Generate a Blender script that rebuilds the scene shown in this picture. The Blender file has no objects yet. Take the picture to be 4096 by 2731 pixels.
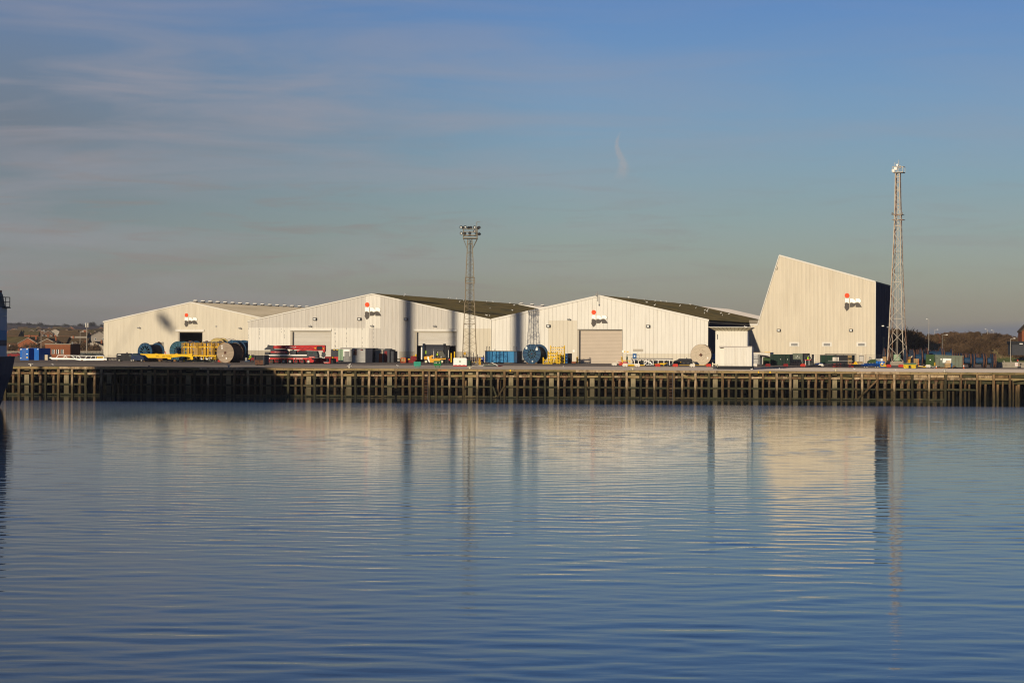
import bpy, math, random
import numpy as np
from mathutils import Matrix, Vector
random.seed(7)
sc = bpy.context.scene
COL = sc.collection
# ------------------------------------------------------------------ camera
# measured from the photograph (4096 x 2731): focal length in pixels, eye level row, slight roll
F, YH, CX, CY, ROLL, H = 8600.0, 1385.0, 2048.0, 1365.5, .0063, 4.25
cam = bpy.data.cameras.new('camera'); camo = bpy.data.objects.new('camera', cam); COL.objects.link(camo)
sc.camera = camo
cam.sensor_width = 36; cam.lens = 36 * F / 4096; cam.clip_start = 1; cam.clip_end = 30000
camo.matrix_world = Matrix.Translation((0, 0, H)) @ Matrix.Rotation(math.pi/2 + math.atan((YH-CY)/F), 4, 'X') @ Matrix.Rotation(ROLL, 4, 'Z')
# ------------------------------------------------------------------ light and sky
SUN_AZ, SUN_EL = math.radians(19.5), math.radians(8.2)      # behind the camera, to its left
sun_dir = Vector((-math.sin(SUN_AZ)*math.cos(SUN_EL), -math.cos(SUN_AZ)*math.cos(SUN_EL), math.sin(SUN_EL)))
sl = bpy.data.lights.new('sun', 'SUN'); sl.energy = 4.7; sl.angle = math.radians(.5); sl.color = (1, .855, .65)
so = bpy.data.objects.new('sun', sl); COL.objects.link(so); so.rotation_euler = sun_dir.to_track_quat('Z', 'Y').to_euler()
so.location = (-100, -200, 80)
sc.view_settings.view_transform = 'Standard'; sc.view_settings.look = 'None'
sc.view_settings.exposure = 0; sc.view_settings.gamma = 1
sc.cycles.filter_width = 1.15
sc.cycles.max_bounces = 6; sc.cycles.diffuse_bounces = 3; sc.cycles.glossy_bounces = 3
sc.cycles.caustics_reflective = False; sc.cycles.caustics_refractive = False

w = bpy.data.worlds.new('World'); sc.world = w; w.use_nodes = True; NT = w.node_tree; N = NT.nodes; LK = NT.links
def mth(nt, op, a, b=None, c=None, clamp=False):
    m = nt.nodes.new('ShaderNodeMath'); m.operation = op; m.use_clamp = clamp
    for i, v in enumerate((a, b, c)):
        if v is None: continue
        if isinstance(v, (int, float)): m.inputs[i].default_value = v
        else: nt.links.new(v, m.inputs[i])
    return m.outputs[0]
def ramp(nt, fac, stops, interp='LINEAR'):
    r = nt.nodes.new('ShaderNodeValToRGB'); e = r.color_ramp.elements; r.color_ramp.interpolation = interp
    while len(e) < len(stops): e.new(.5)
    for el, (p, c) in zip(e, stops):
        el.position = p; el.color = (c, c, c, 1) if isinstance(c, (int, float)) else (*c, 1)
    nt.links.new(fac, r.inputs[0]); return r.outputs[0]
def mixc(nt, f, a, b, mode='MIX'):
    m = nt.nodes.new('ShaderNodeMix'); m.data_type = 'RGBA'; m.blend_type = mode
    for s, v in ((m.inputs[0], f), (m.inputs[6], a), (m.inputs[7], b)):
        if isinstance(v, (int, float)): s.default_value = v
        elif isinstance(v, tuple): s.default_value = (*v, 1)
        else: nt.links.new(v, s)
    return m.outputs[2]
def noise(nt, vec, scale, detail=3, rough=.5, mapscale=None, rot=None, loc=None, dist=0):
    if mapscale or rot or loc:
        mp = nt.nodes.new('ShaderNodeMapping'); nt.links.new(vec, mp.inputs[0]); vec = mp.outputs[0]
        if mapscale: mp.inputs['Scale'].default_value = mapscale
        if rot: mp.inputs['Rotation'].default_value = rot
        if loc: mp.inputs['Location'].default_value = loc
    n = nt.nodes.new('ShaderNodeTexNoise'); n.inputs['Scale'].default_value = scale
    n.inputs['Detail'].default_value = detail; n.inputs['Roughness'].default_value = rough
    n.inputs['Distortion'].default_value = dist
    nt.links.new(vec, n.inputs['Vector']); return n.outputs[0]
sky = N.new('ShaderNodeTexSky'); sky.sky_type = 'NISHITA'; sky.sun_disc = False
sky.sun_elevation = SUN_EL; sky.sun_rotation = math.pi + SUN_AZ
bg = N['Background']; bg.inputs[1].default_value = .15
tc = N.new('ShaderNodeTexCoord'); sep = N.new('ShaderNodeSeparateXYZ'); LK.new(tc.outputs['Generated'], sep.inputs[0])
dX, dY, dZ = sep.outputs
el = mth(NT, 'MULTIPLY', dZ, 2.0)                 # 0..0.32 in the frame
tint = ramp(NT, el, [(0, (.47, .51, .98)), (.03, (.45, .51, .88)), (.066, (.405, .485, .80)), (.136, (.335, .44, .725)), (.23, (.295, .41, .73)), (.32, (.235, .365, .73)), (.6, (.14, .27, .60)), (1, (.10, .2, .5))])
base = mixc(NT, 1.0, sky.outputs[0], tint, 'MULTIPLY')
az = mth(NT, 'ARCTAN2', dX, dY)                   # 0 ahead, negative to the left
cmb = N.new('ShaderNodeCombineXYZ'); LK.new(az, cmb.inputs[0]); LK.new(dZ, cmb.inputs[1]); cv = cmb.outputs[0]
c1 = ramp(NT, noise(NT, cv, 1, 6, .55, (7, 55, 1), (0, 0, -.035), (3.1, .3, 0), .6), [(.40, 0), (.66, 1)])
c2 = ramp(NT, noise(NT, cv, 1, 7, .6, (16, 150, 1), (0, 0, -.03), (1.2, 7.4, 0), .8), [(.50, 0), (.68, 1)])
leftm = ramp(NT, mth(NT, 'MULTIPLY_ADD', az, -1.6, .5), [(.30, .25), (.62, .7), (.85, 1)])
band = ramp(NT, dZ, [(.0, .3), (.05, .5), (.085, .7), (.115, 1), (.14, .5), (.19, .3)])
cf = mth(NT, 'MULTIPLY', mth(NT, 'MULTIPLY', c1, leftm), band)
low = ramp(NT, dZ, [(0, .2), (.02, .9), (.06, .9), (.09, .2), (.12, 0)])
cf2 = mth(NT, 'MULTIPLY', mth(NT, 'MULTIPLY', c2, leftm), low)
# broad mauve veil of thin cirrus on the left
veil = mth(NT, 'MULTIPLY', ramp(NT, mth(NT, 'MULTIPLY_ADD', az, -2.0, .5), [(.45, 0), (.95, .75)]), ramp(NT, dZ, [(0, .55), (.05, .6), (.1, 1), (.15, .5), (.25, .2)]))
base = mixc(NT, veil, base, (1.05, 1.13, 1.32))
base = mixc(NT, mth(NT, 'MULTIPLY', cf, .85, clamp=True), base, (2.25, 2.12, 2.35))
base = mixc(NT, mth(NT, 'MULTIPLY', cf2, .75), base, (1.75, 1.5, 1.4))
# bank of sea fog low on the right
fog = mth(NT, 'MULTIPLY', ramp(NT, mth(NT, 'ADD', mth(NT, 'SUBTRACT', dZ, mth(NT, 'MULTIPLY', az, .05)), .01), [(.0082, 1), (.0094, 0)]), ramp(NT, az, [(.05, 0), (.15, 1)]))
base = mixc(NT, mth(NT, 'MULTIPLY', fog, .8), base, (1.0, 1.08, 1.32))
# one small wisp right of the centre
wx = mth(NT, 'SUBTRACT', az, .0497); wz = mth(NT, 'SUBTRACT', dZ, .0885)
wv = mth(NT, 'ADD', wx, mth(NT, 'MULTIPLY', mth(NT, 'SINE', mth(NT, 'MULTIPLY', wz, 300)), .0016))
ww = mth(NT, 'MULTIPLY_ADD', wz, -.16, .0022)
wn = noise(NT, cv, 900, 4, .6)
wm = mth(NT, 'MULTIPLY', ramp(NT, mth(NT, 'DIVIDE', mth(NT, 'ABSOLUTE', wv), ww), [(.35, 1), (1, 0)]), ramp(NT, mth(NT, 'ABSOLUTE', wz), [(.007, 1), (.0105, 0)]))
wm = mth(NT, 'MULTIPLY', wm, ramp(NT, wn, [(.3, .2), (.6, 1)]))
base = mixc(NT, mth(NT, 'MULTIPLY', wm, .55), base, (2.7, 2.5, 2.5))
LK.new(base, bg.inputs[0])

# ------------------------------------------------------------------ helpers
def uv(x, y): return x + ROLL*(y-CY), y - ROLL*(x-CX)
def ground(px, py):
    u, v = uv(px, py); D = F*H/(v-YH); return (u-CX)/F*D, D
def at(px, py, D):
    u, v = uv(px, py); return Vector(((u-CX)/F*D, D, H+(YH-v)/F*D))
MAT = {}
def mat(name, col, rough=.65, var=.12, scale=1.0, rand=.06, metal=0, stain_or_shade=None, sc3=None, col2=None, bump=0, spec=.3, f2=(.45, .62), dr=0, tide=0, xfade=None):
    if name not in ('glass', 'lamp_glass'): rough = max(rough, .62); spec *= .35 if name != 'blue_bright' else 1
    m = bpy.data.materials.new(name); m.use_nodes = True; nt = m.node_tree; b = nt.nodes['Principled BSDF']
    b.inputs['Roughness'].default_value = rough; b.inputs['Metallic'].default_value = metal
    b.inputs['Specular IOR Level'].default_value = spec
    b.inputs['Diffuse Roughness'].default_value = dr
    t = nt.nodes.new('ShaderNodeTexCoord').outputs['Object']
    n = noise(nt, t, scale, 5, .6, sc3)
    f = ramp(nt, n, [(.25, 1-var), (.75, 1+var*.6)])
    c = col
    if col2: c = mixc(nt, ramp(nt, noise(nt, t, scale*.7, 6, .65, sc3, loc=(5, 9, 2)), [(f2[0], 0), (f2[1], 1)]), col, col2)
    c = mixc(nt, 1.0, c, f, 'MULTIPLY')
    if stain_or_shade:
        c = mixc(nt, mth(nt, 'MULTIPLY', ramp(nt, noise(nt, t, 1, 6, .7, stain_or_shade[1], loc=(3, 3, 3)), [(.5, 0), (.72, 1)]), stain_or_shade[2]), c, stain_or_shade[0])
    if tide:                                       # wet, weedy band below the high water mark
        sp_ = nt.nodes.new('ShaderNodeSeparateXYZ'); nt.links.new(t, sp_.inputs[0])
        hz = mth(nt, 'ADD', sp_.outputs[2], mth(nt, 'MULTIPLY', noise(nt, t, 1.3, 4, .6), 1.6))
        c = mixc(nt, ramp(nt, mth(nt, 'MULTIPLY_ADD', hz, .25, 1.0), [(.22, tide), (.62, 0)]), c, (.020, .020, .010))
    if name.startswith('clad_') and name != 'clad_navy':   # splashed dirt along the foot of the sheets
        sd_ = nt.nodes.new('ShaderNodeSeparateXYZ'); nt.links.new(t, sd_.inputs[0])
        hz = mth(nt, 'ADD', mth(nt, 'MULTIPLY', sd_.outputs[2], .35), mth(nt, 'MULTIPLY', noise(nt, t, .9, 5, .7, (1, 1, .4)), .9))
        c = mixc(nt, ramp(nt, hz, [(.35, .5), (.8, 0)]), c, (.27, .215, .15))
    if xfade:                                      # colour darker towards one end in x, paler towards the other
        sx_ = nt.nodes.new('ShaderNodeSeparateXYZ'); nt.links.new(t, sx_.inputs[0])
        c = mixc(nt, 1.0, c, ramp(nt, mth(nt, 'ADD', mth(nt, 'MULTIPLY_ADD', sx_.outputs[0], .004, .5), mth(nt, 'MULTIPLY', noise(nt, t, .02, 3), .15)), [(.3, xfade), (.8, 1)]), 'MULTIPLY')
    if rand:
        oi = nt.nodes.new('ShaderNodeObjectInfo').outputs['Random']
        c = mixc(nt, 1.0, c, ramp(nt, oi, [(0, 1-rand), (1, 1+rand)]), 'MULTIPLY')
    nt.links.new(c, b.inputs['Base Color'])
    if bump:
        bp = nt.nodes.new('ShaderNodeBump'); bp.inputs['Strength'].default_value = .6; bp.inputs['Distance'].default_value = bump
        nt.links.new(n, bp.inputs['Height']); nt.links.new(bp.outputs[0], b.inputs['Normal'])
    MAT[name] = m; return m
class G:                                           # collects shapes for one mesh
    def __init__(s): s.v = []; s.f = []
    def add(s, V, Fc):
        o = len(s.v); s.v += [tuple(p) for p in V]; s.f += [tuple(i+o for i in f) for f in Fc]; return s
    def box(s, x0, x1, y0, y1, z0, z1):
        return s.add([(x0,y0,z0),(x1,y0,z0),(x1,y1,z0),(x0,y1,z0),(x0,y0,z1),(x1,y0,z1),(x1,y1,z1),(x0,y1,z1)],
                     [(0,3,2,1),(4,5,6,7),(0,1,5,4),(1,2,6,5),(2,3,7,6),(3,0,4,7)])
    def prism(s, pts, y0, y1):                     # outline in x,z pushed along y
        a = sum(p[0]*q[1]-q[0]*p[1] for p, q in zip(pts, pts[1:]+pts[:1]))
        if a < 0: pts = pts[::-1]
        n = len(pts)
        return s.add([(x, y0, z) for x, z in pts]+[(x, y1, z) for x, z in pts],
                     [tuple(range(n)), tuple(range(2*n-1, n-1, -1))]+[(i, i+n, (i+1) % n+n, (i+1) % n) for i in range(n)])
    def cyl(s, p0, p1, r, n=12, r2=None, caps=True):
        p0, p1 = Vector(p0), Vector(p1); d = (p1-p0).normalized(); r2 = r if r2 is None else r2
        a = d.cross(Vector((0, 0, 1)) if abs(d.z) < .9 else Vector((1, 0, 0))).normalized(); b = d.cross(a)
        V = [p+(a*math.cos(t)+b*math.sin(t))*q for p, q in ((p0, r), (p1, r2)) for t in [2*math.pi*i/n for i in range(n)]]
        Fc = [(i, (i+1) % n, (i+1) % n+n, i+n) for i in range(n)]
        if caps: Fc += [tuple(range(n-1, -1, -1)), tuple(range(n, 2*n))]
        return s.add(V, Fc)
    def ring(s, c, r0, r1, y0, y1, n=32):          # annulus round the local y axis
        V = []; Fc = []
        for i in range(n):
            t = 2*math.pi*i/n; x, z = math.cos(t), math.sin(t)
            for r, y in ((r0, y0), (r1, y0), (r1, y1), (r0, y1)): V.append((c[0]+r*x, y, c[1]+r*z))
        for i in range(n):
            j = (i+1) % n
            for a in range(4): Fc.append((i*4+a, j*4+a, j*4+(a+1) % 4, i*4+(a+1) % 4))
        return s.add(V, Fc)
    def bar(s, p0, p1, w, h=None):
        p0, p1 = Vector(p0), Vector(p1); d = (p1-p0).normalized(); h = h or w
        up = Vector((0, 0, 1)) if abs(d.z) < .95 else Vector((0, 1, 0))
        a = d.cross(up).normalized()*w/2; b = a.cross(d).normalized()*h/2
        V = [p+x for p in (p0, p1) for x in (-a-b, a-b, a+b, -a+b)]
        return s.add(V, [(0,3,2,1),(4,5,6,7),(0,1,5,4),(1,2,6,5),(2,3,7,6),(3,0,4,7)])
    def mesh(s, name, m, smooth=False):
        me = bpy.data.meshes.new(name); me.from_pydata(s.v, [], s.f)
        if m is not None: me.materials.append(MAT[m] if isinstance(m, str) else m)
        if smooth: me.polygons.foreach_set('use_smooth', [True]*len(me.polygons))
        me.update(); return me
def put(name, me, parent=None, label=None, cat=None, group=None, kind=None, loc=None, rz=None):
    o = bpy.data.objects.new(name, me); COL.objects.link(o)
    if parent: o.parent = parent
    if label: o['label'] = label
    if cat: o['category'] = cat
    if group: o['group'] = group
    if kind: o['kind'] = kind
    if loc is not None: o.location = loc
    if rz is not None: o.rotation_euler = (0, 0, rz)
    return o
FA = math.radians(16.2)                            # the sheds are turned this much to the quay
def font_mesh(cu):
    tmp = bpy.data.objects.new('lettering', cu); me = bpy.data.meshes.new_from_object(tmp); bpy.data.objects.remove(tmp)
    if not me.materials: me.materials.append(cu.materials[0])
    return me
class T:
    """a thing: an Empty on the ground whose parts are outlined with measured photo points at its own distance"""
    def __init__(s, name, label, cat, px, py, group=None, D=None, rz=-FA, z=0):
        u, v = uv(px, py); s.D = D or F*(H-z)/(v-YH); s.k = F/s.D; s.u = u; s.v0 = YH+(H-z)*s.k
        a = (u-CX)/F; s.cx = math.cos(rz)-a*math.sin(rz); s.rz = rz
        s.o = put(name, None, None, label, cat, group, loc=(a*s.D, s.D, z), rz=rz)
    def L(s, px, py):
        u, v = uv(px, py); return (u-s.u)/s.k/s.cx, (s.v0-v)/s.k
    def B(s, x0, y0, x1, y1, d0, d1, g=None):
        a, b = s.L(x0, y1), s.L(x1, y0); return (g or G()).box(a[0], b[0], d0, d1, max(a[1], .002) if a[1] > -.3 else a[1], b[1])
    def P(s, pts, d0, d1, g=None): return (g or G()).prism([s.L(*p) for p in pts], d0, d1)
    def C(s, px, py, r, d0, d1, n=16, g=None):
        x, z = s.L(px, py); return (g or G()).cyl((x, d0, z), (x, d1, z), r/s.k, n)
    def S(s, p0, p1, wd, g=None):
        a, b = s.L(*p0[:2]), s.L(*p1[:2]); return (g or G()).bar((a[0], p0[2] if len(p0) > 2 else 0, a[1]), (b[0], p1[2] if len(p1) > 2 else 0, b[1]), wd)
    def part(s, name, m, g, parent=None, label=None, smooth=False, kind=None):
        return put(name, g.mesh(name, m, smooth), parent or s.o, label, kind=kind)
    def text(s, body, px, py, size_px, d, m, align='LEFT', parent=None, stretch=1):
        cu = bpy.data.curves.new('lettering', 'FONT'); cu.body = body; cu.size = size_px/s.k*1.35; cu.extrude = .008
        cu.align_x = align; cu.materials.append(MAT[m]); x, z = s.L(px, py)
        o = put('lettering', font_mesh(cu), parent or s.o); o.location = (x, d, z); o.rotation_euler = (math.pi/2, 0, 0); o.scale = (stretch, 1, 1)
        return o
def dup(root, loc, rz=None, label=None):
    r = root.copy(); COL.objects.link(r); r.location = loc
    if rz is not None: r.rotation_euler = (0, 0, rz)
    if label: r['label'] = label
    for ch in list(root.children):
        c = ch.copy(); COL.objects.link(c); c.parent = r
        for gch in list(ch.children):
            d = gch.copy(); COL.objects.link(d); d.parent = c
    return r
# ------------------------------------------------------------------ materials
mat('clad_white', (.64, .61, .535), .45, .05, .5, .014, sc3=(1, 1, .2), stain_or_shade=((.40, .34, .24), (1.2, 1, .12), 0.28), spec=.4)
mat('clad_cream', (.56, .51, .405), .45, .05, .5, .014, sc3=(1, 1, .2), stain_or_shade=((.38, .32, .22), (1.2, 1, .12), 0.3), spec=.4)
mat('clad_grey', (.50, .47, .415), .42, .05, .5, .016, sc3=(1, 1, .2), stain_or_shade=((.33, .27, .19), (1.2, 1, .12), 0.34), spec=.45)
mat('clad_beige', (.585, .525, .41), .45, .05, .5, .022, sc3=(1, 1, .2), stain_or_shade=((.38, .31, .21), (.8, 1, .07), .28), spec=.4)
mat('clad_dull', (.38, .34, .27), .5, .06, .5, .03, sc3=(1, 1, .2), stain_or_shade=((.30, .24, .17), (1.5, 1, .15), .2))
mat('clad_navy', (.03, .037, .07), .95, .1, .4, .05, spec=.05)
mat('trim_white', (.62, .59, .52), .5, .06, 1, .03)
mat('trim_rust', (.30, .22, .14), .7, .3, 2)
mat('roof_moss', (.072, .056, .024), .95, .35, .7, 0, sc3=(.4, .12, 1), col2=(.035, .034, .018), f2=(.5, .66), bump=.08, dr=1)
mat('roof_beige', (.36, .31, .23), .7, .12, .3, 0, sc3=(1, .1, 1), col2=(.29, .25, .18), dr=1)
mat('roof_pale', (.46, .42, .38), .6, .1, .3, 0, sc3=(1, .1, 1), dr=1)
mat('door_slat', (.50, .47, .41), .5, .1, .3, .02, sc3=(.15, 1, 4), stain_or_shade=((.33, .25, .15), (.3, 1, 2.5), .25))
mat('door_beige', (.46, .385, .30), .5, .05, .4, .02)
mat('dark', (.012, .012, .014), .8, .2)
mat('black', (.02, .02, .022), .6, .3, 2)
mat('dark_grey', (.05, .052, .058), .6, .2, 2)
mat('rust_dark', (.032, .018, .026), .85, .35, 3, col2=(.025, .025, .04))
mat('glass', (.03, .05, .05), .08, .1, 1, spec=.7)
mat('lamp_glass', (.62, .62, .58), .5, .05, 1, spec=.2)
mat('steel', (.34, .33, .31), .45, .2, 2, metal=.3)
mat('steel_grey', (.24, .235, .22), .6, .2, 2)
mat('galv', (.36, .33, .28), .6, .25, 1.5, stain_or_shade=((.22, .10, .05), (2, 2, .6), .5))
mat('mast_white', (.50, .44, .345), .6, .15, 1.5, stain_or_shade=((.26, .13, .08), (1, 1, .5), .35))
mat('mast_rust', (.20, .10, .06), .8, .3, 1.5, col2=(.42, .34, .25))
mat('mast_grey', (.20, .165, .11), .7, .2, 1.5, stain_or_shade=((.18, .09, .04), (2, 2, .6), .5))
mat('rust', (.13, .06, .035), .85, .35, 3, col2=(.06, .035, .03))
mat('red', (.40, .018, .016), .38, .12, 1.5, spec=.5)
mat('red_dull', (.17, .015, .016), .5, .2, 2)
mat('red_plastic', (.45, .04, .025), .5, .12, 3, .1)
mat('white_plastic', (.62, .57, .48), .5, .12, 3, .08)
mat('white', (.78, .76, .70), .5, .06, 2)
mat('white_dirty', (.62, .58, .50), .6, .18, 3, stain_or_shade=((.25, .2, .14), (3, 3, 1.5), .4))
mat('yellow', (.70, .42, .008), .45, .1, 1.5, spec=.4)
mat('yellow_deep', (.46, .25, .012), .5, .15, 2, spec=.4)
mat('yellow_dirty', (.62, .42, .02), .6, .3, 3, col2=(.16, .10, .02))
mat('truck_yellow', (.60, .30, .02), .4, .1, 1, spec=.5)
mat('truck_tan', (.42, .27, .05), .45, .12, 1)
mat('orange', (.48, .085, .02), .5, .1, 2)
mat('logo_red', (.80, .075, .02), .45, .04, 1)
mat('logo_white', (.90, .88, .82), .4, .02, 1)
mat('logo_dark', (.085, .075, .065), .35, .06, 1)
mat('logo_edge', (.42, .36, .27), .5, .05, 1)
mat('blue', (.018, .10, .26), .45, .15, 1.2, spec=.45)
mat('blue_steel', (.014, .048, .098), .42, .16, 1.1, stain_or_shade=((.10, .05, .04), (1.5, 1.5, 1.5), .35), spec=.5)
mat('spoke_blue', (.05, .13, .20), .5, .12, 1.2)
mat('teal_steel', (.026, .075, .10), .5, .14, 1.2, stain_or_shade=((.03, .05, .06), (1, 1, 1), .4))
mat('blue_bright', (.03, .21, .42), .45, .08, 1, stain_or_shade=((.02, .1, .2), (2, 2, .4), .3))
mat('blue_cont', (.02, .12, .42), .45, .1, 1)
mat('blue_tarp', (.01, .05, .20), .4, .25, 3)
mat('purple_blue', (.06, .09, .36), .5, .1, 1)
mat('green_dark', (.012, .035, .02), .6, .25, 2)
mat('green_skip', (.012, .13, .035), .5, .2, 3)
mat('green_teal', (.03, .24, .16), .5, .18, 3, stain_or_shade=((.015, .12, .09), (3, 3, 3), .5))
mat('green_pale', (.24, .34, .22), .6, .1, 2)
mat('green_grey', (.13, .15, .11), .6, .22, 2, stain_or_shade=((.16, .07, .04), (2, 2, .7), .4))
mat('green_army', (.04, .07, .025), .7, .2, 2)
mat('cable_black', (.022, .020, .022), .5, .25, 1, sc3=(9, 9, 9))
mat('cable_brown', (.075, .05, .042), .75, .25, 1, sc3=(3, 3, 8))
mat('wood_grey', (.33, .26, .19), .85, .2, 1.5, .16, sc3=(.6, 1, 5), stain_or_shade=((.10, .06, .04), (1, 1, 7), .55))
mat('wood_pale', (.50, .42, .31), .85, .15, 1.5, .07, sc3=(.6, 1, 5), stain_or_shade=((.16, .1, .06), (1, 1, 7), .4))
mat('wood_brown', (.20, .11, .045), .85, .25, 2, .18)
mat('pallet', (.42, .27, .12), .85, .25, 2, .15)
mat('reel_tan', (.42, .32, .12), .7, .15, 1)
mat('reel_beige', (.50, .46, .38), .7, .12, 1)
mat('tyre', (.045, .042, .038), .85, .2, 3)
mat('wheel_grey', (.34, .32, .28), .6, .2, 3)
mat('brick', (.22, .075, .032), .85, .2, 1.5, .1, sc3=(1, 1, 3), col2=(.20, .07, .035))
mat('brick_brown', (.11, .06, .033), .9, .25, 1, .2)
mat('tile_brown', (.075, .05, .026), .9, .25, .6, .25)
mat('plaster', (.30, .26, .21), .85, .15, 1, .25)
mat('concrete', (.30, .265, .21), .85, .15, 1.2, .06, stain_or_shade=((.18, .14, .09), (1, 1, .5), .4), bump=.02, dr=1)
mat('concrete_pale', (.25, .205, .125), .85, .2, 1.2, .1, stain_or_shade=((.17, .17, .07), (2, 2, .5), .6), bump=.02, tide=.7)
mat('asphalt', (.095, .078, .068), .95, .22, .35, 0, sc3=(.25, 1, 1), col2=(.055, .047, .044), f2=(.42, .6), spec=.1, dr=1)
mat('apron', (.40, .34, .285), .95, .14, .4, 0, sc3=(.06, .5, 1), col2=(.25, .215, .19), f2=(.5, .66), stain_or_shade=((.13, .115, .105), (.010, .14, 1), .8), spec=.1, dr=1, xfade=.3)  # streaks in the colour stand in for low-angle shadows on the deck
mat('timber', (.22, .14, .07), .9, .3, 2.2, .35, sc3=(1, 1, .35), col2=(.085, .062, .03), f2=(.42, .6), stain_or_shade=((.17, .055, .02), (3, 3, .5), .75), bump=.03, tide=.8)
mat('timber_rail', (.28, .2, .095), .9, .25, 1.6, .2, sc3=(.3, 1, 2), col2=(.15, .125, .05), f2=(.48, .64), stain_or_shade=((.10, .06, .03), (.6, 2, 4), .6), bump=.03)
mat('timber_wet', (.085, .07, .035), .8, .35, 2.2, .3, sc3=(1, 1, .35), col2=(.04, .035, .02), bump=.03, tide=.8)
mat('timber_bleached', (.37, .275, .165), .9, .3, 2.0, .2, sc3=(1, 1, .5), col2=(.17, .12, .065), f2=(.46, .6), stain_or_shade=((.12, .05, .02), (3, 3, .6), .7), bump=.03, tide=.8)
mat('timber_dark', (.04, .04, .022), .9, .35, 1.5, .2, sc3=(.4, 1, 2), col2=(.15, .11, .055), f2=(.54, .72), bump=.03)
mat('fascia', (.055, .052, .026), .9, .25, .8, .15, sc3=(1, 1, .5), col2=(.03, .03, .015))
mat('pile_round', (.21, .145, .085), .9, .35, 2, .2, sc3=(1, 1, .7), stain_or_shade=((.33, .10, .02), (1, 1, .4), .4), col2=(.09, .06, .035), bump=.03, tide=.75)
mat('under_deck_black', (.004, .004, .003), .95, .3, .5)  # near-black colour stands in for the shade under the deck
mat('hull_navy', (.022, .035, .075), .45, .25, .3, sc3=(1, 3, .2))
mat('ship_white', (.46, .47, .50), .5, .06, .5)
mat('ship_teal', (.04, .24, .42), .5, .06, .5)
mat('gull_white', (.80, .78, .74), .7, .05, 3)
mat('gull_grey', (.35, .36, .38), .7, .1, 3)
mat('skin', (.50, .27, .17), .6, .05)
mat('hivis', (.55, .85, .03), .6, .06, 5)
mat('cloth_dark', (.03, .035, .05), .9, .15, 5)
mat('cream_paint', (.66, .60, .42), .6, .12, 4)
mat('hill_far', (.024, .020, .022), 1, .35, .012, 0, col2=(.045, .035, .028), f2=(.45, .6), dr=1)
mat('field', (.06, .048, .026), 1, .2, .03, 0, col2=(.07, .06, .03), dr=1)
mat('bank', (.105, .085, .038), 1, .25, .12, 0, col2=(.055, .042, .024), f2=(.42, .62), dr=1)
mat('grass', (.045, .06, .014), 1, .3, .3, 0, col2=(.11, .09, .035), f2=(.5, .7), dr=1)
mat('twig', (.09, .056, .03), 1, .3, .5, .3)
mat('twig_red', (.16, .065, .032), 1, .3, .5, .2)
mat('tree_dark', (.035, .032, .022), 1, .4, .05, .3)
mat('dry_grass', (.24, .17, .08), 1, .2, 1, .2)
# ------------------------------------------------------------------ water
WZ = -5.3
wm_ = bpy.data.materials.new('water'); wm_.use_nodes = True; nt = wm_.node_tree; b = nt.nodes['Principled BSDF']
b.inputs['Base Color'].default_value = (.006, .032, .050, 1); b.inputs['IOR'].default_value = 1.333
b.inputs['Roughness'].default_value = .085; b.inputs['Specular IOR Level'].default_value = .5
tco = nt.nodes.new('ShaderNodeTexCoord').outputs['Object']
n1 = noise(nt, tco, 1, 3, .55, (1.5, 4.2, 1), (0, 0, .05))
n2 = noise(nt, tco, 1, 2, .5, (4, 11, 1), (0, 0, -.06), (4, 2, 0))
sy = nt.nodes.new('ShaderNodeSeparateXYZ'); nt.links.new(tco, sy.inputs[0])   # catspaws: rougher skin out towards the jetty
nt.links.new(mth(nt, 'ADD', ramp(nt, mth(nt, 'MULTIPLY', sy.outputs[1], .0025), [(.12, .015), (.58, .022), (.70, .06), (.80, .12), (.885, .155), (.912, .03)]), mth(nt, 'MULTIPLY', noise(nt, tco, 1, 2, .5, (.012, .04, 1)), .02)), b.inputs['Roughness'])
hh = mth(nt, 'ADD', mth(nt, 'MULTIPLY', n1, .0035), mth(nt, 'MULTIPLY', n2, .0008))
bp = nt.nodes.new('ShaderNodeBump'); bp.inputs['Strength'].default_value = 1; bp.inputs['Distance'].default_value = 1.0
nt.links.new(hh, bp.inputs['Height']); nt.links.new(bp.outputs[0], b.inputs['Normal'])
WAVE_SLOPE = .0037
rng = np.random.default_rng(5)
x0, x1, y0, y1 = -118, 118, 42, 404; nx = 620
ys = [y0]
while ys[-1] < y1: ys.append(ys[-1]+.135+.0009*(ys[-1]-y0))
ys = np.array(ys); ys[-1] = y1; ny = len(ys)
X, Y = np.meshgrid(np.linspace(x0, x1, nx), ys); Z = np.zeros_like(X)
gust = .75+.45*np.sin(X*.023+Y*.041+1)*np.sin(Y*.027-X*.016)
for i in range(96):
    lam = .5*(3.2/.5)**rng.random(); th = rng.normal(0, .5 if lam < 1.4 else .38); k_ = 2*math.pi/lam
    slope = WAVE_SLOPE*(lam/1.2)**.5; ph = rng.random()*6.28
    wph = k_*(X*math.sin(th)+Y*math.cos(th))+ph+1.5*np.sin(X*.09*rng.uniform(.5, 1.5)+Y*.03+rng.random()*6)+1.3*np.sin(Y*.05-X*.04*rng.uniform(.3, 1.3)+rng.random()*6)
    ex_, ey_ = 2*math.pi/rng.uniform(3.5, 11)/(.6+lam*.5), 2*math.pi/rng.uniform(3, 9)/(.6+lam*.5)   # short wave groups
    env = .15+1.9*np.clip(np.sin(X*ex_+Y*ey_*rng.uniform(-.5, .5)+rng.random()*6)*np.sin(Y*ey_+X*ex_*rng.uniform(-.5, .5)+rng.random()*6), -.1, 1)
    Z += slope/k_*np.sin(wph)*env*(gust if lam < 3 else 1)*np.clip(1.15-(Y-42)/(160*lam+60), .25, 1)
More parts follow.
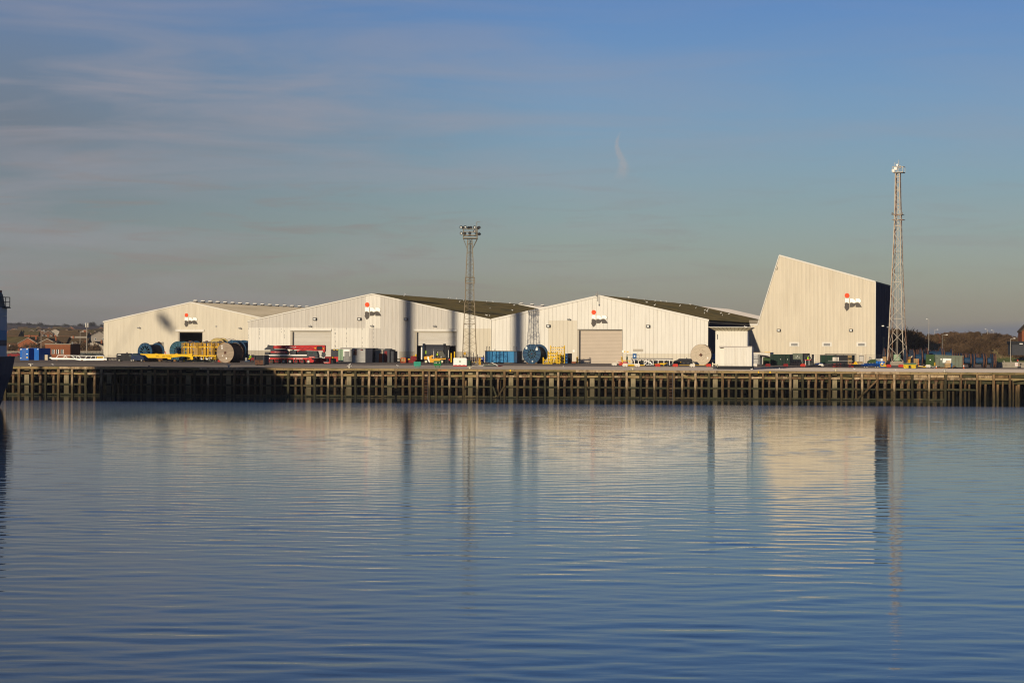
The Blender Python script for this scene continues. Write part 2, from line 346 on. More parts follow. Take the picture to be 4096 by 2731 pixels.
Z *= 1+.6*np.clip((150-Y)/110, 0, 1)               # fresher breeze over the open water nearer the camera
edge = np.clip(np.minimum.reduce([X-x0, x1-X, Y-y0, y1-Y])/4, 0, 1); Z *= edge
Z *= np.clip((404-Y)/14, .25, 1)
co = np.stack([X, Y, Z], -1).reshape(-1, 3)
idx = np.arange(nx*ny).reshape(ny, nx)
quads = np.stack([idx[:-1, :-1], idx[:-1, 1:], idx[1:, 1:], idx[1:, :-1]], -1).reshape(-1, 4)
me = bpy.data.meshes.new('water'); me.vertices.add(len(co)); me.vertices.foreach_set('co', co.ravel())
me.loops.add(quads.size); me.loops.foreach_set('vertex_index', quads.ravel()); me.polygons.add(len(quads))
me.polygons.foreach_set('loop_start', np.arange(0, quads.size, 4)); me.update(calc_edges=True)
me.polygons.foreach_set('use_smooth', [True]*len(quads)); me.materials.append(wm_)
put('water', me, kind='structure', loc=(0, 0, WZ))
g = G()
for q in ((-2600, 2600, -700, 42), (-2600, x0, 42, 404), (x1, 2600, 42, 404), (-2600, 2600, 404, 416)):
    g.add([(q[0], q[2], 0), (q[1], q[2], 0), (q[1], q[3], 0), (q[0], q[3], 0)], [(0, 1, 2, 3)])
put('open_water', g.mesh('open_water', wm_), kind='structure', loc=(0, 0, WZ))
# ------------------------------------------------------------------ ground
DE = 398.0
def sheet(name, m, x0, x1, y0, y1, z, nx=1, ny=1):
    g = G()
    V = [(x0+(x1-x0)*i/nx, y0+(y1-y0)*j/ny, z) for j in range(ny+1) for i in range(nx+1)]
    g.add(V, [(j*(nx+1)+i, j*(nx+1)+i+1, (j+1)*(nx+1)+i+1, (j+1)*(nx+1)+i) for j in range(ny) for i in range(nx)])
    return put(name, g.mesh(name, m), kind='structure')
gg = G(); gg.box(-2600, 2600, 410, 4300, -6.3, -.008)
put('ground', gg.mesh('ground', 'field'), kind='structure')
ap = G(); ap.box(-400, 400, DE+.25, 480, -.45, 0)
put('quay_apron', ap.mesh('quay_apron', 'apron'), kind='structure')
sheet('asphalt_yard', 'asphalt', -400, 400, 468, 900, .004)
# ------------------------------------------------------------------ timber jetty
KE = F/DE
def ex(px): return (uv(px, 1480)[0]-CX)/KE
jt = put('timber_jetty', None, None, 'long weathered timber jetty with piles and horizontal walings along the water', 'jetty', loc=(0, DE, 0))
piles = [-242, -189, -136, -83, -30, 23, 77, 130, 183, 236, 289, 343, 407, 460, 515, 568, 620, 673, 724, 779, 833, 886, 939, 992, 1046, 1100, 1154, 1208, 1259, 1313, 1368, 1422, 1477, 1531, 1584, 1638,
         1693, 1744, 1797, 1853, 1909, 1964, 2018, 2070, 2124, 2179, 2233, 2287, 2342, 2397, 2451, 2506, 2562, 2617, 2671, 2729, 2782, 2836, 2890, 2945, 2999, 3052, 3106, 3160, 3210, 3264, 3318, 3365, 3412, 3447, 3508, 3576, 3648, 3716, 3782, 3843, 3908, 3974, 4039, 4105, 4170, 4236, 4300]
PX = [ex(p) for p in piles]
def jpart(name, m, g, loc=None, ry=0, label=None):
    o = put(name, g.mesh(name, m), jt, label)
    if loc: o.location = loc
    if ry: o.rotation_euler = (0, ry, 0)
    return o
rr = random.Random(3)
for i, x in enumerate(PX):
    wd = rr.uniform(.34, .43); top = -.47+rr.uniform(-.04, .03); bot = -3.6 if piles[i] == 1584 else WZ-.9
    g = G(); n = 5
    for a in range(n):                              # hewn, slightly irregular timber
        za, zb = top+(bot-top)*a/n, top+(bot-top)*(a+1)/n
        j0 = rr.uniform(-.02, .02)
        g.box(-wd/2+j0, wd/2+j0, -.12, .24, zb, za)
    jpart('fender_pile', rr.choice(['timber', 'timber', 'timber_wet', 'timber_bleached']), g, (x, -.18, 0), rr.uniform(-.02, .02))
for x0_, x1_ in zip(PX, PX[1:]):
    a, b_ = x0_+.22, x1_-.22; mid = (x0_+x1_)/2; pxm = mid*KE+CX
    j = lambda s=.03: rr.uniform(-s, s)
    jpart('waling', rr.choice(['timber_rail', 'timber_rail', 'timber_bleached', 'timber']), G().prism([(a, -1.46+j(.05)), (b_, -1.46+j(.05)), (b_, -1.07+j(.04)), (a, -1.07+j(.04))], -.02+j(.02), .22))
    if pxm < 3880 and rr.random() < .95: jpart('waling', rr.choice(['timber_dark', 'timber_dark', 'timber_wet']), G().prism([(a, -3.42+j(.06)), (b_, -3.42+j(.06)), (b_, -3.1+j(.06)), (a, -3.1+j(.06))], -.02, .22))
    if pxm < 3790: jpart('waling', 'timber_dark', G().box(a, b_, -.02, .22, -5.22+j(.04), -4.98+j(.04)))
# edge beam in long lengths, with bolts
x = PX[0]-3
while x < PX[-1]+3:
    L_ = rr.uniform(7.5, 9.5); dz = rr.uniform(-.03, .02)
    if 2940 < x*KE+CX < 2990: pass
    bm = jpart('edge_beam', rr.choice(['timber_rail', 'timber_rail', 'timber_bleached']), G().box(x+.02, x+L_-.02, -.32, .25, -.44+dz, -.02+dz*.5))
    q = x+.6
    g = G()
    while q < x+L_-.3:
        g.cyl((q, -.34, -.2+rr.uniform(-.1, .1)), (q, -.31, -.2), .05, 6); q += rr.uniform(1.2, 2.0)
    put('bolt', g.mesh('bolt', 'black'), bm)
    x += L_
wide = [121, 280, 438, 598, 757, 916, 1075, 1236, 1397, 1560, 1878, 2042, 2205, 2369, 2530, 2860, 3022, 3182, 3342]
for i, (x0_, x1_) in enumerate(zip(PX, PX[1:])):
    mid = (x0_+x1_)/2; pxm = mid*KE+CX
    sect = pxm > 3360
    if not sect:
        # concrete beam ends and cross head behind the walings
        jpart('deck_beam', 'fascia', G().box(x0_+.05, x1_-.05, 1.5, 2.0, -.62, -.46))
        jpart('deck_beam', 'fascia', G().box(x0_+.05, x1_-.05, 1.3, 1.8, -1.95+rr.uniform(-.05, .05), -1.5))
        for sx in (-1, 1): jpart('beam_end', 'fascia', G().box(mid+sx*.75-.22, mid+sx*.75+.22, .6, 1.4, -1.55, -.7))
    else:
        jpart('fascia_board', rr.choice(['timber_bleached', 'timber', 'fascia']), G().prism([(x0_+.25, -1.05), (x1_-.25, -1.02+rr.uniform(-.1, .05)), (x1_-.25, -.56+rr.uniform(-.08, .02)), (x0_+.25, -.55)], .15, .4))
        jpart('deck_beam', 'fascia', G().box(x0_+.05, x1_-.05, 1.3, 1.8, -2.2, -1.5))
    if any(abs(pxm-w_) < 28 for w_ in wide):
        g = G().box(-.42, .42, .7, 1.6, -1.0 if i % 2 else -.75, -.46); g.box(-.42, .42, .7, 1.6, -3.25, -1.5)
        ww_ = rr.uniform(.40, .48); g.box(-ww_, ww_, .7, 1.6, WZ-.9, -3.35)
        for q in (-.14, .15): g.box(q, q+.05, .66, .7, -3.1, -1.75)
        jpart('concrete_pier', 'concrete_pale', g, (mid, 0, 0))
    elif pxm < 3780:
        r_ = rr.uniform(.2, .26)
        g = G(); g.cyl((0, 1, WZ-.9), (0, 1, -3.3), r_*1.12, 10, r_*1.05); g.cyl((0, 1, -3.3), (0, 1, -1.55), r_, 10)
        p = jpart('round_pile', 'pile_round', g, (mid+rr.uniform(-.08, .08), 0, 0))
        g = G(); g.box(-.33, .33, .55, .7, -1.68, -1.55); g.box(-.33, -.25, .5, .7, -1.9, -1.55); g.box(.25, .33, .5, .7, -1.9, -1.55)
        g.box(-.36, .36, .5, .75, -.95, -.8); g.box(-.36, -.27, .5, .7, -1.06, -.8); g.box(.27, .36, .5, .7, -1.06, -.8)
        put('pile_collar', g.mesh('pile_collar', 'rust'), p)
    if rr.random() < .55:
        q = mid+rr.choice((-1, 1))*rr.uniform(.5, .9)
        jpart('inner_pile', 'timber', G().cyl((0, rr.uniform(2.5, 4), WZ-.9), (0, 3, -1.6), .18, 8), (q, 0, 0), rr.uniform(-.03, .03))
for px in range(3800, 4300, 22):
    if min(abs(px-p) for p in piles) > 8: jpart('inner_pile', 'timber', G().cyl((0, rr.uniform(1, 2.2), WZ-.9), (0, rr.uniform(1, 2), -1.2), rr.uniform(.15, .3), 8), (ex(px+rr.uniform(-4, 4)), 0, 0))
for px in range(3480, 3790, 33):
    jpart('inner_pile', 'timber', G().cyl((0, rr.uniform(1.5, 2.2), WZ-.9), (0, 1.5, -1.2), rr.uniform(.2, .36), 8), (ex(px+rr.uniform(-6, 6)), 0, 0))
# ladders, raking struts and broken planks
for px, wv_ in ((1704, 8), (2682, 8)):
    xa, xb = ex(px-wv_), ex(px+wv_); g = G()
    for xx in (xa, xb): g.box(xx-.04, xx+.04, -.3, -.2, WZ-.5, -.47)
    lad = jpart('ladder', 'dark_grey', g); z_ = -.7
    while z_ > WZ: put('rung', G().box(xa, xb, -.27, -.23, z_-.025, z_+.025).mesh('rung', 'rust'), lad); z_ -= .28
    jpart('fender_pile', 'timber', G().box(ex(px+13)-.19, ex(px+13)+.19, -.3, .06, WZ-.9, -.47))
for a, b_, m in (((1972, 1545), (1985, 1586), 'timber_dark'), ((2018, 1542), (1990, 1588), 'timber'), ((3508, 1520), (3433, 1594), 'timber'), ((2732, 1500), (2778, 1516), 'timber_rail'), ((4050, 1521), (4110, 1515), 'timber_rail')):
    A, B_ = at(*a, DE-.5), at(*b_, DE-.5); A.y = B_.y = -.45
    jpart('raking_strut', m, G().bar(A, B_, .3, .3))
jpart('deck_slab', 'under_deck_black', G().box(PX[0]-3, PX[-1]+3, .25, 12.4, -.62, -.452))
jpart('rear_wall', 'under_deck_black', G().box(PX[0]-3, PX[-1]+3, 8.5, 8.9, -9, -.62))
bp_ = lambda px, m, wpx=4: put('paint_mark', G().box(ex(px), ex(px+wpx), DE-.335, DE-.322, -.42, -.04).mesh('paint_mark', m), None, None)
for px, m in ((330, 'yellow'), (1790, 'orange')): pass
# bollards along the edge
bol = None
BL = [(123, 1458, 'white_dirty', 'white mushroom bollard nearest the moored ship'), (596, 1464, 'blue_steel', 'small blue bollard in front of the black van'),
      (915, 1464, 'white_dirty', 'white bollard below the big brown wooden cable reel'), (1397, 1469, 'white_dirty', 'white bollard with a gull on top, below the grey cabins'),
      (1591, 1467, 'steel_grey', 'tiny grey bollard on the apron left of the teal skip'), (1879, 1475, 'cream_paint', 'cream bollard at the foot of the floodlight mast'),
      (2531, 1477, 'cream_paint', 'cream bollard in front of the white and yellow barrier group'), (3343, 1484, 'cream_paint', 'cream bollard below the big door-less tall shed'),
      (3778, 1486, 'white_dirty', 'white bollard in front of the green-grey steel skip')]
for px, py, m, lb in BL:
    X_ = ground(px, py)[0]*0+ex(px); sz = .5 if px in (596, 1591) else 1
    g = G(); g.cyl((0, 0, 0), (0, 0, .30*sz), .17*sz, 12, .15*sz); g.cyl((0, 0, .28*sz), (0, 0, .42*sz), .2*sz, 12, .38*sz); g.cyl((0, 0, .42*sz), (0, 0, .5*sz), .38*sz, 12, .3*sz)
    g.box(-.44*sz, .44*sz, -.09, .09, .38*sz, .47*sz)
    o = put('bollard', None, None, lb, 'bollard', 'mooring bollards along the jetty edge', loc=(X_*(DE+1.6)/DE, DE+1.6, .001))
    put('head', g.mesh('head', m, False), o)
    put('base_plate', G().box(-.3*sz, .3*sz, -.3*sz, .3*sz, 0, .03).mesh('base_plate', 'rust'), o)
lt = bpy.data.curves.new('lettering', 'FONT'); lt.body = 'CC POINT'; lt.size = .42; lt.extrude = .003; lt.materials.append(MAT['orange'])
lo = put('lettering', font_mesh(lt), jt); lo.location = (ex(1753), -.33, -.38); lo.rotation_euler = (math.pi/2, 0, 0); lo.scale = (.85, 1, 1)
for px in (2039, 3031, 3077): jpart('paint_mark', 'yellow', G().box(ex(px), ex(px)+.22, -.335, -.325, -.42, -.05))
# ------------------------------------------------------------------ sheds
ce, se = math.cos(FA), math.sin(FA)
LOGO = dict(white=[[(262,485),(452,485),(452,705),(400,670),(345,648),(300,655),(262,680)],
    [(492,485),(590,485),(650,500),(700,540),(742,606),(757,606),(757,485),(880,485),(945,500),(985,545),(998,600),(980,655),(945,690),(900,655),(830,638),(760,655),(700,685),(670,690),(620,665),(580,645),(540,652),(492,680)]],
    dark=[[(255,715),(300,685),(340,675),(400,695),(458,725),(460,900),(440,960),(400,1010),(330,1058),(225,878),(255,855)],
    [(485,715),(530,685),(580,675),(630,700),(670,712),(710,708),(760,685),(830,672),(885,682),(935,718),(980,780),(1035,878),(752,878),(752,765),(738,780),(700,835),(650,865),(600,876),(485,876)]])
class Shed(T):
    def __init__(s, name, label, ox, D0, group=None):
        u, _ = uv(ox, 1440); a = (u-CX)/F
        s.Ox, s.Oy = a*D0, D0
        s.o = put(name, None, None, label, 'warehouse', group, loc=(s.Ox, s.Oy, 0), rz=-FA); s.rz = -FA
    def L(s, px, py, d=0):
        u, v = uv(px, py); a = (u-CX)/F
        Ox, Oy = s.Ox+d*se, s.Oy+d*ce
        q = (a*Oy-Ox)/(ce+a*se); D = Oy-q*se
        s.k = F/D; s.cx = 1
        return q, H+(YH-v)/F*D
    def roofpt(s, px, py, zr, sr, m):              # point of the right hand slope seen at px,py -> s, d, z
        u, v = uv(px, py); a = (u-CX)/F; b = (YH-v)/F
        # unknown q,d :  Ox+q ce+d se = a D ; D = Oy-q se+d ce ; H+bD = zr-m(q-sr)
        A = np.array([[ce+a*se, se-a*ce], [-b*se+m, b*ce]]); R_ = np.array([a*s.Oy-s.Ox, zr+m*sr-H-b*s.Oy])
        q, d = np.linalg.solve(A, R_); return float(q), float(d), zr-m*(float(q)-sr)
    def clad(s, top, s0, s1, tiers, holes, step, ribs, rdep, matf, name='cladding_panel', gap=.006):
        """ribbed sheets: top(q) gives the verge height, tiers the z of the horizontal laps, holes (s0,s1,ztop) the doors"""
        cuts = sorted({round(s0, 3), round(s1, 3)} | {round(h[i], 3) for h in holes for i in (0, 1)})
        for ca, cb in zip(cuts, cuts[1:]):
            n = max(1, round((cb-ca)/step)); wd = (cb-ca)/n
            for i in range(n):
                qa, qb = ca+wd*i, ca+wd*(i+1); qm = (qa+qb)/2
                zt0 = 0
                for h in holes:
                    if h[0]-.01 < qm < h[1]+.01: zt0 = h[2]
                zl = [z for z in tiers]+[99]
                for ti, (za, zb) in enumerate(zip(zl, zl[1:])):
                    za = max(za, zt0)
                    if zb <= za+.05 or min(top(qa), top(qb)) < za+.05: continue
                    pr = [(qa+gap, .0)]; rw = wd/ribs
                    for r_ in range(ribs):
                        c_ = qa+rw*(r_+.5)
                        if rdep: pr += [(c_-rw*.3, 0), (c_-rw*.13, -rdep), (c_+rw*.13, -rdep), (c_+rw*.3, 0)]
                    pr += [(qb-gap, .0)]
                    lap = .012*(ti % 2)
                    V = [(q, y-lap, za) for q, y in pr]+[(q, y-lap, min(zb, top(q))) for q, y in pr]; n_ = len(pr)
                    g = G().add(V, [(k_, k_+1, k_+1+n_, k_+n_) for k_ in range(n_-1)])
                    s.part(name, matf(qm, ti, (za+min(zb, top(qm)))/2), g)
    def logo(s, px, py, r, parent=None):
        k_ = r/108.0; f = lambda p: (px+(p[0]-357)*k_, py+(p[1]-345)*k_)
        x, z = s.L(px, py); s_ = G().cyl((x, -.24, z), (x, -.15, z), r/s.k, 32)
        lg = s.part('logo', 'logo_red', s_)
        for pl in LOGO['white']:
            s.part('logo_letter', 'logo_white', s.P([f(p) for p in pl], -.25, -.17), lg)
            cxm = sum(p[0] for p in pl)/len(pl); cym = sum(p[1] for p in pl)/len(pl)
            s.part('logo_outline', 'logo_edge', s.P([f((cxm+(p[0]-cxm)*1.03+math.copysign(5, p[0]-cxm), cym+(p[1]-cym)*1.04+math.copysign(8, p[1]-cym))) for p in pl], -.165, -.14), lg)
        for pl in LOGO['dark']: s.part('logo_wave', 'logo_dark', s.P([f(p) for p in pl], -.25, -.17), lg)
    def lamp(s, px, py, on=True):
        x, z = s.L(px, py); g = G().box(x-.5, x+.5, -.75, -.35, z-.36, z+.36); g.bar((x, -.4, z), (x, 0, z+.1), .1)
        l = s.part('floodlight', 'black', g)
        s.part('lens', 'lamp_glass', G().box(x-.3, x+.3, -.78, -.751, z-.2, z+.2), l)
    def wlamp(s, px, py):
        x, z = s.L(px, py); g = G().cyl((x-.45, -.55, z+.05), (x+.45, -.65, z-.05), .2, 10); g.bar((x, -.5, z), (x, 0, z+.35), .09)
        s.part('wall_lamp', 'steel_grey', g)
    def verge(s, pts, m='trim_white', wd=.42):
        for a, b_ in zip(pts, pts[1:]): s.part('verge_trim', m, G().bar((a[0], -.16, a[1]-.1), (b_[0], -.16, b_[1]-.1), .22, wd))
    def gable_roof(s, q0, zr0, qr, zr, q1, zr1, depth, ml, mr, over=.3):
        for a, b_, m in (((q0-over, zr0-.03), (qr, zr), ml), ((qr, zr), (q1+over, zr1-.03), mr)):
            g = G(); V = []; pitch = .85; n = int((depth+.1)/pitch); per = []
            dz0 = [rr.uniform(-.06, .06) for _ in range(40)]
            for k_ in range(n):                     # corrugated sheets, the ribs run down the slope
                for fy, hz in ((0, 0), (.22, .13), (.42, .13), (.7, 0)): per.append((-.1+(k_+fy)*pitch, hz))
            for y, hz in per:
                f = max(0, y)/depth*38; i_ = int(f); dz = dz0[i_]*(1-f+i_)+dz0[i_+1]*(f-i_)
                V += [(a[0], y, a[1]+dz*.4+hz), (b_[0], y, b_[1]+dz*.6+hz)]
            g.add(V, [(2*k_, 2*k_+1, 2*k_+3, 2*k_+2) for k_ in range(len(per)-1)])
            g.add([(p[0], y, p[1]-.3) for y in (-.1, depth) for p in (a, b_)], [(0, 2, 3, 1)])
            s.part('roof', m, g)
    def walls(s, q0, z0_, q1, z1_, qr, zr, depth, mside, m='clad_white'):
        s.part('side_wall', m, G().box(q0, q0+.2, .25, depth, 0, z0_-.35))
        g = G().box(q1-.25, q1-.12, .02, depth, 0, z1_-.3)
        sw = s.part('side_wall', mside, g)
        n = max(2, round(depth/6)); 
        for i in range(n):
            a = depth*i/n
            put('wall_panel', G().box(q1-.12, q1-.02, a+.05, a+depth/n-.05, .1, z1_-.32).mesh('wall_panel', mside), sw)
        s.part('rear_wall', 'clad_dull', G().prism([(q0, 0), (q1, 0), (q1, z1_-.35), (qr, zr-.35), (q0, z0_-.35)], depth-.2, depth))
        s.part('floor', 'dark', G().box(q0+.3, q1-.3, .5, depth-1, .006, .03))
    def door(s, x0, y0, x1, yshut, ybase, m, hy=None, hx=None, jamb=7, slats=.30, hm='trim_white'):
        a, zt = s.L(x0, y0); b_, _ = s.L(x1, y0); _, zs = s.L((x0+x1)/2, yshut); zs = max(0.02, zs)
        d = s.part('door_frame', 'clad_dull', G().box(a, a+jamb/s.k, -.05, .6, 0, zt).box(b_-.15, b_, -.05, .6, 0, zt).box(a, b_, .1, .6, zt-.25, zt))
        if zt-.1 > zs:
            z_ = zs
            g = G()
            while z_ < zt-.05:
                h_ = min(slats, zt-z_)
                put('door_slat', G().prism([(0, 0), (.06, .03), (.06, h_-.05), (0, h_-.02)], 0, 1).mesh('x', m) if False else G().box(a+jamb/s.k+.3, b_-.15, .45+rr.uniform(0, .012), .5, z_+.012, z_+h_-.012).mesh('door_slat', m), d); z_ += slats
            put('door_backing', G().box(a+.4, b_-.1, .5, .55, zs, zt-.1).mesh('door_backing', 'dark_grey'), d)
        if hy:
            c_, z1_ = s.L(hx[0], hy[0]); e_, z0_ = s.L(hx[1], hy[1])
            put('roller_box', G().box(c_, e_, -.55, -.05, z0_, z1_).mesh('roller_box', hm), d)
        return d
ru = lambda c: (lambda q, t, z: c)
# ---- middle shed (second from the left)
A2 = Shed('warehouse_shed', 'middle grey-white gabled shed with patched cladding and mossy roof, behind the red crane', 1966, 560)
l2, r2, p2 = A2.L(993, 1283), A2.L(1966, 1277.5), A2.L(1490, 1174)
top2 = lambda q: l2[1]+(p2[1]-l2[1])*(q-l2[0])/(p2[0]-l2[0]) if q < p2[0] else r2[1]+(p2[1]-r2[1])*(r2[0]-q)/(r2[0]-p2[0])
t1, t0 = A2.L(1480, 1312)[1], A2.L(1480, 1404)[1]
def seg2(x): return A2.L(x, 1400)[0]
hd1 = (seg2(1162), seg2(1325), A2.L(1200, 1322)[1]); hd2 = (seg2(1659), seg2(1826), A2.L(1700, 1324)[1])
def m2(q, t, z):
    if t == 2:
        return 'clad_white' if seg2(1461) < q < seg2(1522) or q > seg2(1790) else 'clad_grey'
    if t == 1:
        if q < seg2(1476): return 'clad_white'
        if q > seg2(1828): return 'clad_cream' if q > seg2(1850) else 'clad_white'
        return 'clad_grey'
    if q < seg2(1160): return 'clad_dull'
    if seg2(1325) < q < seg2(1470): return 'clad_white'
    if q < seg2(1600): return 'clad_grey'
    return 'clad_dull' if q < seg2(1880) else 'clad_cream'
A2.clad(top2, l2[0], r2[0], [0, t0, t1], [hd1, hd2], 1.05, 3, .06, m2, gap=.012)
A2.verge([(l2[0]-.1, l2[1]), (p2[0], p2[1]), (r2[0], r2[1])], wd=.3)
A2.gable_roof(l2[0], l2[1], p2[0], p2[1], r2[0]+.6, r2[1]-.1, 140, 'roof_moss', 'roof_moss')
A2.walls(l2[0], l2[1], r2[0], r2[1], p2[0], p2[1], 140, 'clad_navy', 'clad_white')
A2.door(1162, 1323, 1325, 1470, 1450, 'door_slat', (1315, 1323), (1160, 1327), jamb=9)
A2.door(1659, 1325, 1826, 1382.5, 1450, 'door_slat', (1317, 1325), (1657, 1829), jamb=9)
A2.logo(1469.6, 1218.6, 9)
for px, py in ((1262, 1276), (1440, 1276), (1626, 1277)): A2.lamp(px, py)
for px, py in ((1243, 1305), (1490, 1304), (1741, 1305)): A2.wlamp(px, py)
for px in (1340, 1342, 1387, 1449, 1495):
    for k_ in range(5):
        if rr.random() < .75:
            x, z = A2.L(px, 1316+k_*17+rr.uniform(-3, 3)); A2.part('patch', 'steel_grey', G().box(x-.06, x+.07, -.075, -.055, z-.22, z+.2))
for px in (995, 1038, 1138, 1127):
    for k_ in range(4):
        if rr.random() < .8:
            x, z = A2.L(px, 1314+k_*12+rr.uniform(-3, 3)); A2.part('patch', 'steel_grey', G().box(x-.05, x+.06, -.075, -.055, z-.2, z+.2))
m_r2 = (p2[1]-r2[1])/(r2[0]-p2[0])
# ---- right shed
A3 = Shed('warehouse_shed', 'right-hand cream gabled shed with one big closed door and a navy side wall', 2144, 554)
l3, r3, p3 = A3.L(1966, 1277), A3.L(2833, 1280), A3.L(2397, 1182)
l3 = (l3[0]+.05, l3[1])
top3 = lambda q: l3[1]+(p3[1]-l3[1])*(q-l3[0])/(p3[0]-l3[0]) if q < p3[0] else r3[1]+(p3[1]-r3[1])*(r3[0]-q)/(r3[0]-p3[0])
seg3 = lambda x: A3.L(x, 1400)[0]
hd3 = (seg3(2309), seg3(2490), A3.L(2400, 1317)[1]); hs3 = (seg3(2270), seg3(2288), A3.L(2280, 1413)[1])
t31, t30 = A3.L(2400, 1282)[1], A3.L(2400, 1412)[1]
def m3(q, t, z):
    if t == 2: return 'clad_white'
    if t == 1: return 'clad_cream' if seg3(2193) < q < seg3(2308) else 'clad_white'
    return 'clad_grey' if q < seg3(2200) else 'clad_cream'
A3.clad(top3, l3[0], r3[0], [0, t30, t31], [hs3, hd3], 1.0, 1, .04, m3, gap=.018)
A3.verge([(l3[0], l3[1]), (p3[0], p3[1]), (r3[0]+.2, r3[1])], wd=.5)
A3.gable_roof(l3[0], l3[1], p3[0], p3[1], r3[0], r3[1], 122, 'roof_moss', 'roof_moss')
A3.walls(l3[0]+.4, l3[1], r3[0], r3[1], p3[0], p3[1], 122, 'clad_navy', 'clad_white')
A3.part('eaves_gutter', 'dark_grey', G().box(r3[0]-.02, r3[0]+.35, -.1, 122, r3[1]-.75, r3[1]-.35))
A3.door(2309, 1318, 2490, 1470, 1452, 'door_beige', None, None, jamb=8, slats=.36)
A3.part('door_track', 'black', G().box(hd3[0]+.3, hd3[1]-.2, -.1, .3, hd3[2]-.16, hd3[2]+.02))
A3.logo(2375.5, 1248.6, 8.95)
for px, py in ((2195.5, 1304), (2594, 1305)): A3.lamp(px, py)
A3.wlamp(2278, 1278)
x, z = A3.L(2392, 1182); g = G()
g.bar((x, -.5, z-1.5), (x, -.5, z+1.1), .1).bar((x+.35, -.5, z-2.6), (x+.35, -.5, z+.6), .08).box(x-.5, x-.1, -.6, -.4, z-.2, z+.5).bar((x+.3, -.5, z-2.6), (x+.42, -.5, z-2.2), .2)
A3.part('aerial', 'steel_grey', g)
A3.part('service_door', 'dark', G().box(hs3[0], hs3[1], .3, .4, 0, hs3[2]))
A3.part('blue_door', 'blue', A3.B(2530.5, 1414, 2546.5, 1447, -.09, -.055))
A3.part('notice', 'white', A3.B(2536, 1421, 2541, 1427, -.11, -.095))
A3.part('notice', 'white', A3.B(2489, 1401, 2502, 1409.5, -.11, -.06)); A3.part('notice', 'yellow', A3.B(2497, 1403, 2501.5, 1409, -.125, -.111))
A3.part('notice', 'yellow', A3.B(2507, 1404.5, 2514.5, 1408.5, -.11, -.06)); A3.part('notice', 'white', A3.B(2291.5, 1399, 2299, 1408, -.12, -.06))
for px in (2308, 2486):                             # striped guards beside the door
    gs = A3.part('corner_guard', 'yellow', A3.B(px, 1427, px+4.5, 1451, -.5, -.06))
    for k_ in range(4): put('stripe', A3.P([(px, 1432+k_*6), (px+4.5, 1428.5+k_*6), (px+4.5, 1431.5+k_*6), (px, 1435+k_*6)], -.52, -.5).mesh('stripe', 'black'), gs)
A3.part('plinth', 'brick', A3.B(2288, 1446, 2305, 1452, -.4, -.05))
A3.part('vent_louvre', 'clad_dull', A3.B(2532, 1396, 2573, 1406, -.09, -.055))
# ---- left shed
A1 = Shed('warehouse_shed', 'left-hand cream gabled shed with an open dark doorway and a row of roof vents', 600, 668)
l1, p1 = A1.L(415, 1286), A1.L(763, 1208); w1 = p1[0]-l1[0]; r1 = (p1[0]+w1, A1.L(1111, 1287)[1])
top1 = lambda q: l1[1]+(p1[1]-l1[1])*(q-l1[0])/w1 if q < p1[0] else r1[1]+(p1[1]-r1[1])*(r1[0]-q)/w1
seg1 = lambda x: A1.L(x, 1400)[0]
hd = (seg1(712), seg1(811), A1.L(760, 1325)[1]); t11, t10 = A1.L(700, 1314)[1], A1.L(700, 1404)[1]
A1.clad(top1, l1[0], r1[0], [0, t10, t11], [hd], 1.15, 3, .055, lambda q, t, z: 'clad_cream')
A1.verge([(l1[0]-.2, l1[1]), (p1[0], p1[1]), (r1[0]+.2, r1[1])], 'trim_white', .35)
A1.gable_roof(l1[0], l1[1], p1[0], p1[1], r1[0], r1[1], 172, 'roof_beige', 'roof_beige')
A1.walls(l1[0], l1[1], r1[0], r1[1], p1[0], p1[1], 172, 'clad_navy', 'clad_cream')
A1.door(712, 1326, 811, 1327, 1440, 'door_slat', (1318, 1326), (705, 818), jamb=7)
A1.logo(746.6, 1260.3, 7.2)
for px, py in ((558, 1311.5), (963, 1313)): A1.wlamp(px, py)
g = A1.B(426, 1292, 434, 1426, -.12, -.06); A1.part('downpipe', 'clad_cream', g)
for px, py in ((866, 1306),): A1.part('wall_box', 'steel_grey', A1.B(px-3, py-3, px+3, py+2, -.2, -.06))
for i in range(17):
    px = 783+(1199-783)*(i/14)
    u_, v_ = uv(px, 1209+(px-783)*.0565); a_ = (u_-CX)/F
    d = ((a_*(A1.Oy-p1[0]*se))-(A1.Ox+p1[0]*ce))/(se-a_*ce)
    if d > 170: break
    g = G().box(-.45, .45, -.5, .5, -.15, .32); v_o = A1.part('roof_vent', 'dark_grey', g); v_o.location = (p1[0], d, p1[1]+.1)
    c_ = put('vent_cap', G().cyl((0, 0, .3), (0, 0, .62), .85, 12, .7).mesh('vent_cap', 'trim_white'), A1.o); c_.parent = v_o
m_r1 = (p1[1]-r1[1])/w1
for row, (q_, off) in enumerate(((5, 0), (13, 4), (21, 2))):
    d = 8+off
    while d < 160:
        q = p1[0]+q_; z = p1[1]-m_r1*q_
        A1.part('rooflight', 'clad_dull' if False else 'steel_grey', G().add([(q-.4, d, z+.02+m_r1*.4), (q+.4, d, z+.02-m_r1*.4), (q+.4, d+7, z+.05-m_r1*.4), (q-.4, d+7, z+.05+m_r1*.4)], [(0, 1, 2, 3)]).add([(q-.4, d, z-.05+m_r1*.4), (q+.4, d, z-.05-m_r1*.4), (q+.4, d, z+.05-m_r1*.4), (q-.4, d, z+.05+m_r1*.4)], [(0, 1, 2, 3)]))
        d += 11
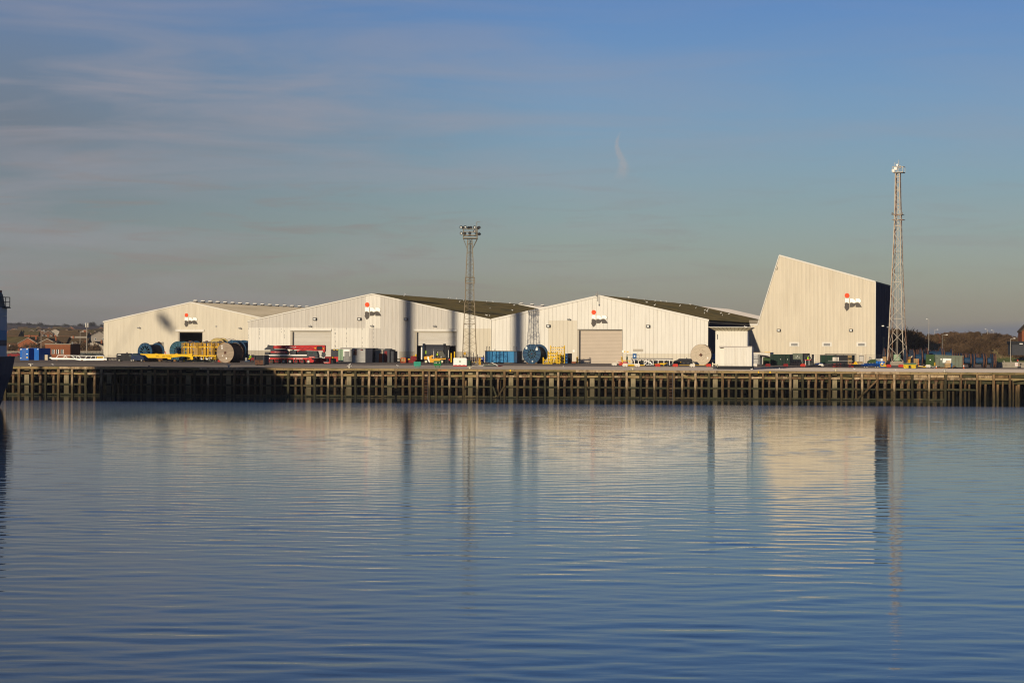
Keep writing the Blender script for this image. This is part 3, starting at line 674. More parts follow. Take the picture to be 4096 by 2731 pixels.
# ---- pale sheds behind the mossy roofs
def rear(label, ox, oy, peak, right, q_left, depth, mroof, vents=()):
    S_ = Shed('rear_warehouse', label, 0, 100); u, _ = uv(ox, 1300); S_.Oy = oy; S_.Ox = (u-CX)/F*oy; S_.o.location = (S_.Ox, S_.Oy, 0)
    p_, r_ = S_.L(*peak), S_.L(*right); l_ = (p_[0]-q_left, r_[1])
    S_.part('gable_wall', 'clad_white', G().prism([(l_[0], 0), (r_[0], 0), (r_[0], r_[1]-.2), (p_[0], p_[1]-.2), (l_[0], l_[1]-.2)], 0, .3))
    S_.verge([(l_[0], l_[1]), (p_[0], p_[1]), (r_[0]+.2, r_[1])], 'trim_white', .7)
    S_.gable_roof(l_[0], l_[1], p_[0], p_[1], r_[0], r_[1], depth, mroof, mroof)
    S_.part('side_wall', 'clad_navy', G().box(r_[0]-.3, r_[0]-.1, .3, depth, 0, r_[1]-.3))
    for d in vents:
        v_o = S_.part('roof_vent', 'dark_grey', G().box(-.45, .45, -.5, .5, -.15, .32)); v_o.location = (p_[0], d, p_[1]+.1)
        put('vent_cap', G().cyl((0, 0, .3), (0, 0, .6), .8, 12, .65).mesh('vent_cap', 'trim_white'), v_o)
rear('pale roofed shed behind the mossy roof of the middle shed', 2076, 700, (2076, 1219), (2460, 1290), 20, 90, 'roof_pale', (3, 16, 29, 42, 55))
rear('pale roofed shed with white verge behind the mossy roof of the right-hand shed', 2787, 672, (2783, 1224.5), (3040, 1283), 22, 60, 'roof_pale')
# ---- tall leaning shed
A4 = Shed('tall_shed', 'tall beige cable tower shed with slanted left side and logo near its right corner', 2996, 597)
e0, e1, e2_, e3 = A4.L(2996, 1297), A4.L(3031, 1297), A4.L(3117.5, 1020), A4.L(3502, 1125.5)
def top4(q):
    if q <= e1[0]: return e1[1]
    if q <= e2_[0]: return e1[1]+(e2_[1]-e1[1])*(q-e1[0])/(e2_[0]-e1[0])
    return e2_[1]+(e3[1]-e2_[1])*(q-e2_[0])/(e3[0]-e2_[0])
tz = [0]+[A4.L(3250, y)[1] for y in (1360, 1266, 1172, 1079)]
A4.clad(top4, e0[0], e3[0], tz, [], 1.12, 3, .085, lambda q, t, z: 'clad_beige')
A4.verge([e1, e2_, e3], 'trim_white', .4); A4.verge([e0, e1], 'trim_white', .4)
A4.part('corner_trim', 'trim_white', G().box(e3[0]-.02, e3[0]+.12, -.12, .1, 0, e3[1]-.1))
dp = 37
A4.part('roof', 'dark_grey', G().prism([(e2_[0], e2_[1]), (e3[0]+.05, e3[1]), (e3[0]+.05, e3[1]-.35), (e2_[0], e2_[1]-.35)], .1, dp))
A4.part('slanted_roof', 'clad_beige', G().prism([(e1[0], e1[1]), (e2_[0], e2_[1]-.05), (e2_[0]+.3, e2_[1]-.5), (e1[0]+.3, e1[1])], .1, dp))
A4.part('ledge', 'clad_dull', G().box(e0[0], e1[0]+.3, .1, dp, e0[1]-.3, e0[1]-.02))
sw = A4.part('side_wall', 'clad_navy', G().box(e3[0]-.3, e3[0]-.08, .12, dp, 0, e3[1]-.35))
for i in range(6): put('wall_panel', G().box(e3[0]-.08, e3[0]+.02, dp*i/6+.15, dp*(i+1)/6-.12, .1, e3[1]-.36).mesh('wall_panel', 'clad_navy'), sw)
A4.part('side_door', 'black', G().box(e3[0]+.02, e3[0]+.06, 18, 22, 0, 7.2)); A4.part('door_frame', 'dark_grey', G().box(e3[0]+.02, e3[0]+.1, 17.6, 22.4, 7.2, 7.5))
for d, h_ in ((9, 10.5), (19.5, 10.3)):
    fl = A4.part('floodlight', 'black', G().bar((e3[0]+.1, d, h_), (e3[0]+.9, d, h_+.1), .15)); put('lens', G().box(e3[0]+.8, e3[0]+1.4, d-.3, d+.3, h_-.1, h_+.2).mesh('lens', 'lamp_glass'), fl)
A4.part('rear_wall', 'clad_navy', G().prism([e0, e1, e2_, e3, (e3[0], 0), (e0[0], 0)], dp-.2, dp))
A4.part('side_wall', 'clad_navy', G().box(e0[0], e0[0]+.2, .2, dp, 0, e0[1]-.32))
A4.logo(3388.5, 1181.9, 9.4)
A4.lamp(3116, 1321); A4.lamp(3404.5, 1321)
for px in (3178, 3308, 3446):
    fr = A4.part('vent_frame', 'trim_white', A4.B(px-20, 1368, px+20, 1386, -.22, -.12))
    put('vent_surround', A4.B(px-16, 1371, px+16, 1385.5, -.26, -.22).mesh('vent_surround', 'clad_white'), fr)
    put('louvre', A4.B(px-13, 1373, px+13, 1383, -.29, -.26).mesh('louvre', 'steel_grey'), fr)
df = A4.part('door_frame', 'dark_grey', A4.B(3436.5, 1422, 3455, 1452, -.2, -.13)); put('door_leaf', A4.B(3438, 1424, 3454.5, 1452, -.24, -.2).mesh('door_leaf', 'clad_grey'), df)
A4.part('door_lamp', 'lamp_glass', A4.B(3442, 1416, 3449, 1418, -.3, -.1))
g = G()
for yy in (0.15, 3.2):
    for zz in (.15, .6, 1.1): g.bar((e0[0]+.1, yy, e0[1]+zz), (e1[0]-.1+zz*.3, yy, e0[1]+zz), .06)
for i in range(9): q = e0[0]+.1+(e1[0]-e0[0]-.2)*i/8; g.bar((q, .15, e0[1]), (q, .15, e0[1]+1.1), .06)
for zz in (.6, 1.1): g.bar((e0[0]+.1, .15, e0[1]+zz), (e0[0]+.1, 3.2, e0[1]+zz), .06)
A4.part('handrail', 'mast_white', g)
# ------------------------------------------------------------------ ship moored at the left, its stern just inside the frame
sh = put('moored_ship', None, None, 'dark blue hulled ship with white and blue superstructure at the left edge', 'ship', loc=(0, 0, WZ))
def sp(name, m, g, lb=None, par=None): return put(name, g.mesh(name, m), par or sh, lb)
g = G(); zd = 7.6
prof = [(-76.3, -.5), (-75.4, 2.5), (-74.4, 5), (-73.95, zd)]   # flare of the stern end at its far corner
V = []
for X_, z in prof: V += [(X_-.05, 288, z), (X_, 320, z), (X_-6, 325, z), (-345, 325, z), (-345, 296, z)]
# the near corner stays level with the far one so the end wall is seen edge-on
n = 5
Fc = [(i+5*j, (i+1) % n+5*j, (i+1) % n+5*(j+1), i+5*(j+1)) for j in range(3) for i in range(n)]+[(15, 16, 17, 18, 19)]
sp('hull', 'hull_navy', g.add(V, Fc))
SX = -73.55
tiers = [(zd, 9.15, 'ship_white'), (9.15, 10.0, 'hull_navy'), (10.0, 11.44, 'ship_teal'), (11.44, 13.5, 'ship_white'), (13.53, 14.7, 'ship_white')]
for a, b_, m in tiers: sp('superstructure', m, G().box(-106.5, SX, 303, 313, a, b_))
sp('accommodation_block', 'ship_white', G().box(-107, -78, 301, 314, 14.7, 19.5))  # unseen taller block, sized to throw its shadow over the jetty
g = G()
for z in (14.8, 15.5, 16.2): g.bar((SX-3, 302.5, z), (SX+.45, 312.8, z), .10).bar((SX-3, 312.8, z), (SX+.45, 312.8, z), .10)
for i in range(5): g.bar((SX+.45-i*.6, 312.8, 14.7), (SX+.45-i*.6, 312.8, 16.2), .09)
g.box(SX-3, SX+.5, 310, 313.2, 14.62, 14.74)
sp('railing', 'dark_grey', g)
fn = sp('funnel', 'dark_grey', G().prism([(SX-3, 14.7), (SX-.1, 14.7), (SX-.5, 16.6), (SX-.9, 17.3), (SX-3, 17.3)], 308, 312.5))
sp('funnel_cap', 'red_dull', G().box(SX-1.4, SX-.65, 309, 312.6, 16.2, 17.2), par=fn)
sp('funnel_pipe', 'ship_white', G().cyl((SX-1.8, 311, 16.8), (SX-1.8, 311, 17.7), .35, 10), par=fn)
# tall legs of the same vessel and an added shadow-casting crane stand outside the frame; their shadows fall on the sheds
def back(px, shed, z_aim, D):                       # where a thing must stand at depth D to shade the shed at px
    q, _ = shed.L(px, 1400); X_ = shed.Ox+q*ce; Y_ = shed.Oy-q*se; L_ = (Y_-D)
    return X_-math.tan(SUN_AZ)*L_, z_aim+math.tan(SUN_EL)*L_/math.cos(SUN_AZ)
for px, shed, wd, D_ in ((1632, A2, 3.0, 305), (1813, A2, 1.9, 305), (2072, A3, 2.9, 309)):
    X_, zt = back(px, shed, 19, D_)
    leg = sp('jacking_leg', 'dark_grey', G().cyl((X_, D_, 20), (X_, D_, zt-WZ), wd/2, 16))
    put('leg_base', G().cyl((X_, D_, zd-.1), (X_, D_, 20), .45, 10).mesh('leg_base', 'dark_grey'), leg)  # slim lower part, shaped to cast little shadow on the jetty
X_, zt = back(664, A1, 10.8, 308)
cr = sp('added_crane_boom', 'dark_grey', G().bar((X_-48, 308, zd+16), (X_+1, 308, zt-WZ+16), .2)); 
put('added_crane_pedestal', G().cyl((X_-48, 308, zd-.1), (X_-48, 308, zd+16), 1.6, 14).mesh('added_crane_pedestal', 'dark_grey'), cr)  # unseen boom and pedestal, added to carry the shadow-casting bars
hg = G()
for i in range(20):                                # loose unseen bars, shaped to cast a faint soft shadow blob
    t_ = rr.uniform(-1, 1); c_ = Vector((X_-t_*2.3, 308, zt-WZ+t_*2.4)); d_ = Vector((rr.uniform(-1, 1), rr.uniform(-.3, .3), rr.uniform(-1, 1))).normalized()*rr.uniform(.8, 1.9); hg.bar(c_-d_, c_+d_, .85)
put('shadow_bars', hg.mesh('shadow_bars', 'dark_grey'), cr, kind='stuff')
put('added_hoist_rope', G().bar((X_, 308, zt-WZ+1), (X_, 308, zt-WZ+16), .12).mesh('added_hoist_rope', 'dark_grey'), cr)
# ------------------------------------------------------------------ lattice masts
def lattice(t, rows, n_bays, leg_m, br_m, lw, bw, xbrace=False, ztop_px=None):
    """rows: (py, left px, right px) ; square plan; returns half width function"""
    pts = []
    for py, a, b_ in rows:
        xa, z = t.L(a, py); xb, _ = t.L(b_, py); pts.append((z, (xa+xb)/2, (xb-xa)/2/(abs(math.cos(t.rz))+abs(math.sin(t.rz)))*abs(t.cx)))
    pts.sort()
    def hw(z):
        for p, q in zip(pts, pts[1:]):
            if z <= q[0]: f = max(0, (z-p[0])/(q[0]-p[0])); return p[1]+(q[1]-p[1])*f, p[2]+(q[2]-p[2])*f
        return pts[-1][1:]
    cr = lambda z, i: (hw(z)[0]+hw(z)[1]*(-1, 1, 1, -1)[i], hw(z)[1]*(-1, -1, 1, 1)[i], z)
    for i in range(4):
        for p, q in zip(pts, pts[1:]): t.part('leg', leg_m if i in (0,) else leg_m, G().bar(cr(p[0], i), cr(q[0], i), lw))
    zs = [pts[0][0]]; H0 = pts[-1][0]-pts[0][0]; tot = sum(hw(pts[0][0]+H0*(k_+.5)/n_bays)[1] for k_ in range(n_bays))
    for k_ in range(n_bays): zs.append(zs[-1]+H0*hw(pts[0][0]+H0*(k_+.5)/n_bays)[1]/tot)
    for k_, (za, zb) in enumerate(zip(zs, zs[1:])):
        for i in range(4):
            j = (i+1) % 4; a_, b2 = (i, j) if (k_+i) % 2 else (j, i)
            t.part('brace', br_m, G().bar(cr(za, a_), cr(zb, b2), bw))
            if xbrace: t.part('brace', br_m, G().bar(cr(za, b2), cr(zb, a_), bw))
            if k_ % 3 == 0: t.part('brace', br_m, G().bar(cr(za, i), cr(za, j), bw))
    return hw, cr
M1 = T('floodlight_mast', 'rusty grey lattice mast with floodlight cluster on top, standing in the yard', 'light mast', 1878, 1457, D=510, rz=0)
hw, cr = lattice(M1, [(1458, 1849, 1908), (1335, 1854, 1902), (1212, 1859, 1898), (1209, 1861, 1896), (1083, 1864.5, 1894.5), (957, 1871, 1888)], 26, 'mast_grey', 'mast_grey', .16, .06, False)
z = M1.L(1878, 957)[1]
g = G()
for dx in (-.25, .25): g.bar((dx, 0, .1), (dx, 0, z), .06)
lad = M1.part('ladder', 'dark_grey', g)
M1.part('cable_run', 'black', G().box(-.09, .09, -.06, .06, .1, z-.3))
k_ = 1.2
while k_ < z-1: M1.part('cross_tie', 'mast_grey', G().bar((-.55, 0, k_), (.55, 0, k_), .06)); k_ += 1.95
def yz(py): return M1.L(1878, py)[1]
hw_ = 28/M1.k
for py in (953, 942, 928, 916.5):
    g = G(); w_ = .16 if py > 940 else .1
    for s_ in (-1, 1): g.box(-hw_, hw_, s_*hw_-w_/2, s_*hw_+w_/2, yz(py)-w_/2, yz(py)+w_/2).box(s_*hw_-w_/2, s_*hw_+w_/2, -hw_, hw_, yz(py)-w_/2, yz(py)+w_/2)
    M1.part('head_frame', 'mast_grey', g)
M1.part('platform', 'mast_grey', G().box(-hw_, hw_, -hw_, hw_, yz(953)-.12, yz(953)-.02))
g = G()
for sx in (-1, 1):
    for sy in (-1, 1): g.bar((sx*hw_, sy*hw_, yz(953)), (sx*hw_, sy*hw_, yz(914)), .1)
M1.part('head_posts', 'mast_grey', g, kind='stuff')
for sx in (-1, 1):
    for sy in (-1, 1): M1.part('strut', 'mast_grey', G().bar((sx*hw_, sy*hw_, yz(955)), cr(yz(995), (0 if sy < 0 else 3) if sx < 0 else (1 if sy < 0 else 2)), .09))
for (px, py, on) in ((1845, 910, 1), (1851, 909, 0), (1862, 909, 1), (1874, 910, 0), (1883, 909, 0), (1899, 910, 1), (1912, 911, 0), (1917, 911, 1), (1845, 932, 0), (1860, 935, 0), (1880, 934, 0), (1907, 934, 0), (1917, 935, 0), (1899, 924, 0)):
    x, zz = M1.L(px, py); fy = -hw_-.1 if on or px in (1860, 1880) else hw_*.4
    f = M1.part('floodlight', 'black', G().cyl((x, fy+.5, zz+.12), (x, fy-.1, zz-.05), .22, 10, .38))
    put('lens', G().cyl((x, fy-.1, zz-.05), (x, fy-.14, zz-.06), .2, 12).mesh('lens', 'lamp_glass' if px in (1845, 1862, 1899) else 'dark_grey'), f)
g = G(); x, zz = M1.L(1907, 951); x2, z2 = M1.L(1907, 890)
g.bar((x, -hw_, zz), (x, -hw_, z2), .1).bar((x, -hw_, z2), (x+.85, -hw_, z2), .1); M1.part('davit_arm', 'mast_grey', g)
g = G()
for py in (1111, 1121, 1133):
    for s_ in (-1, 1): g.bar((-1.15, s_*1.1, yz(py)), (1.15, s_*1.1, yz(py)), .08 if py < 1130 else .16).bar((s_*1.12, -1.1, yz(py)), (s_*1.12, 1.1, yz(py)), .08)
for sx in (-1.12, 1.12):
    for sy in (-1.1, 1.1): g.bar((sx, sy, yz(1133)), (sx, sy, yz(1109)), .08)
M1.part('rest_platform', 'mast_grey', g)
g = G()
for py in (1276, 1286, 1297): g.bar((-1.1, -1.3, yz(py)), (1.1, -1.3, yz(py)), .07)
M1.part('rest_platform', 'mast_grey', g)
M1.part('notice', 'yellow_deep', M1.B(1855, 1408, 1864, 1419, -1.75, -1.7))
g = G()
for i in range(4): x, y, z0_ = cr(0.1, i); g.box(x-.35, x+.35, y-.35, y+.35, .004, .22)
M1.part('footing', 'concrete', g, kind='stuff')
# tall white mast
pl = T('concrete_plinth', 'low concrete plinth under the tall white mast', 'plinth', 3591, 1461, D=553, rz=-FA)
pl.part('slab', 'concrete', pl.B(3536, 1447, 3640, 1462, -3.6, 3.8))
PZ = pl.L(3591, 1447)[1]
M2 = T('radio_mast', 'tall white painted lattice radio mast on a concrete plinth beside the tall shed', 'radio mast', 3591, 1444, D=553, rz=-.42, z=PZ)
hw, cr = lattice(M2, [(1446, 3549, 3633), (1318, 3556, 3624), (1090, 3568, 3614), (1000, 3573, 3611), (880, 3579, 3607.5), (800, 3581, 3605), (692, 3583, 3603)], 22, 'mast_rust', 'mast_white', .17, .085, False)
for i in (0, 1): 
    for a, b_ in ((1446, 1318), (1090, 1000), (1000, 880), (880, 692), (1318, 1090)):
        za, zb = M2.L(3591, a)[1], M2.L(3591, b_)[1]; p_, q_ = Vector(cr(za, i)), Vector(cr(zb, i)); off = Vector((-.12, -.12, 0)) if i == 0 else Vector((.04, -.14, 0))
        M2.part('leg_cover', 'mast_white', G().bar(p_+off, q_+off, .14))
y2 = lambda py: M2.L(3591, py)[1]
g = G(); wv = 20/M2.k
for zz in (y2(690), y2(668)):
    for s_ in (-1, 1): g.bar((-wv, s_*wv, zz), (wv, s_*wv, zz), .12).bar((s_*wv, -wv, zz), (s_*wv, wv, zz), .12)
for sx in (-1, 0, 1):
    for sy in (-1, 1): g.bar((sx*wv, sy*wv, y2(690)), (sx*wv, sy*wv, y2(668)), .1)
M2.part('head_cage', 'mast_white', g)
M2.part('head_floor', 'steel_grey', G().box(-wv, wv, -wv, wv, y2(690)-.15, y2(690)-.05))
for px, py, s_ in ((3586, 675, .38), (3577, 683, .34), (3594, 661, .22)): x, zz = M2.L(px, py); M2.part('equipment_box', 'white', G().box(x-s_, x+s_, -1.1, -.6, zz-s_, zz+s_))
x, zz = M2.L(3594, 661.5); M2.part('dish', 'white', G().cyl((x, -1.2, zz), (x, -1.0, zz), .28, 14))
for px, ya, yb in ((3581.5, 690, 649), (3597, 690, 640), (3602.5, 675, 664)): a_, b_ = M2.L(px, ya), M2.L(px, yb); M2.part('antenna', 'mast_white', G().bar((a_[0], -.4, a_[1]), (b_[0], -.4, b_[1]), .1 if px < 3600 else .3))
for py, w_ in ((880, 1.35), (860, 1.15)):
    g = G(); zz = y2(py)
    for s_ in (-1, 1): g.bar((-w_, s_*w_, zz), (w_, s_*w_, zz), .13).bar((s_*w_, -w_, zz), (s_*w_, w_, zz), .13)
    M2.part('ring_frame', 'mast_rust', g)
for px in (3574, 3612): x, zz = M2.L(px, 857); M2.part('floodlight', 'steel_grey', G().cyl((x*.75, -1.0, zz), (x*1.05, -1.3, zz+.1), .2, 10, .36))
for py in (1012, 1089, 1258): 
    zz = y2(py); c_, h_ = hw(zz); M2.part('landing', 'steel_grey', G().box(c_-h_, c_+h_*.9, -.5, .4, zz-.06, zz))
g = G(); g.bar((-.5, .2, .2), (-.25, .2, y2(700)), .07).bar((-.1, .2, .2), (.1, .2, y2(700)), .07); M2.part('ladder', 'mast_white', g)
# ------------------------------------------------------------------ kiosk
K = T('site_cabin', 'two-tier white corrugated control cabin with flared canopy and black base near the quay edge', 'cabin', 2935, 1478, D=424, rz=-.17)
def ribwall(t, name, m, x0, y0, x1, y1, d, pitch=.34, dep=.05, body=None, bm=None):
    a, b_ = t.L(x0, y1), t.L(x1, y0); w_ = b_[0]-a[0]; n = round(w_/pitch); rw = w_/n; pr = [(a[0], d)]
    for i in range(n): c_ = a[0]+rw*(i+.5); pr += [(c_-rw*.3, d), (c_-rw*.16, d-dep), (c_+rw*.16, d-dep), (c_+rw*.3, d)]
    pr.append((b_[0], d)); V = [(q, y, a[1]) for q, y in pr]+[(q, y, b_[1]) for q, y in pr]; n_ = len(pr)
    return t.part(name, m, G().add(V, [(k_, k_+1, k_+1+n_, k_+n_) for k_ in range(n_-1)]), body)
K.part('body', 'clad_white', K.B(2861, 1324, 2990, 1465, 0, 5.5))
b1 = K.part('lower_room', 'clad_white', K.B(2896, 1388, 3009, 1465, -1.0, 4.5))
ribwall(K, 'ribbed_sheet', 'clad_white', 2878, 1326, 2989, 1384, -.03, .30, .05)
ribwall(K, 'ribbed_sheet', 'clad_white', 2898, 1390, 3008, 1463, -1.03, .30, .05)
K.part('lower_roof', 'roof_pale', G().prism([K.L(2878, 1390), K.L(2878, 1384), K.L(3009, 1384.5), K.L(3010, 1388)], -1.1, 0))
K.part('base', 'black', K.B(2872, 1464, 3009, 1478, -1.1, 5.4))
a_, b_, c_, d_ = K.L(2838, 1309), K.L(3012, 1311), K.L(2988, 1323), K.L(2864, 1323)
V = [(a_[0], -2.2, a_[1]), (b_[0], -2.2, a_[1]), (b_[0], 7.2, a_[1]), (a_[0], 7.2, a_[1]), (d_[0], 0, d_[1]), (c_[0], 0, d_[1]), (c_[0], 5.5, d_[1]), (d_[0], 5.5, d_[1])]
K.part('canopy', 'cream_paint', G().add(V, [(0, 1, 2, 3), (4, 7, 6, 5), (0, 4, 5, 1), (1, 5, 6, 2), (2, 6, 7, 3), (3, 7, 4, 0)]))
for i in range(11):
    f = i/10; p_ = Vector(V[0]).lerp(Vector(V[1]), f); q_ = Vector(V[4]).lerp(Vector(V[5]), f); o_ = Vector((0, -.03, 0))
    K.part('canopy_rib', 'trim_rust', G().bar(p_+o_, q_+o_, .07))
K.part('canopy_edge', 'trim_white', G().bar(Vector(V[0])+Vector((-.05, -.02, .04)), Vector(V[1])+Vector((.05, -.02, .04)), .1))
x, zz = K.L(2870, 1352); K.part('number_sign', 'dark_grey', K.B(2868.6, 1337, 2871.6, 1357, -.05, -.02))
K.part('bracket', 'cream_paint', K.B(2849, 1449, 2853, 1465, -.6, -.3).bar((K.L(2853, 1456)[0], -.4, K.L(2853, 1456)[1]), (K.L(2870, 1458)[0], -.4, K.L(2870, 1458)[1]), .2).bar((K.L(2868, 1458)[0], -.5, K.L(2868, 1460)[1]), (K.L(2872, 1472)[0], -.5, K.L(2872, 1474)[1]), .16))
K.part('rubble', 'dark_grey', K.P([(2853, 1475), (2858, 1466), (2866, 1462), (2872, 1475)], -1.6, .5))
# ------------------------------------------------------------------ cable reels
def reel(name, label, px, py, r, width, th, kind='steel', m='blue_steel', md='cable_black', D=None, ro=.45, n=10, group='cable drums standing in the yard', rot=0.0, z=0):
    """a cable drum whose axis points back and to the right by th; front flange centred over px,py (foot of the rim)"""
    t = T(name, label, 'cable reel', px, py, group, D=D, rz=-th, z=z)
    rd = r*.80 if md != 'bare' else r*.42
    for y0, y1 in ((0, .16), (width-.16, width)):
        if kind == 'steel':
            fl = t.part('flange', m, G().ring((0, r), r*ro, r, y0, y1, 40))
            s_ = -1 if y0 == 0 else 1; ys = (y0-.07, y0) if s_ < 0 else (y1, y1+.07)
            put('rim', G().ring((0, r), r*.965, r*1.0, ys[0]-.03, ys[1]+.03, 40).mesh('rim', m), fl)
            for i in range(n):
                a = rot+2*math.pi*i/n; c_, q = math.cos(a), math.sin(a)
                put('spoke', G().bar((r*.12*c_, (ys[0]+ys[1])/2, r+r*.12*q), (r*.965*c_, (ys[0]+ys[1])/2, r+r*.965*q), .13, .12).mesh('spoke', 'spoke_blue' if 'steel' in m else m), fl)
            put('hub', G().cyl((0, y0-.1, r), (0, y1+.1, r), r*.17, 18).mesh('hub', m), fl); put('hub_bore', G().cyl((0, ys[0]-.06, r), (0, ys[1]+.06, r), r*.07, 12).mesh('hub_bore', 'rust'), fl)
        else:
            fl = t.part('flange', m, G().ring((0, r), .05, r, y0+.03, y1-.03, 44))
            if y0 == 0:
                npl = 17; ph = 2*r/npl; cr_, sr_ = math.cos(rot), math.sin(rot)
                for i in range(npl):
                    v0_, v1_ = -r+ph*i+.018, -r+ph*(i+1)-.018
                    h0, h1 = math.sqrt(max(.01, r*r-v0_*v0_)), math.sqrt(max(.01, r*r-v1_*v1_))
                    pts = [(-h0, v0_), (h0, v0_), (h1, v1_), (-h1, v1_)]
                    put('plank', G().prism([(x*cr_-y*sr_, r+x*sr_+y*cr_) for x, y in pts], -.03-rr.uniform(0, .015), .028).mesh('plank', m), fl)
                put('centre_plate', G().prism([(r*.13*math.cos(rot+math.pi/4*(1+2*q)+(.0 if kind == 'wood' else math.pi/4))*1.4, r+r*.13*math.sin(rot+math.pi/4*(1+2*q)+(.0 if kind == 'wood' else math.pi/4))*1.4) for q in range(4)], -.08, -.045).mesh('centre_plate', 'rust'), fl)
            put('rim', G().ring((0, r), r-.01, r+.035, y0-.03, y1+.01, 44).mesh('rim', 'rust'), fl)
    if md == 'bare': t.part('drum', m, G().cyl((0, .1, r), (0, width-.1, r), rd, 36, caps=False), smooth=True)
    elif md == 'lagged':
        nl = 44; dr_ = t.part('drum', 'cable_brown', G().cyl((0, .2, r), (0, width-.2, r), r*.93, 36, caps=False))
        for i in range(nl):
            a = 2*math.pi*i/nl; c_, q = math.cos(a), math.sin(a); tt = Vector((-q, 0, c_)); nn = Vector((c_, 0, q)); b0 = Vector((0, 0, r))+nn*(r*.965); hwd = math.pi*r*.965/nl-.015
            put('batten', G().bar(b0+Vector((0, .17, 0)), b0+Vector((0, width-.17, 0)), .08, hwd*2).mesh('batten', 'cable_brown') if abs(c_) > .75 else G().bar(b0+Vector((0, .17, 0)), b0+Vector((0, width-.17, 0)), hwd*2 if abs(q) > .7 else .2, .08 if abs(q) > .7 else .25).mesh('batten', 'cable_brown'), dr_)
    else:
        t.part('drum', md, G().cyl((0, .16, r), (0, width-.16, r), rd, 36, caps=False))
        if 'behind the black van' not in label: t.part('core_shade', 'black', G().cyl((0, .45, r), (0, .5, r), r*ro*1.03, 24))  # black disc stands in for the shade inside the hollow drum
        t.part('core', 'dark', G().cyl((0, .3, r), (0, width*.97, r), r*ro*1.02, 24, caps=False))
    for sx in (-1, 1): t.part('chock', 'wood_brown', G().prism([(sx*r*.32, .0), (sx*r*.55, 0), (sx*r*.55, r*.16)], -.1, .5).prism([(sx*r*.32, .0), (sx*r*.55, 0), (sx*r*.55, r*.16)], width-.5, width+.1))
    return t
def patch(t, ps, m='white', d=-.16, dd=.02):
    for (x0, y0, x1, y1) in ps: t.part('paper_label', m, t.B(x0, y0, x1, y1, d-dd, d))
R1 = reel('cable_reel', 'big brown wooden cable reel with planked face, left of the hi-vis worker', 901, 1450.5, 2.33, 4.3, .42, 'wood', 'wood_grey', 'lagged', rot=.12)
patch(R1, [(886.5, 1381, 890.5, 1387), (886.5, 1389.5, 891, 1395.5), (903.5, 1429.5, 908, 1436), (888, 1420.5, 893, 1423.5)], d=-.06)
R2 = reel('cable_reel', 'pale round wooden cable reel with rusty diamond plate, left of the white control cabin', 2803.5, 1462, 2.5, 1.5, .30, 'woodp', 'wood_pale', 'lagged', D=510, rot=.2)
for i in range(20):
    a = 2*math.pi*i/20; R2.part('bolt_head', 'black', G().cyl((1.22*math.cos(a), -.1, 2.5+1.22*math.sin(a)), (1.22*math.cos(a), -.05, 2.5+1.22*math.sin(a)), .055, 6))
patch(R2, [(2829, 1428, 2833, 1435)], d=-.06)
R3 = reel('cable_reel', 'large blue steel cable reel with black cable and paper labels, beside the yellow stillages', 2127, 1454.5, 2.42, 4.6, .40, 'steel', 'blue_steel', 'cable_black', n=12, ro=.47, rot=.12)
patch(R3, [(2103, 1387, 2110, 1396), (2143.5, 1393.5, 2151.5, 1400.5), (2145.5, 1388.5, 2151, 1392), (2128, 1443, 2133.5, 1447)], d=-.13)
reel('cable_reel', 'blue steel cable reel with open spoked flange, behind the black van', 580, 1445, 2.28, 4.9, .50, 'steel', 'blue_steel', 'cable_black', n=12, ro=.66, D=540, rot=.2)
reel('cable_reel', 'teal steel cable reel in front of the dark open doorway', 713, 1445, 2.52, 3.2, .30, 'steel', 'teal_steel', 'cable_black', n=12, ro=.48, D=562, rot=.3)
for px, py, r, D_, m, kd, lb in ((764, 1440, 2.6, 600, 'blue_steel', 'steel', 'blue cable reel directly behind the first yellow cage'), (785, 1440, 2.3, 602, 'blue_steel', 'steel', 'blue cable reel behind the gap between two yellow cages'),
        (820, 1440, 2.5, 602, 'blue_steel', 'steel', 'blue cable reel half hidden behind the second yellow cage'), (868, 1440, 3.05, 612, 'reel_tan', 'woodp', 'mustard yellow cable reel rising above the yellow cages'),
        (904, 1440, 3.0, 622, 'reel_beige', 'woodp', 'pale beige cable reel behind the mustard one'), (931, 1440, 2.75, 585, 'blue_steel', 'steel', 'blue cable reel right behind the brown wooden reel'),
        (858, 1440, 2.5, 590, 'blue_steel', 'steel', 'blue cable reel in front of the mustard yellow one'), (904, 1440, 2.5, 598, 'blue_steel', 'steel', 'blue cable reel in front of the pale beige one')):
    reel('cable_reel', lb, px, py, r, 2.6, .42, kd, m, 'cable_black', D=D_, n=8)
x, zz = 0, 0
RB = reel('cable_reel', 'dark blue cable reel wound full, against the corner of the middle shed', 975, 1440, 2.75, 3.4, .45, 'steel', 'blue_steel', 'cable_black', D=592, ro=.12)
for px, r, lb in ((773, 2.2, 'brown cable drum inside the first yellow cage'), (796, 2.0, 'brown cable drum between the first and second yellow cage'), (838, 2.2, 'brown cable drum inside the second yellow cage'), (862, 2.1, 'brown cable drum behind the third yellow cage')):
    reel('cable_reel', lb, px, 1440, r, 1.7, .9, 'woodp', 'wood_grey', 'lagged', D=560)
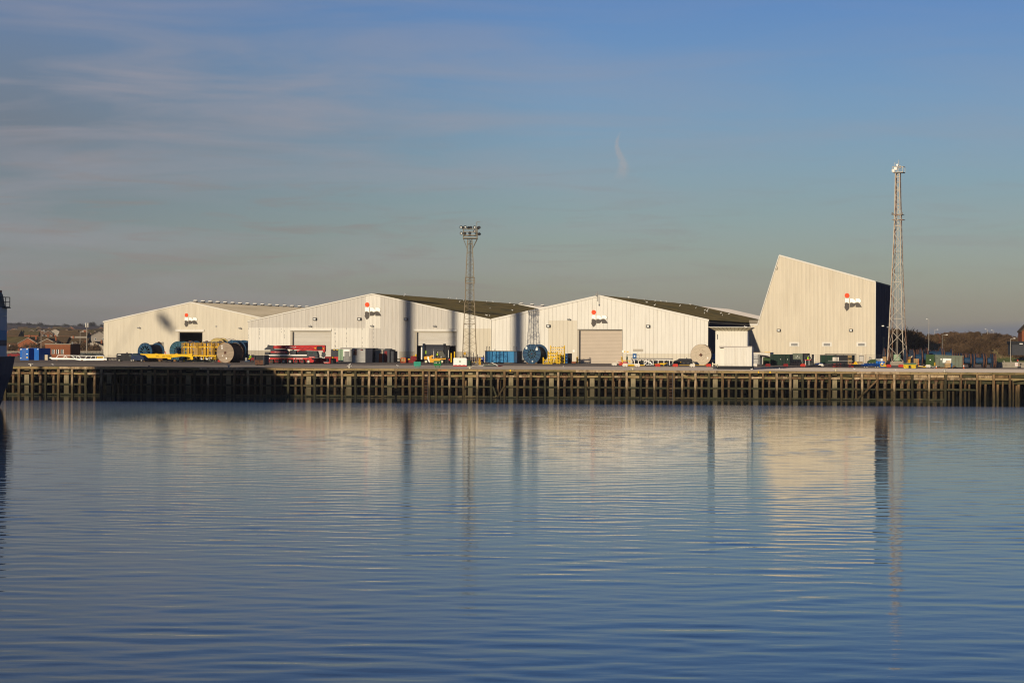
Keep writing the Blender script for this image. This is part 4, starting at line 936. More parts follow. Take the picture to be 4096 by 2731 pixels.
# blue steel reels stored on their rims at the right, seen edge-on
def ereel(label, x0, x1, ytop, D_, m='blue_steel', ff=.42, fm='blue_steel', z=0):
    zc0 = at((x0+x1)/2, ytop, D_)[2]; r = (zc0-z)/2; t = T('cable_reel', label, 'cable reel', x0, 1450, 'blue cable reels stored at the right end of the yard', D=D_, rz=rr.uniform(-.06, .02), z=z)
    w_ = (x1-x0)/t.k; g_ = lambda a, b_, rad, n=36: G().cyl((a, r, r), (b_, r, r), rad, n)
    for a in (-.1, w_-.1): 
        f = t.part('flange', fm, g_(a, a+.2, r)); put('rim', g_(a-.06, a+.26, r*1.0-.002).mesh('rim', 'rust') if False else G().cyl((a-.04, r, r), (a+.24, r, r), r*1.012, 36, caps=False).mesh('rim', 'rust'), f)
    t.part('drum', 'blue_bright' if m == 'b' else m, g_(.1, w_-.1, r*ff), smooth=False)
    return t
q = 0
names = ['nearest the green steel skip', 'second from the right end of the row', 'at the right end of the row', 'last flange before the fence']
ereel('blue cable reel with shiny drum directly right of the grey-green skip', 3853, 3884, 1413, 492)
ereel('blue cable reel with shiny drum, middle of the right-hand row', 3898, 3936, 1413.5, 490)
ereel('blue cable reel with shiny drum near the right end of the row', 3946, 3970, 1414, 491)
ereel('narrow blue cable reel at the far right end of the row, beside the fence', 3977, 3984, 1414.5, 489, ff=.4)
ereel('blue cable reel with bright drum right of the tall mast', 3657, 3690, 1396, 520)
ereel('dark blue cable reel with tall flanges just right of the tall mast', 3628, 3648, 1396, 530)
ereel('long tall blue cable reel above the dark steel box', 3712, 3769, 1390, 545, ff=.62)
ereel('rusty-rimmed tall cable reel left of the dark steel box', 3689, 3712, 1391, 535, fm='rust_dark')
ereel('tall rust-flanged cable reel above the grey-green skip', 3778, 3811, 1394, 560, ff=.6)
for i, (a, b_, yt, D_) in enumerate(((3575, 3583, 1392, 640), (3590, 3600, 1392, 640), (3606, 3614, 1393, 640), (3668, 3674, 1397, 600), (3700, 3723, 1398, 610), (3738, 3746, 1399, 620), (3751, 3756, 1400, 620), (3820, 3829, 1411, 600), (3839, 3848, 1411, 600), (3862, 3866, 1412, 600), (3873, 3880, 1412, 600), (3908, 3913, 1412, 600), (3931, 3936, 1412, 600))):
    ereel(['half hidden blue cable reel %s' % s_ for s_ in ('behind the left leg of the tall mast', 'seen through the middle of the tall mast', 'behind the right leg of the tall mast', 'right of the tall mast', 'left of the dark steel box', 'above the left of the dark steel box', 'above the right of the dark steel box', 'above the middle of the grey-green skip', 'above the right end of the grey-green skip', 'just right of the grey-green skip', 'behind the first shiny drum', 'behind the second shiny drum', 'between the second and third shiny drum')][i], a, b_, yt, D_, fm='blue_steel' if i % 3 else 'rust_dark')
ereel('blue cable reel beside the dark side wall of the tall shed', 3541, 3556, 1391, 556)
# ------------------------------------------------------------------ vehicles
def wheel(t, px, py, r, d0, d1, rim='wheel_grey', par=None):
    x, z = t.L(px, py); w_ = t.part('wheel', 'tyre', G().cyl((x, d0, z), (x, d1, z), r, 20), par)
    put('rim', G().cyl((x, d0-.03, z), (x, d0+.1, z), r*.55, 14).cyl((x, d0-.06, z), (x, d0, z), r*.2, 10).mesh('rim', rim), w_)
V_ = T('van', 'black panel van parked facing right in front of the left shed', 'van', 509, 1446, rz=-.08)
V_.part('body', 'black', V_.P([(469.5, 1440), (469.5, 1420), (472, 1413), (521, 1412.5), (529, 1416.5), (539, 1427), (547, 1430), (549.5, 1436), (549, 1442), (538, 1443.5), (534, 1438), (526, 1438), (522, 1443), (489, 1442.5), (485, 1437), (477, 1437), (473.5, 1441.5)], -.95, .95))
V_.part('side_window', 'glass', V_.P([(520, 1417), (526, 1418), (534, 1427), (520, 1426)], -.98, -.94)); V_.part('windscreen', 'glass', V_.P([(528.5, 1415.8), (539.8, 1426.4), (538.5, 1426.8), (528, 1417)], -.85, .85))
V_.part('headlight', 'lamp_glass', V_.B(536, 1428.5, 543, 1431.5, -.99, -.7)); V_.part('marking', 'white', V_.B(475, 1417, 488, 1419.5, -.98, -.955)); V_.part('roof_beacon', 'dark_grey', V_.B(506, 1408.5, 510, 1412.5, -.2, .2))
for px in (481, 530): wheel(V_, px, 1440.5, .34, -.97, -.72); wheel(V_, px, 1440.5, .34, .72, .97)
C_ = T('parked_car', 'black car half hidden behind the black van and yellow spreader beam', 'car', 560, 1446, D=512, rz=-.5)
C_.part('body', 'hull_navy', C_.P([(534, 1440), (534, 1424), (541, 1413), (556, 1412.5), (566, 1422), (578, 1425), (584, 1431), (583, 1441)], -.85, .85))
C_.part('windscreen', 'glass', C_.P([(556.5, 1413), (566.5, 1422), (565, 1422.6), (555, 1414)], -.7, .7)); C_.part('side_window', 'glass', C_.P([(541, 1421.5), (545, 1415), (554, 1415), (561, 1422)], -.87, -.84))
for px in (543, 575): wheel(C_, px, 1440.5, .33, -.87, -.66); wheel(C_, px, 1440.5, .33, .66, .87)
# mobile crane
K7 = T('mobile_crane', 'long red and black seven-axle mobile crane parked in front of the middle shed', 'mobile crane', 1160, 1453, rz=-.10)
K7.part('chassis', 'red', K7.P([(1070, 1430), (1250, 1431), (1252, 1436), (1260, 1440), (1260, 1446), (1256, 1449), (1245, 1449), (1240, 1438), (1073, 1437)], -1.45, 1.45))
for i, px in enumerate((1090.5, 1114.5, 1139.5, 1164.5, 1189, 1213.5, 1238.5)):
    for d0, d1 in ((-1.42, -.95), (.95, 1.42)): wheel(K7, px, 1445.5, .47, d0, d1, ('rust', 'red_dull', 'wheel_grey', 'white_dirty', 'red_dull', 'red_dull', 'white_dirty')[i])
    K7.part('mudguard', 'red', K7.P([(px-11.5, 1436), (px-8, 1436), (px-8, 1449), (px-10, 1449)], -1.44, 1.4))
K7.part('deck_box', 'black', K7.P([(1077, 1429.5), (1077, 1420), (1233, 1419), (1233, 1429.5)], -1.3, 1.3))
K7.part('outrigger_tube', 'white', K7.P([(1078, 1418.5), (1080, 1422.5), (1232, 1423), (1232, 1418)], -1.5, -1.2)); 
K7.part('driver_cab', 'dark_grey', K7.P([(1233, 1431), (1234, 1403), (1270, 1404), (1275, 1420), (1275, 1432)], -1.35, 1.0)); K7.part('cab_window', 'glass', K7.P([(1260, 1405.5), (1269, 1406), (1273.5, 1419), (1262, 1418)], -1.38, -1.34)); K7.part('cab_window', 'glass', K7.P([(1240, 1407), (1256, 1407), (1256, 1418), (1240, 1418)], -1.38, -1.34))
K7.part('cab_bumper', 'red', K7.B(1240, 1426, 1264, 1431, -1.42, -1.0))
K7.part('engine_cover', 'black', K7.P([(1192, 1418), (1194, 1408), (1201, 1402), (1233, 1403), (1233, 1418)], -1.1, 1.1))
K7.part('superstructure', 'dark_grey', K7.P([(1086, 1418), (1086, 1397), (1098, 1395), (1145, 1396), (1151, 1405), (1152, 1418)], -1.2, 1.2))
K7.part('stripe', 'red', K7.P([(1087, 1404.5), (1150, 1404.5), (1152, 1411), (1087, 1410.5)], -1.24, -1.2))
K7.part('winch_box', 'dark_grey', K7.B(1164, 1402, 1187, 1418, -1.0, .8)); K7.part('rear_frame', 'dark_grey', K7.B(1063, 1408, 1082, 1418, -1.2, 1.2))
K7.part('boom', 'red', K7.P([(1095, 1382.5), (1270, 1381), (1300, 1384), (1303, 1390), (1295, 1402), (1262, 1403), (1220, 1400), (1150, 1396), (1095, 1393)], -.55, .55))
K7.part('boom_section', 'red_dull', K7.P([(1108, 1381.5), (1250, 1379.5), (1300, 1380), (1300, 1383), (1250, 1384), (1108, 1384)], -.4, .4))
g = G()
for i in range(14):
    xa = 1112+i*11; ya = 1385+i*.3; g2 = K7.S((xa, ya+(i % 2)*8, -.57), (xa+11, ya+8-(i % 2)*8, -.57), .09); g.add(g2.v, g2.f)
K7.part('boom_lacing', 'red_dull', g, kind='stuff')
K7.part('lift_cylinder', 'red', K7.S((1155, 1410, 0), (1240, 1396, 0), .35)); K7.part('boom_head', 'red', K7.P([(1262, 1380), (1302, 1382), (1302, 1405), (1296, 1410), (1292, 1402), (1288, 1400), (1264, 1402)], -.6, -.45)); K7.part('boom_head', 'red', K7.P([(1262, 1380), (1302, 1382), (1302, 1405), (1296, 1410), (1292, 1402), (1264, 1402)], .45, .6))
K7.part('sheave', 'yellow', K7.C(1263, 1392, 3, -.66, -.6)); K7.part('sheave', 'yellow', K7.C(1296, 1394, 2.5, -.66, -.6)); K7.part('hook_gap', 'black', K7.P([(1270, 1385), (1290, 1384), (1292, 1399), (1268, 1400)], -.62, -.6))
K7.part('boom_foot', 'dark_grey', K7.P([(1060, 1399), (1061, 1393), (1071, 1388), (1073, 1379), (1078, 1381), (1096, 1382), (1095, 1395), (1085, 1399)], -.7, .7))
K7.part('hook_block', 'dark_grey', K7.P([(1288, 1408), (1300, 1408), (1302, 1422), (1294, 1430), (1286, 1424)], -.3, .3))
K7.text('MAMMOET', 1145, 1390.5, 5.5, -.6, 'white', stretch=1.15); K7.text('www.mammoet.com', 1103, 1409.5, 3.3, -1.26, 'white', stretch=1.15); K7.text('MAMMOET', 1190, 1436, 4, -1.47, 'white'); K7.text('MAMMOET', 1242, 1430, 3, -1.44, 'white')
K7.part('marking', 'white', K7.B(1070, 1431, 1085, 1434, -1.47, -1.455))
K7.part('marking', 'white', K7.P([(1179, 1431.5), (1184, 1433), (1183, 1436), (1180, 1434.5)], -1.47, -1.455))
def cw(label, x0, x1, y0, y1, px, tx):
    t = T('crane_counterweight', label, 'counterweight', px, y1, 'crane counterweights', rz=-.2)
    t.part('block', 'red', t.B(x0, y0, x1, y1, -1.2, 1.2)); t.part('end_frame', 'black', t.B(x1, y0+1, x1+9, y1, -.6, 1.8)); t.part('plate', 'white_dirty', t.B(x1-15, y0+3, x1-8, y0+13, -1.23, -1.2))
    t.part('socket', 'black', t.B(x0+24, y0+1, x0+27, y0+15, -1.24, -1.2)); t.text('MAMMOET', tx, y1-2.6, 3.6, -1.24, 'white')
    t.part('lifting_eye', 'white_dirty', t.B(x0+20, y0-3, x0+30, y0, -.4, .4)); t.part('rim_plate', 'red_dull', t.B(x0, y0, x0+4, y1, -1.3, -1.2))
cw('red counterweight block with white lettering at the nose of the crane', 1257, 1327, 1433, 1453, 1292, 1299)
cw('red counterweight block with white lettering in front of the grey cabins', 1338, 1399, 1427, 1446, 1370, 1370)
t = T('crane_counterweight', 'low red counterweight slab with yellow knobs between the two lettered blocks', 'counterweight', 1320, 1447, 'crane counterweights', rz=-.2)
t.part('block', 'red_dull', t.B(1302, 1426, 1330, 1447, -.6, .8)); t.part('knob', 'yellow', t.B(1331, 1427, 1334, 1434, -.3, .3))
# forklifts
def person(label, px, py, D_, pose='stand', rz=0, helmet='white', z=0):
    t = T('person', label, 'person', px, py, D=D_, rz=rz, z=z)
    sit = pose == 'sit'; V = [(0, 0, .95), (0, 0, 1.2), (0, -.02, 1.45), (0, -.03, 1.56), (0, -.05, 1.68)]; E = [(0, 1), (1, 2), (2, 3), (3, 4)]; Rr = [.16, .15, .16, .06, .10]
    for s_ in (-1, 1):
        n0 = len(V)
        if sit: V += [(s_*.1, 0, .92), (s_*.12, -.45, .9), (s_*.12, -.5, .45), (s_*.12, -.62, .42)]
        else: V += [(s_*.1, 0, .9), (s_*.12, -.03 if s_ < 0 else .06, .5), (s_*.13, .04 if s_ > 0 else -.02, .09), (s_*.15, -.14, .05)]
        Rr += [.10, .075, .05, .045]; E += [(0, n0), (n0, n0+1), (n0+1, n0+2), (n0+2, n0+3)]
        n1 = len(V); V += [(s_*.2, -.01, 1.42), (s_*.24, -.06, 1.15), (s_*.17, -.34, 1.08)]; Rr += [.065, .05, .035]; E += [(2, n1), (n1, n1+1), (n1+1, n1+2)]
        for k_ in range(5):
            n2 = len(V); V += [(s_*(.17-.02*(k_-2)), -.39, 1.08+.01*(k_ == 4)), (s_*(.165-.018*(k_-2)), -.42-.01*(2-abs(k_-2)), 1.06)]; Rr += [.011, .009]; E += [(n1+2, n2), (n2, n2+1)]
    me = bpy.data.meshes.new('body'); me.from_pydata(V, E, []); me.materials.append(MAT['cloth_dark'])
    o = put('body', me, t.o); m_ = o.modifiers.new('skin', 'SKIN')
    me.skin_vertices.new() if not me.skin_vertices else None
    for i, r_ in enumerate(Rr): me.skin_vertices[0].data[i].radius = (r_, r_*(.7 if i < 3 else 1))
    me.skin_vertices[0].data[0].use_root = True; o.modifiers.new('sub', 'SUBSURF').levels = 1; o.modifiers['sub'].render_levels = 1
    vs = G(); vs.add([(x, y, zz) for zz, w_, d_ in ((.98, .19, .14), (1.2, .19, .14), (1.46, .23, .15), (1.52, .12, .1)) for x, y in ((-w_, -d_), (w_, -d_), (w_, d_), (-w_, d_))], [(i*4+j, i*4+(j+1) % 4, (i+1)*4+(j+1) % 4, (i+1)*4+j) for i in range(3) for j in range(4)])
    put('safety_vest', vs.mesh('safety_vest', 'hivis'), t.o)
    hd = put('head', G().cyl((0, -.05, 1.56), (0, -.05, 1.66), .085, 10, .10).cyl((0, -.05, 1.66), (0, -.05, 1.76), .10, 10, .085).add([(-.02, -.15, 1.66), (.02, -.15, 1.66), (0, -.18, 1.65), (0, -.15, 1.7)], [(0, 1, 2), (0, 2, 3), (1, 3, 2)]).mesh('head', 'skin'), t.o)
    put('hard_hat', G().cyl((0, -.05, 1.72), (0, -.05, 1.80), .13, 12, .10).cyl((0, -.05, 1.80), (0, -.05, 1.84), .10, 12, .04).box(-.08, .08, -.22, -.1, 1.71, 1.735).mesh('hard_hat', helmet), t.o)
    return t
person('standing worker in yellow hi-vis vest and white hard hat beside a trolley', 1002, 1446, 530, rz=.9)
FL = T('forklift_truck', 'large yellow heavy forklift carrying a black cable reel at the open doorway', 'forklift', 1738, 1453, rz=-.10)
FL.part('body', 'truck_yellow', FL.P([(1698, 1428), (1702, 1425), (1715, 1424), (1719, 1425), (1729, 1420), (1736, 1421), (1742, 1432), (1772, 1433), (1786, 1432), (1785, 1437), (1766, 1438), (1762, 1447), (1738, 1450), (1722, 1449), (1716, 1440), (1708, 1436), (1700, 1438)], -1.1, 1.1))
FL.part('white_panel', 'white', FL.P([(1713, 1425), (1717, 1426), (1722, 1449), (1718, 1448), (1712, 1434)], -1.14, -1.1))
g = FL.S((1728, 1432, -.9), (1728, 1404, -.9), .16); 
for a, b_ in (((1744, 1432), (1744, 1402)), ((1744, 1402), (1772, 1402)), ((1772, 1402), (1784, 1428)), ((1728, 1404), (1742, 1404))): q = FL.S((*a, -.85), (*b_, -.85), .15); g.add(q.v, q.f); q = FL.S((*a, .85), (*b_, .85), .15); g.add(q.v, q.f)
FL.part('cab_frame', 'dark_grey', g); FL.part('cab_roof', 'dark_grey', FL.B(1742, 1400, 1773, 1402, -.95, .95)); FL.part('cab_glass', 'glass', FL.P([(1746, 1403), (1771, 1403), (1781, 1428), (1746, 1430)], -.2, -.15))
FL.part('seat', 'steel_grey', FL.P([(1759, 1431), (1768, 1424), (1770, 1431)], -.5, .1)); FL.part('battery_box', 'dark_grey', FL.B(1729, 1427, 1742, 1433, -1.15, -.6)); FL.part('exhaust', 'steel', FL.S((1737.5, 1436, -1.15), (1737.5, 1404, -1.15), .17)); FL.part('exhaust_tip', 'steel_grey', FL.S((1737.5, 1404, -1.15), (1737.5, 1395, -1.15), .07))
for px in (1706.5, 1769.5): wheel(FL, px, 1445.7, .52, -1.15, -.55, 'cream_paint'); wheel(FL, px, 1445.7, .52, .55, 1.15)
FL.part('mast', 'black', FL.B(1781, 1382, 1787, 1455, -.9, -.6).add(FL.B(1781, 1382, 1787, 1455, .6, .9).v, [(0,3,2,1),(4,5,6,7),(0,1,5,4),(1,2,6,5),(2,3,7,6),(3,0,4,7)])); FL.part('mast_head', 'black', FL.B(1781, 1381, 1799, 1386, -.9, .9)); FL.part('mast_back', 'black', FL.B(1788, 1384, 1797, 1455, -.7, .7)); FL.part('tail_lamp', 'red_plastic', FL.B(1797, 1435, 1801.5, 1442, -1, -.9))
FL.part('lift_cylinder', 'white_dirty', FL.S((1796, 1400, -.95), (1796, 1430, -.95), .12))
person('forklift driver in hi-vis yellow seated in the large yellow forklift', 1750, 1437, FL.D-.4, 'sit', 1.4, z=.95)
BR = T('cable_reel', 'black drum reel with dark end flanges held by the large yellow forklift', 'cable reel', 1739, 1450, D=FL.D+4, rz=.06)
xa, zb = BR.L(1697, 1377); xc, zd_ = BR.L(1779, 1450); rr_ = (BR.L(1697, 1374)[1]-.6)/2
for q in (xa, xc): BR.part('flange', 'black', G().cyl((q-.3, rr_, rr_+.6), (q+.3, rr_, rr_+.6), rr_, 40)); 
BR.part('rim', 'blue_steel', G().cyl((xa-.34, rr_, rr_+.6), (xa-.2, rr_, rr_+.6), rr_*1.02, 40, caps=False)); BR.part('drum', 'cable_black', G().cyl((xa, rr_, rr_+.6), (xc, rr_, rr_+.6), rr_*.86, 36, caps=False)); BR.part('cover_net', 'dark_grey', G().cyl((xa+.3, rr_, rr_+.6), (xc-.3, rr_, rr_+.6), rr_*.875, 48, caps=False))
BR.part('hub_rod', 'white', G().box(xa-.75, xa-.45, rr_-.2, rr_+.2, .9, 3.9)); BR.part('tag', 'hivis', BR.B(1702.5, 1403, 1705, 1415, .15, .2))
F2 = T('forklift_truck', 'tan forklift with grey door working in front of the blue tank', 'forklift', 1983, 1453, rz=-.06)
F2.part('body', 'truck_tan', F2.P([(1954, 1436), (1955, 1432.5), (1973, 1432), (1979, 1441), (1997, 1441), (1997, 1450), (1972, 1452), (1968, 1446), (1956, 1445)], -.8, .8)); F2.part('door', 'steel_grey', F2.P([(1977, 1426), (1998, 1426), (1997, 1440.5), (1979, 1440.5)], -.84, -.8))
g = G()
for a, b_ in (((1977, 1428), (1979, 1412)), ((1979, 1413), (1996, 1413)), ((1995, 1413), (2002, 1433))):
    for y_ in (-.75, .75): q = F2.S((*a, y_), (*b_, y_), .13); g.add(q.v, q.f)
F2.part('cab_frame', 'dark_grey', g); F2.part('cab_roof', 'dark_grey', F2.B(1973, 1411, 1997, 1413, -.8, .8)); F2.part('mast', 'black', F2.B(2010, 1412, 2016, 1452, -.6, .6)); F2.part('exhaust', 'dark_grey', F2.S((1967, 1432, -.4), (1967, 1417, -.4), .14)); F2.part('bonnet', 'dark_grey', F2.P([(1997, 1441), (1999, 1430), (2010, 1436), (2010, 1449), (1997, 1449)], -.7, .7))
for px, r_ in ((1961, .42), (2005, .5)): wheel(F2, px, 1447, r_, -.85, -.5, 'dark_grey'); wheel(F2, px, 1447, r_, .5, .85, 'dark_grey')
person('forklift driver in hi-vis seated in the tan forklift', 1989, 1444, F2.D, 'sit', -1.4, z=.8)
F3 = T('forklift_truck', 'small red and black forklift behind the barriers left of the black cage', 'forklift', 3230, 1462, D=500, rz=-.06)
F3.part('body', 'black', F3.P([(3212, 1460), (3212, 1442), (3220, 1438), (3244, 1438), (3250, 1446), (3250, 1460)], -.7, .7)); F3.part('side_panel', 'red', F3.P([(3217, 1438), (3243, 1438), (3243, 1440.5), (3217, 1440.5)], -.76, -.7))
g = G()
for a, b_ in (((3219, 1438), (3219, 1425)), ((3219, 1424.5), (3239, 1424.5)), ((3238, 1424.5), (3250, 1446))):
    for y_ in (-.65, .65): q = F3.S((*a, y_), (*b_, y_), .13); g.add(q.v, q.f)
F3.part('cab_frame', 'dark_grey', g); F3.part('mast', 'black', F3.B(3247, 1417, 3255, 1461, -.5, .5)); F3.part('carriage', 'white_dirty', F3.B(3255, 1419, 3258, 1447, -.5, .5))
for px in (3220.5, 3235): F3.part('post', 'white', F3.B(px-.8, 1440, px+.8, 1460, -.82, -.76))
for px in (3220, 3245): wheel(F3, px, 1456.5, .4, -.75, -.45, 'dark_grey'); wheel(F3, px, 1456.5, .4, .45, .75, 'dark_grey')
person('forklift driver in hi-vis seated in the small red and black forklift', 3232, 1453, F3.D, 'sit', 1.4, z=.7)
# ------------------------------------------------------------------ simple yard things
def cont(name, label, cat, px, py, x0, y0, x1, m, depth=6, D=None, rz=-FA, group=None, rib=True, lbls=(), y1=None, rim=None):
    t = T(name, label, cat, px, py, group, D=D, rz=rz); y1 = y1 or py
    t.part('shell', m, t.B(x0, y0, x1, y1, .06, depth))
    if rib: ribwall(t, 'corrugated_side', m, x0+1, y0+1, x1-1, y1-1, .03, .30, .05)
    g = t.B(x0, y0, x1, y0+1.6, -.03, .1); q = t.B(x0, y1-1.6, x1, y1, -.03, .1); g.add(q.v, q.f)
    for a in (x0, x1-1.4): q = t.B(a, y0, a+1.4, y1, -.03, .1); g.add(q.v, q.f)
    t.part('frame', rim or m, g)
    for b_ in lbls: t.part('label_plate', b_[4], t.B(*b_[:4], -.07, -.035))
    return t
CT = cont('shipping_container', 'blue shipping container on the left with doors and small white labels', 'container', 98, 1440, 80, 1393, 115, 'blue_cont', 6, lbls=[(82, 1395, 87, 1399, 'white'), (106, 1395, 112, 1398, 'white'), (106, 1414, 112, 1417, 'white'), (106, 1427, 112, 1432, 'yellow'), (82, 1430, 86, 1434, 'white')])
for q in (91, 95, 99, 103): CT.part('lock_rod', 'steel_grey', CT.B(q, 1395, q+.9, 1438, -.08, -.03))
CT = cont('shipping_container', 'blue shipping container second from the left with plain corrugated end', 'container', 138, 1440, 119.5, 1392.5, 156, 'blue_cont', 6, lbls=[(121, 1395, 125, 1399, 'white'), (149, 1395, 154, 1398, 'white')])
WC = T('timber_crate', 'pale timber crate left of the brick hut', 'crate', 181, 1440)
for i in range(6): WC.part('board', 'wood_pale', WC.B(169, 1419+i*3.5, 191, 1422.2+i*3.5, 0, 2))
WC.part('box', 'wood_brown', WC.B(170, 1420, 190, 1440, .05, 1.95))
for q in (169, 188): WC.part('batten', 'wood_pale', WC.B(q, 1419, q+3, 1440, -.06, 0))
BH = T('brick_hut', 'small flat-roofed brick hut with three windows left of the sheds', 'hut', 231, 1436, D=610)
hz0, hz1 = BH.L(181, 1376), BH.L(281, 1436); bw_, bh_ = hz1[0]-hz0[0], hz0[1]
wins = [(207.5, 1397.5, 217.5, 1415), (225.5, 1397.5, 235.5, 1415), (243.5, 1397.5, 253.5, 1415)]
WB = [(*BH.L(a, d), *BH.L(c, b_)) for a, b_, c, d in wins]
x0_ = hz0[0]; ncr = 26; ch = (bh_)/ncr
for r_ in range(ncr):                               # courses of brick, one part per run between the openings
    za, zb = ch*r_, ch*(r_+1)-.03; segs = [(x0_, x0_+bw_)]
    for wx0, wz0, wx1, wz1 in WB:
        if zb > wz0 and za < wz1: segs = [s2 for s1 in segs for s2 in ((s1[0], min(s1[1], wx0)), (max(s1[0], wx1), s1[1])) if s2[1]-s2[0] > .05]
    for s1 in segs: BH.part('brick_course', 'brick', G().box(s1[0], s1[1], rr.uniform(0, .012), .3, max(za, .002), zb))
BH.part('mortar_core', 'brick_brown', G().prism([(x0_, 0), (x0_+bw_, 0), (x0_+bw_, WB[0][1]), (x0_, WB[0][1])], .03, .28).prism([(x0_, WB[0][3]), (x0_+bw_, WB[0][3]), (x0_+bw_, bh_-.1), (x0_, bh_-.1)], .03, .28), kind='stuff')
BH.part('side_wall', 'brick', G().box(x0_+bw_-.3, x0_+bw_, .3, 6, .002, bh_-.1).box(x0_, x0_+.3, .3, 6, .002, bh_-.1), kind='stuff'); BH.part('roof', 'concrete', G().box(x0_-.15, x0_+bw_+.15, -.1, 6.1, bh_-.1, bh_+.12)); BH.part('rear_wall', 'brick', G().box(x0_, x0_+bw_, 5.8, 6, .002, bh_-.1))
for a, b_, c, d in wins:
    w_ = BH.part('window', 'white', BH.B(a, b_, a+1.2, d, .02, .14).box(*BH.L(c-2.4, d)[:1], BH.L(c, d)[0], .02, .14, BH.L(c, d)[1], BH.L(c, b_)[1])); put('pane', BH.B(a+1, b_, c-1, d, .1, .16).mesh('pane', 'glass'), w_); put('sill', BH.B(a-1, d, c+1, d+1, -.08, .1).mesh('sill', 'concrete'), w_)
BH.part('flue', 'steel_grey', BH.S((283, 1378, 1), (283, 1367, 1), .3))
# white boom sections lying on the yard
WBm = T('boom_section', 'long white steel boom section with lattice top lying on the ground at the left', 'boom section', 315, 1441, D=520, rz=-.05)
WBm.part('tube', 'white', WBm.P([(200, 1430), (215, 1430), (360, 1434), (428, 1432), (428, 1441), (350, 1441), (330, 1442.5), (300, 1438), (210, 1438)], -.4, .4))
g = G()
for a, b_ in (((226, 1431), (233, 1421)), ((233, 1421), (414, 1423.5)), ((414, 1423), (416, 1432)), ((255, 1430), (262, 1423)), ((262, 1423), (270, 1430)), ((305, 1432), (311, 1422)), ((311, 1422), (325, 1432)), ((363, 1432), (369, 1423)), ((384, 1433), (384, 1423)), ((285, 1421), (300, 1431)), ((340, 1433), (350, 1423))):
    q = WBm.S((*a, -.2), (*b_, -.2), .13); g.add(q.v, q.f)
WBm.part('lattice', 'white', g, kind='stuff'); WBm.part('tip', 'white_dirty', WBm.P([(196, 1430), (205, 1427), (214, 1433), (208, 1437)], -.25, .25)); WBm.part('end_ring', 'black', WBm.B(429, 1429, 432.5, 1442, -.5, .5))
for px in (230, 330, 420): WBm.part('packer', 'wood_brown', WBm.B(px-3, 1439, px+3, 1442, -.7, .7))
YF = T('sawhorse_rack', 'small yellow steel rack just left of the left shed corner', 'rack', 402, 1436, D=535, rz=0)
YF.part('rail', 'yellow', YF.B(388, 1427.5, 415, 1431, -.2, .2)); [YF.part('leg', 'yellow', YF.B(q, 1431, q+3, 1436, -.2, .2)) for q in (389, 411)]
for px in (418, 440): pass
CP = T('tarpaulin_heap', 'low heap under crumpled beige tarpaulin left of the black van', 'tarpaulin', 446, 1443, D=530, rz=0)
V = [(CP.L(430+40*i/10, 1442-(3+8*abs(math.sin(i*1.7+j))*math.sin(math.pi*j/6)*(1-.04*i)))[0], -1.2+2.4*j/6, max(.02, CP.L(440, 1442-(1+9*(.6+.4*math.sin(i*1.7+j*2.1))*math.sin(math.pi*j/6)))[1]-.05)) for j in range(7) for i in range(11)]
CP.part('cover', 'plaster', G().add(V, [(j*11+i, j*11+i+1, (j+1)*11+i+1, (j+1)*11+i) for j in range(6) for i in range(10)]))
# yellow spreader beam with lettering
SB = T('spreader_beam', 'long bright yellow lifting beam with black lettering lying across the yard', 'lifting beam', 668, 1446, D=508, rz=-.06)
SB.part('beam', 'yellow', SB.P([(562, 1415), (770, 1416.5), (770, 1424), (773, 1426), (773, 1437.5), (766, 1439), (762, 1430), (752, 1427), (730, 1425), (686, 1430), (685, 1437), (672, 1436), (671, 1432), (593, 1431), (587, 1426), (583, 1421), (562, 1417.5)], -.35, .35))
for px in (625, 707): SB.part('lug', 'yellow_deep', SB.B(px-5, 1413, px+5, 1416.5, -.2, .2))
SB.text('SWL', 624.5, 1427, 5.2, -.37, 'black'); SB.text('200 TONNE', 650, 1427, 5.2, -.37, 'black', stretch=1.05)
for px in (640, 700): SB.part('packer', 'wood_brown', SB.B(px-4, 1437, px+4, 1446, -.5, .5))
for i, (px, lb) in enumerate(((577, 'leftmost'), (598.5, 'second from the left'), (614.5, 'third from the left'), (638, 'right-hand'))):
    t = T('steel_stand', 'short teal post with flat head under the yellow beam, %s of four' % lb, 'stand', px, 1443, 'teal posts in front of the yellow beam', rz=0); t.part('post', 'teal_steel', t.B(px-3.3, 1425, px+3.3, 1443, -.2, .2)); t.part('head_plate', 'dark_grey', t.B(px-8, 1423, px+8, 1425.5, -.4, .4))
for i, (px, lb) in enumerate(((690, 'left'), (713, 'right'))):
    t = T('steel_stand', 'short dark teal post below the right end of the yellow beam, %s one' % lb, 'stand', px, 1447, 'dark teal posts under the yellow beam', rz=0); t.part('post', 'teal_steel', t.B(px-3.5, 1428, px+3.5, 1447, -.25, .25)); t.part('head_plate', 'dark_grey', t.B(px-9, 1426, px+9, 1428.5, -.5, .5))
SP = T('steel_stack', 'low stack of rusty brown steel plates behind the teal posts', 'steel stack', 610, 1446, D=520, rz=0)
for i in range(5): SP.part('plate', 'rust' if i % 2 else 'wood_brown', SP.B(552+i*2, 1443-i*3.2, 665-i*3, 1445.8-i*3.2, -.8, .8))
SP2 = T('steel_stack', 'dark stack of steel parts right of the brown plates', 'steel stack', 668, 1447, D=512, rz=0); SP2.part('stack', 'black', SP2.P([(651, 1446), (651, 1433), (672, 1432), (684, 1440), (686, 1446)], -.6, .6)); SP2.part('stack', 'dark_grey', SP2.B(655, 1430, 668, 1434, -.4, .4))
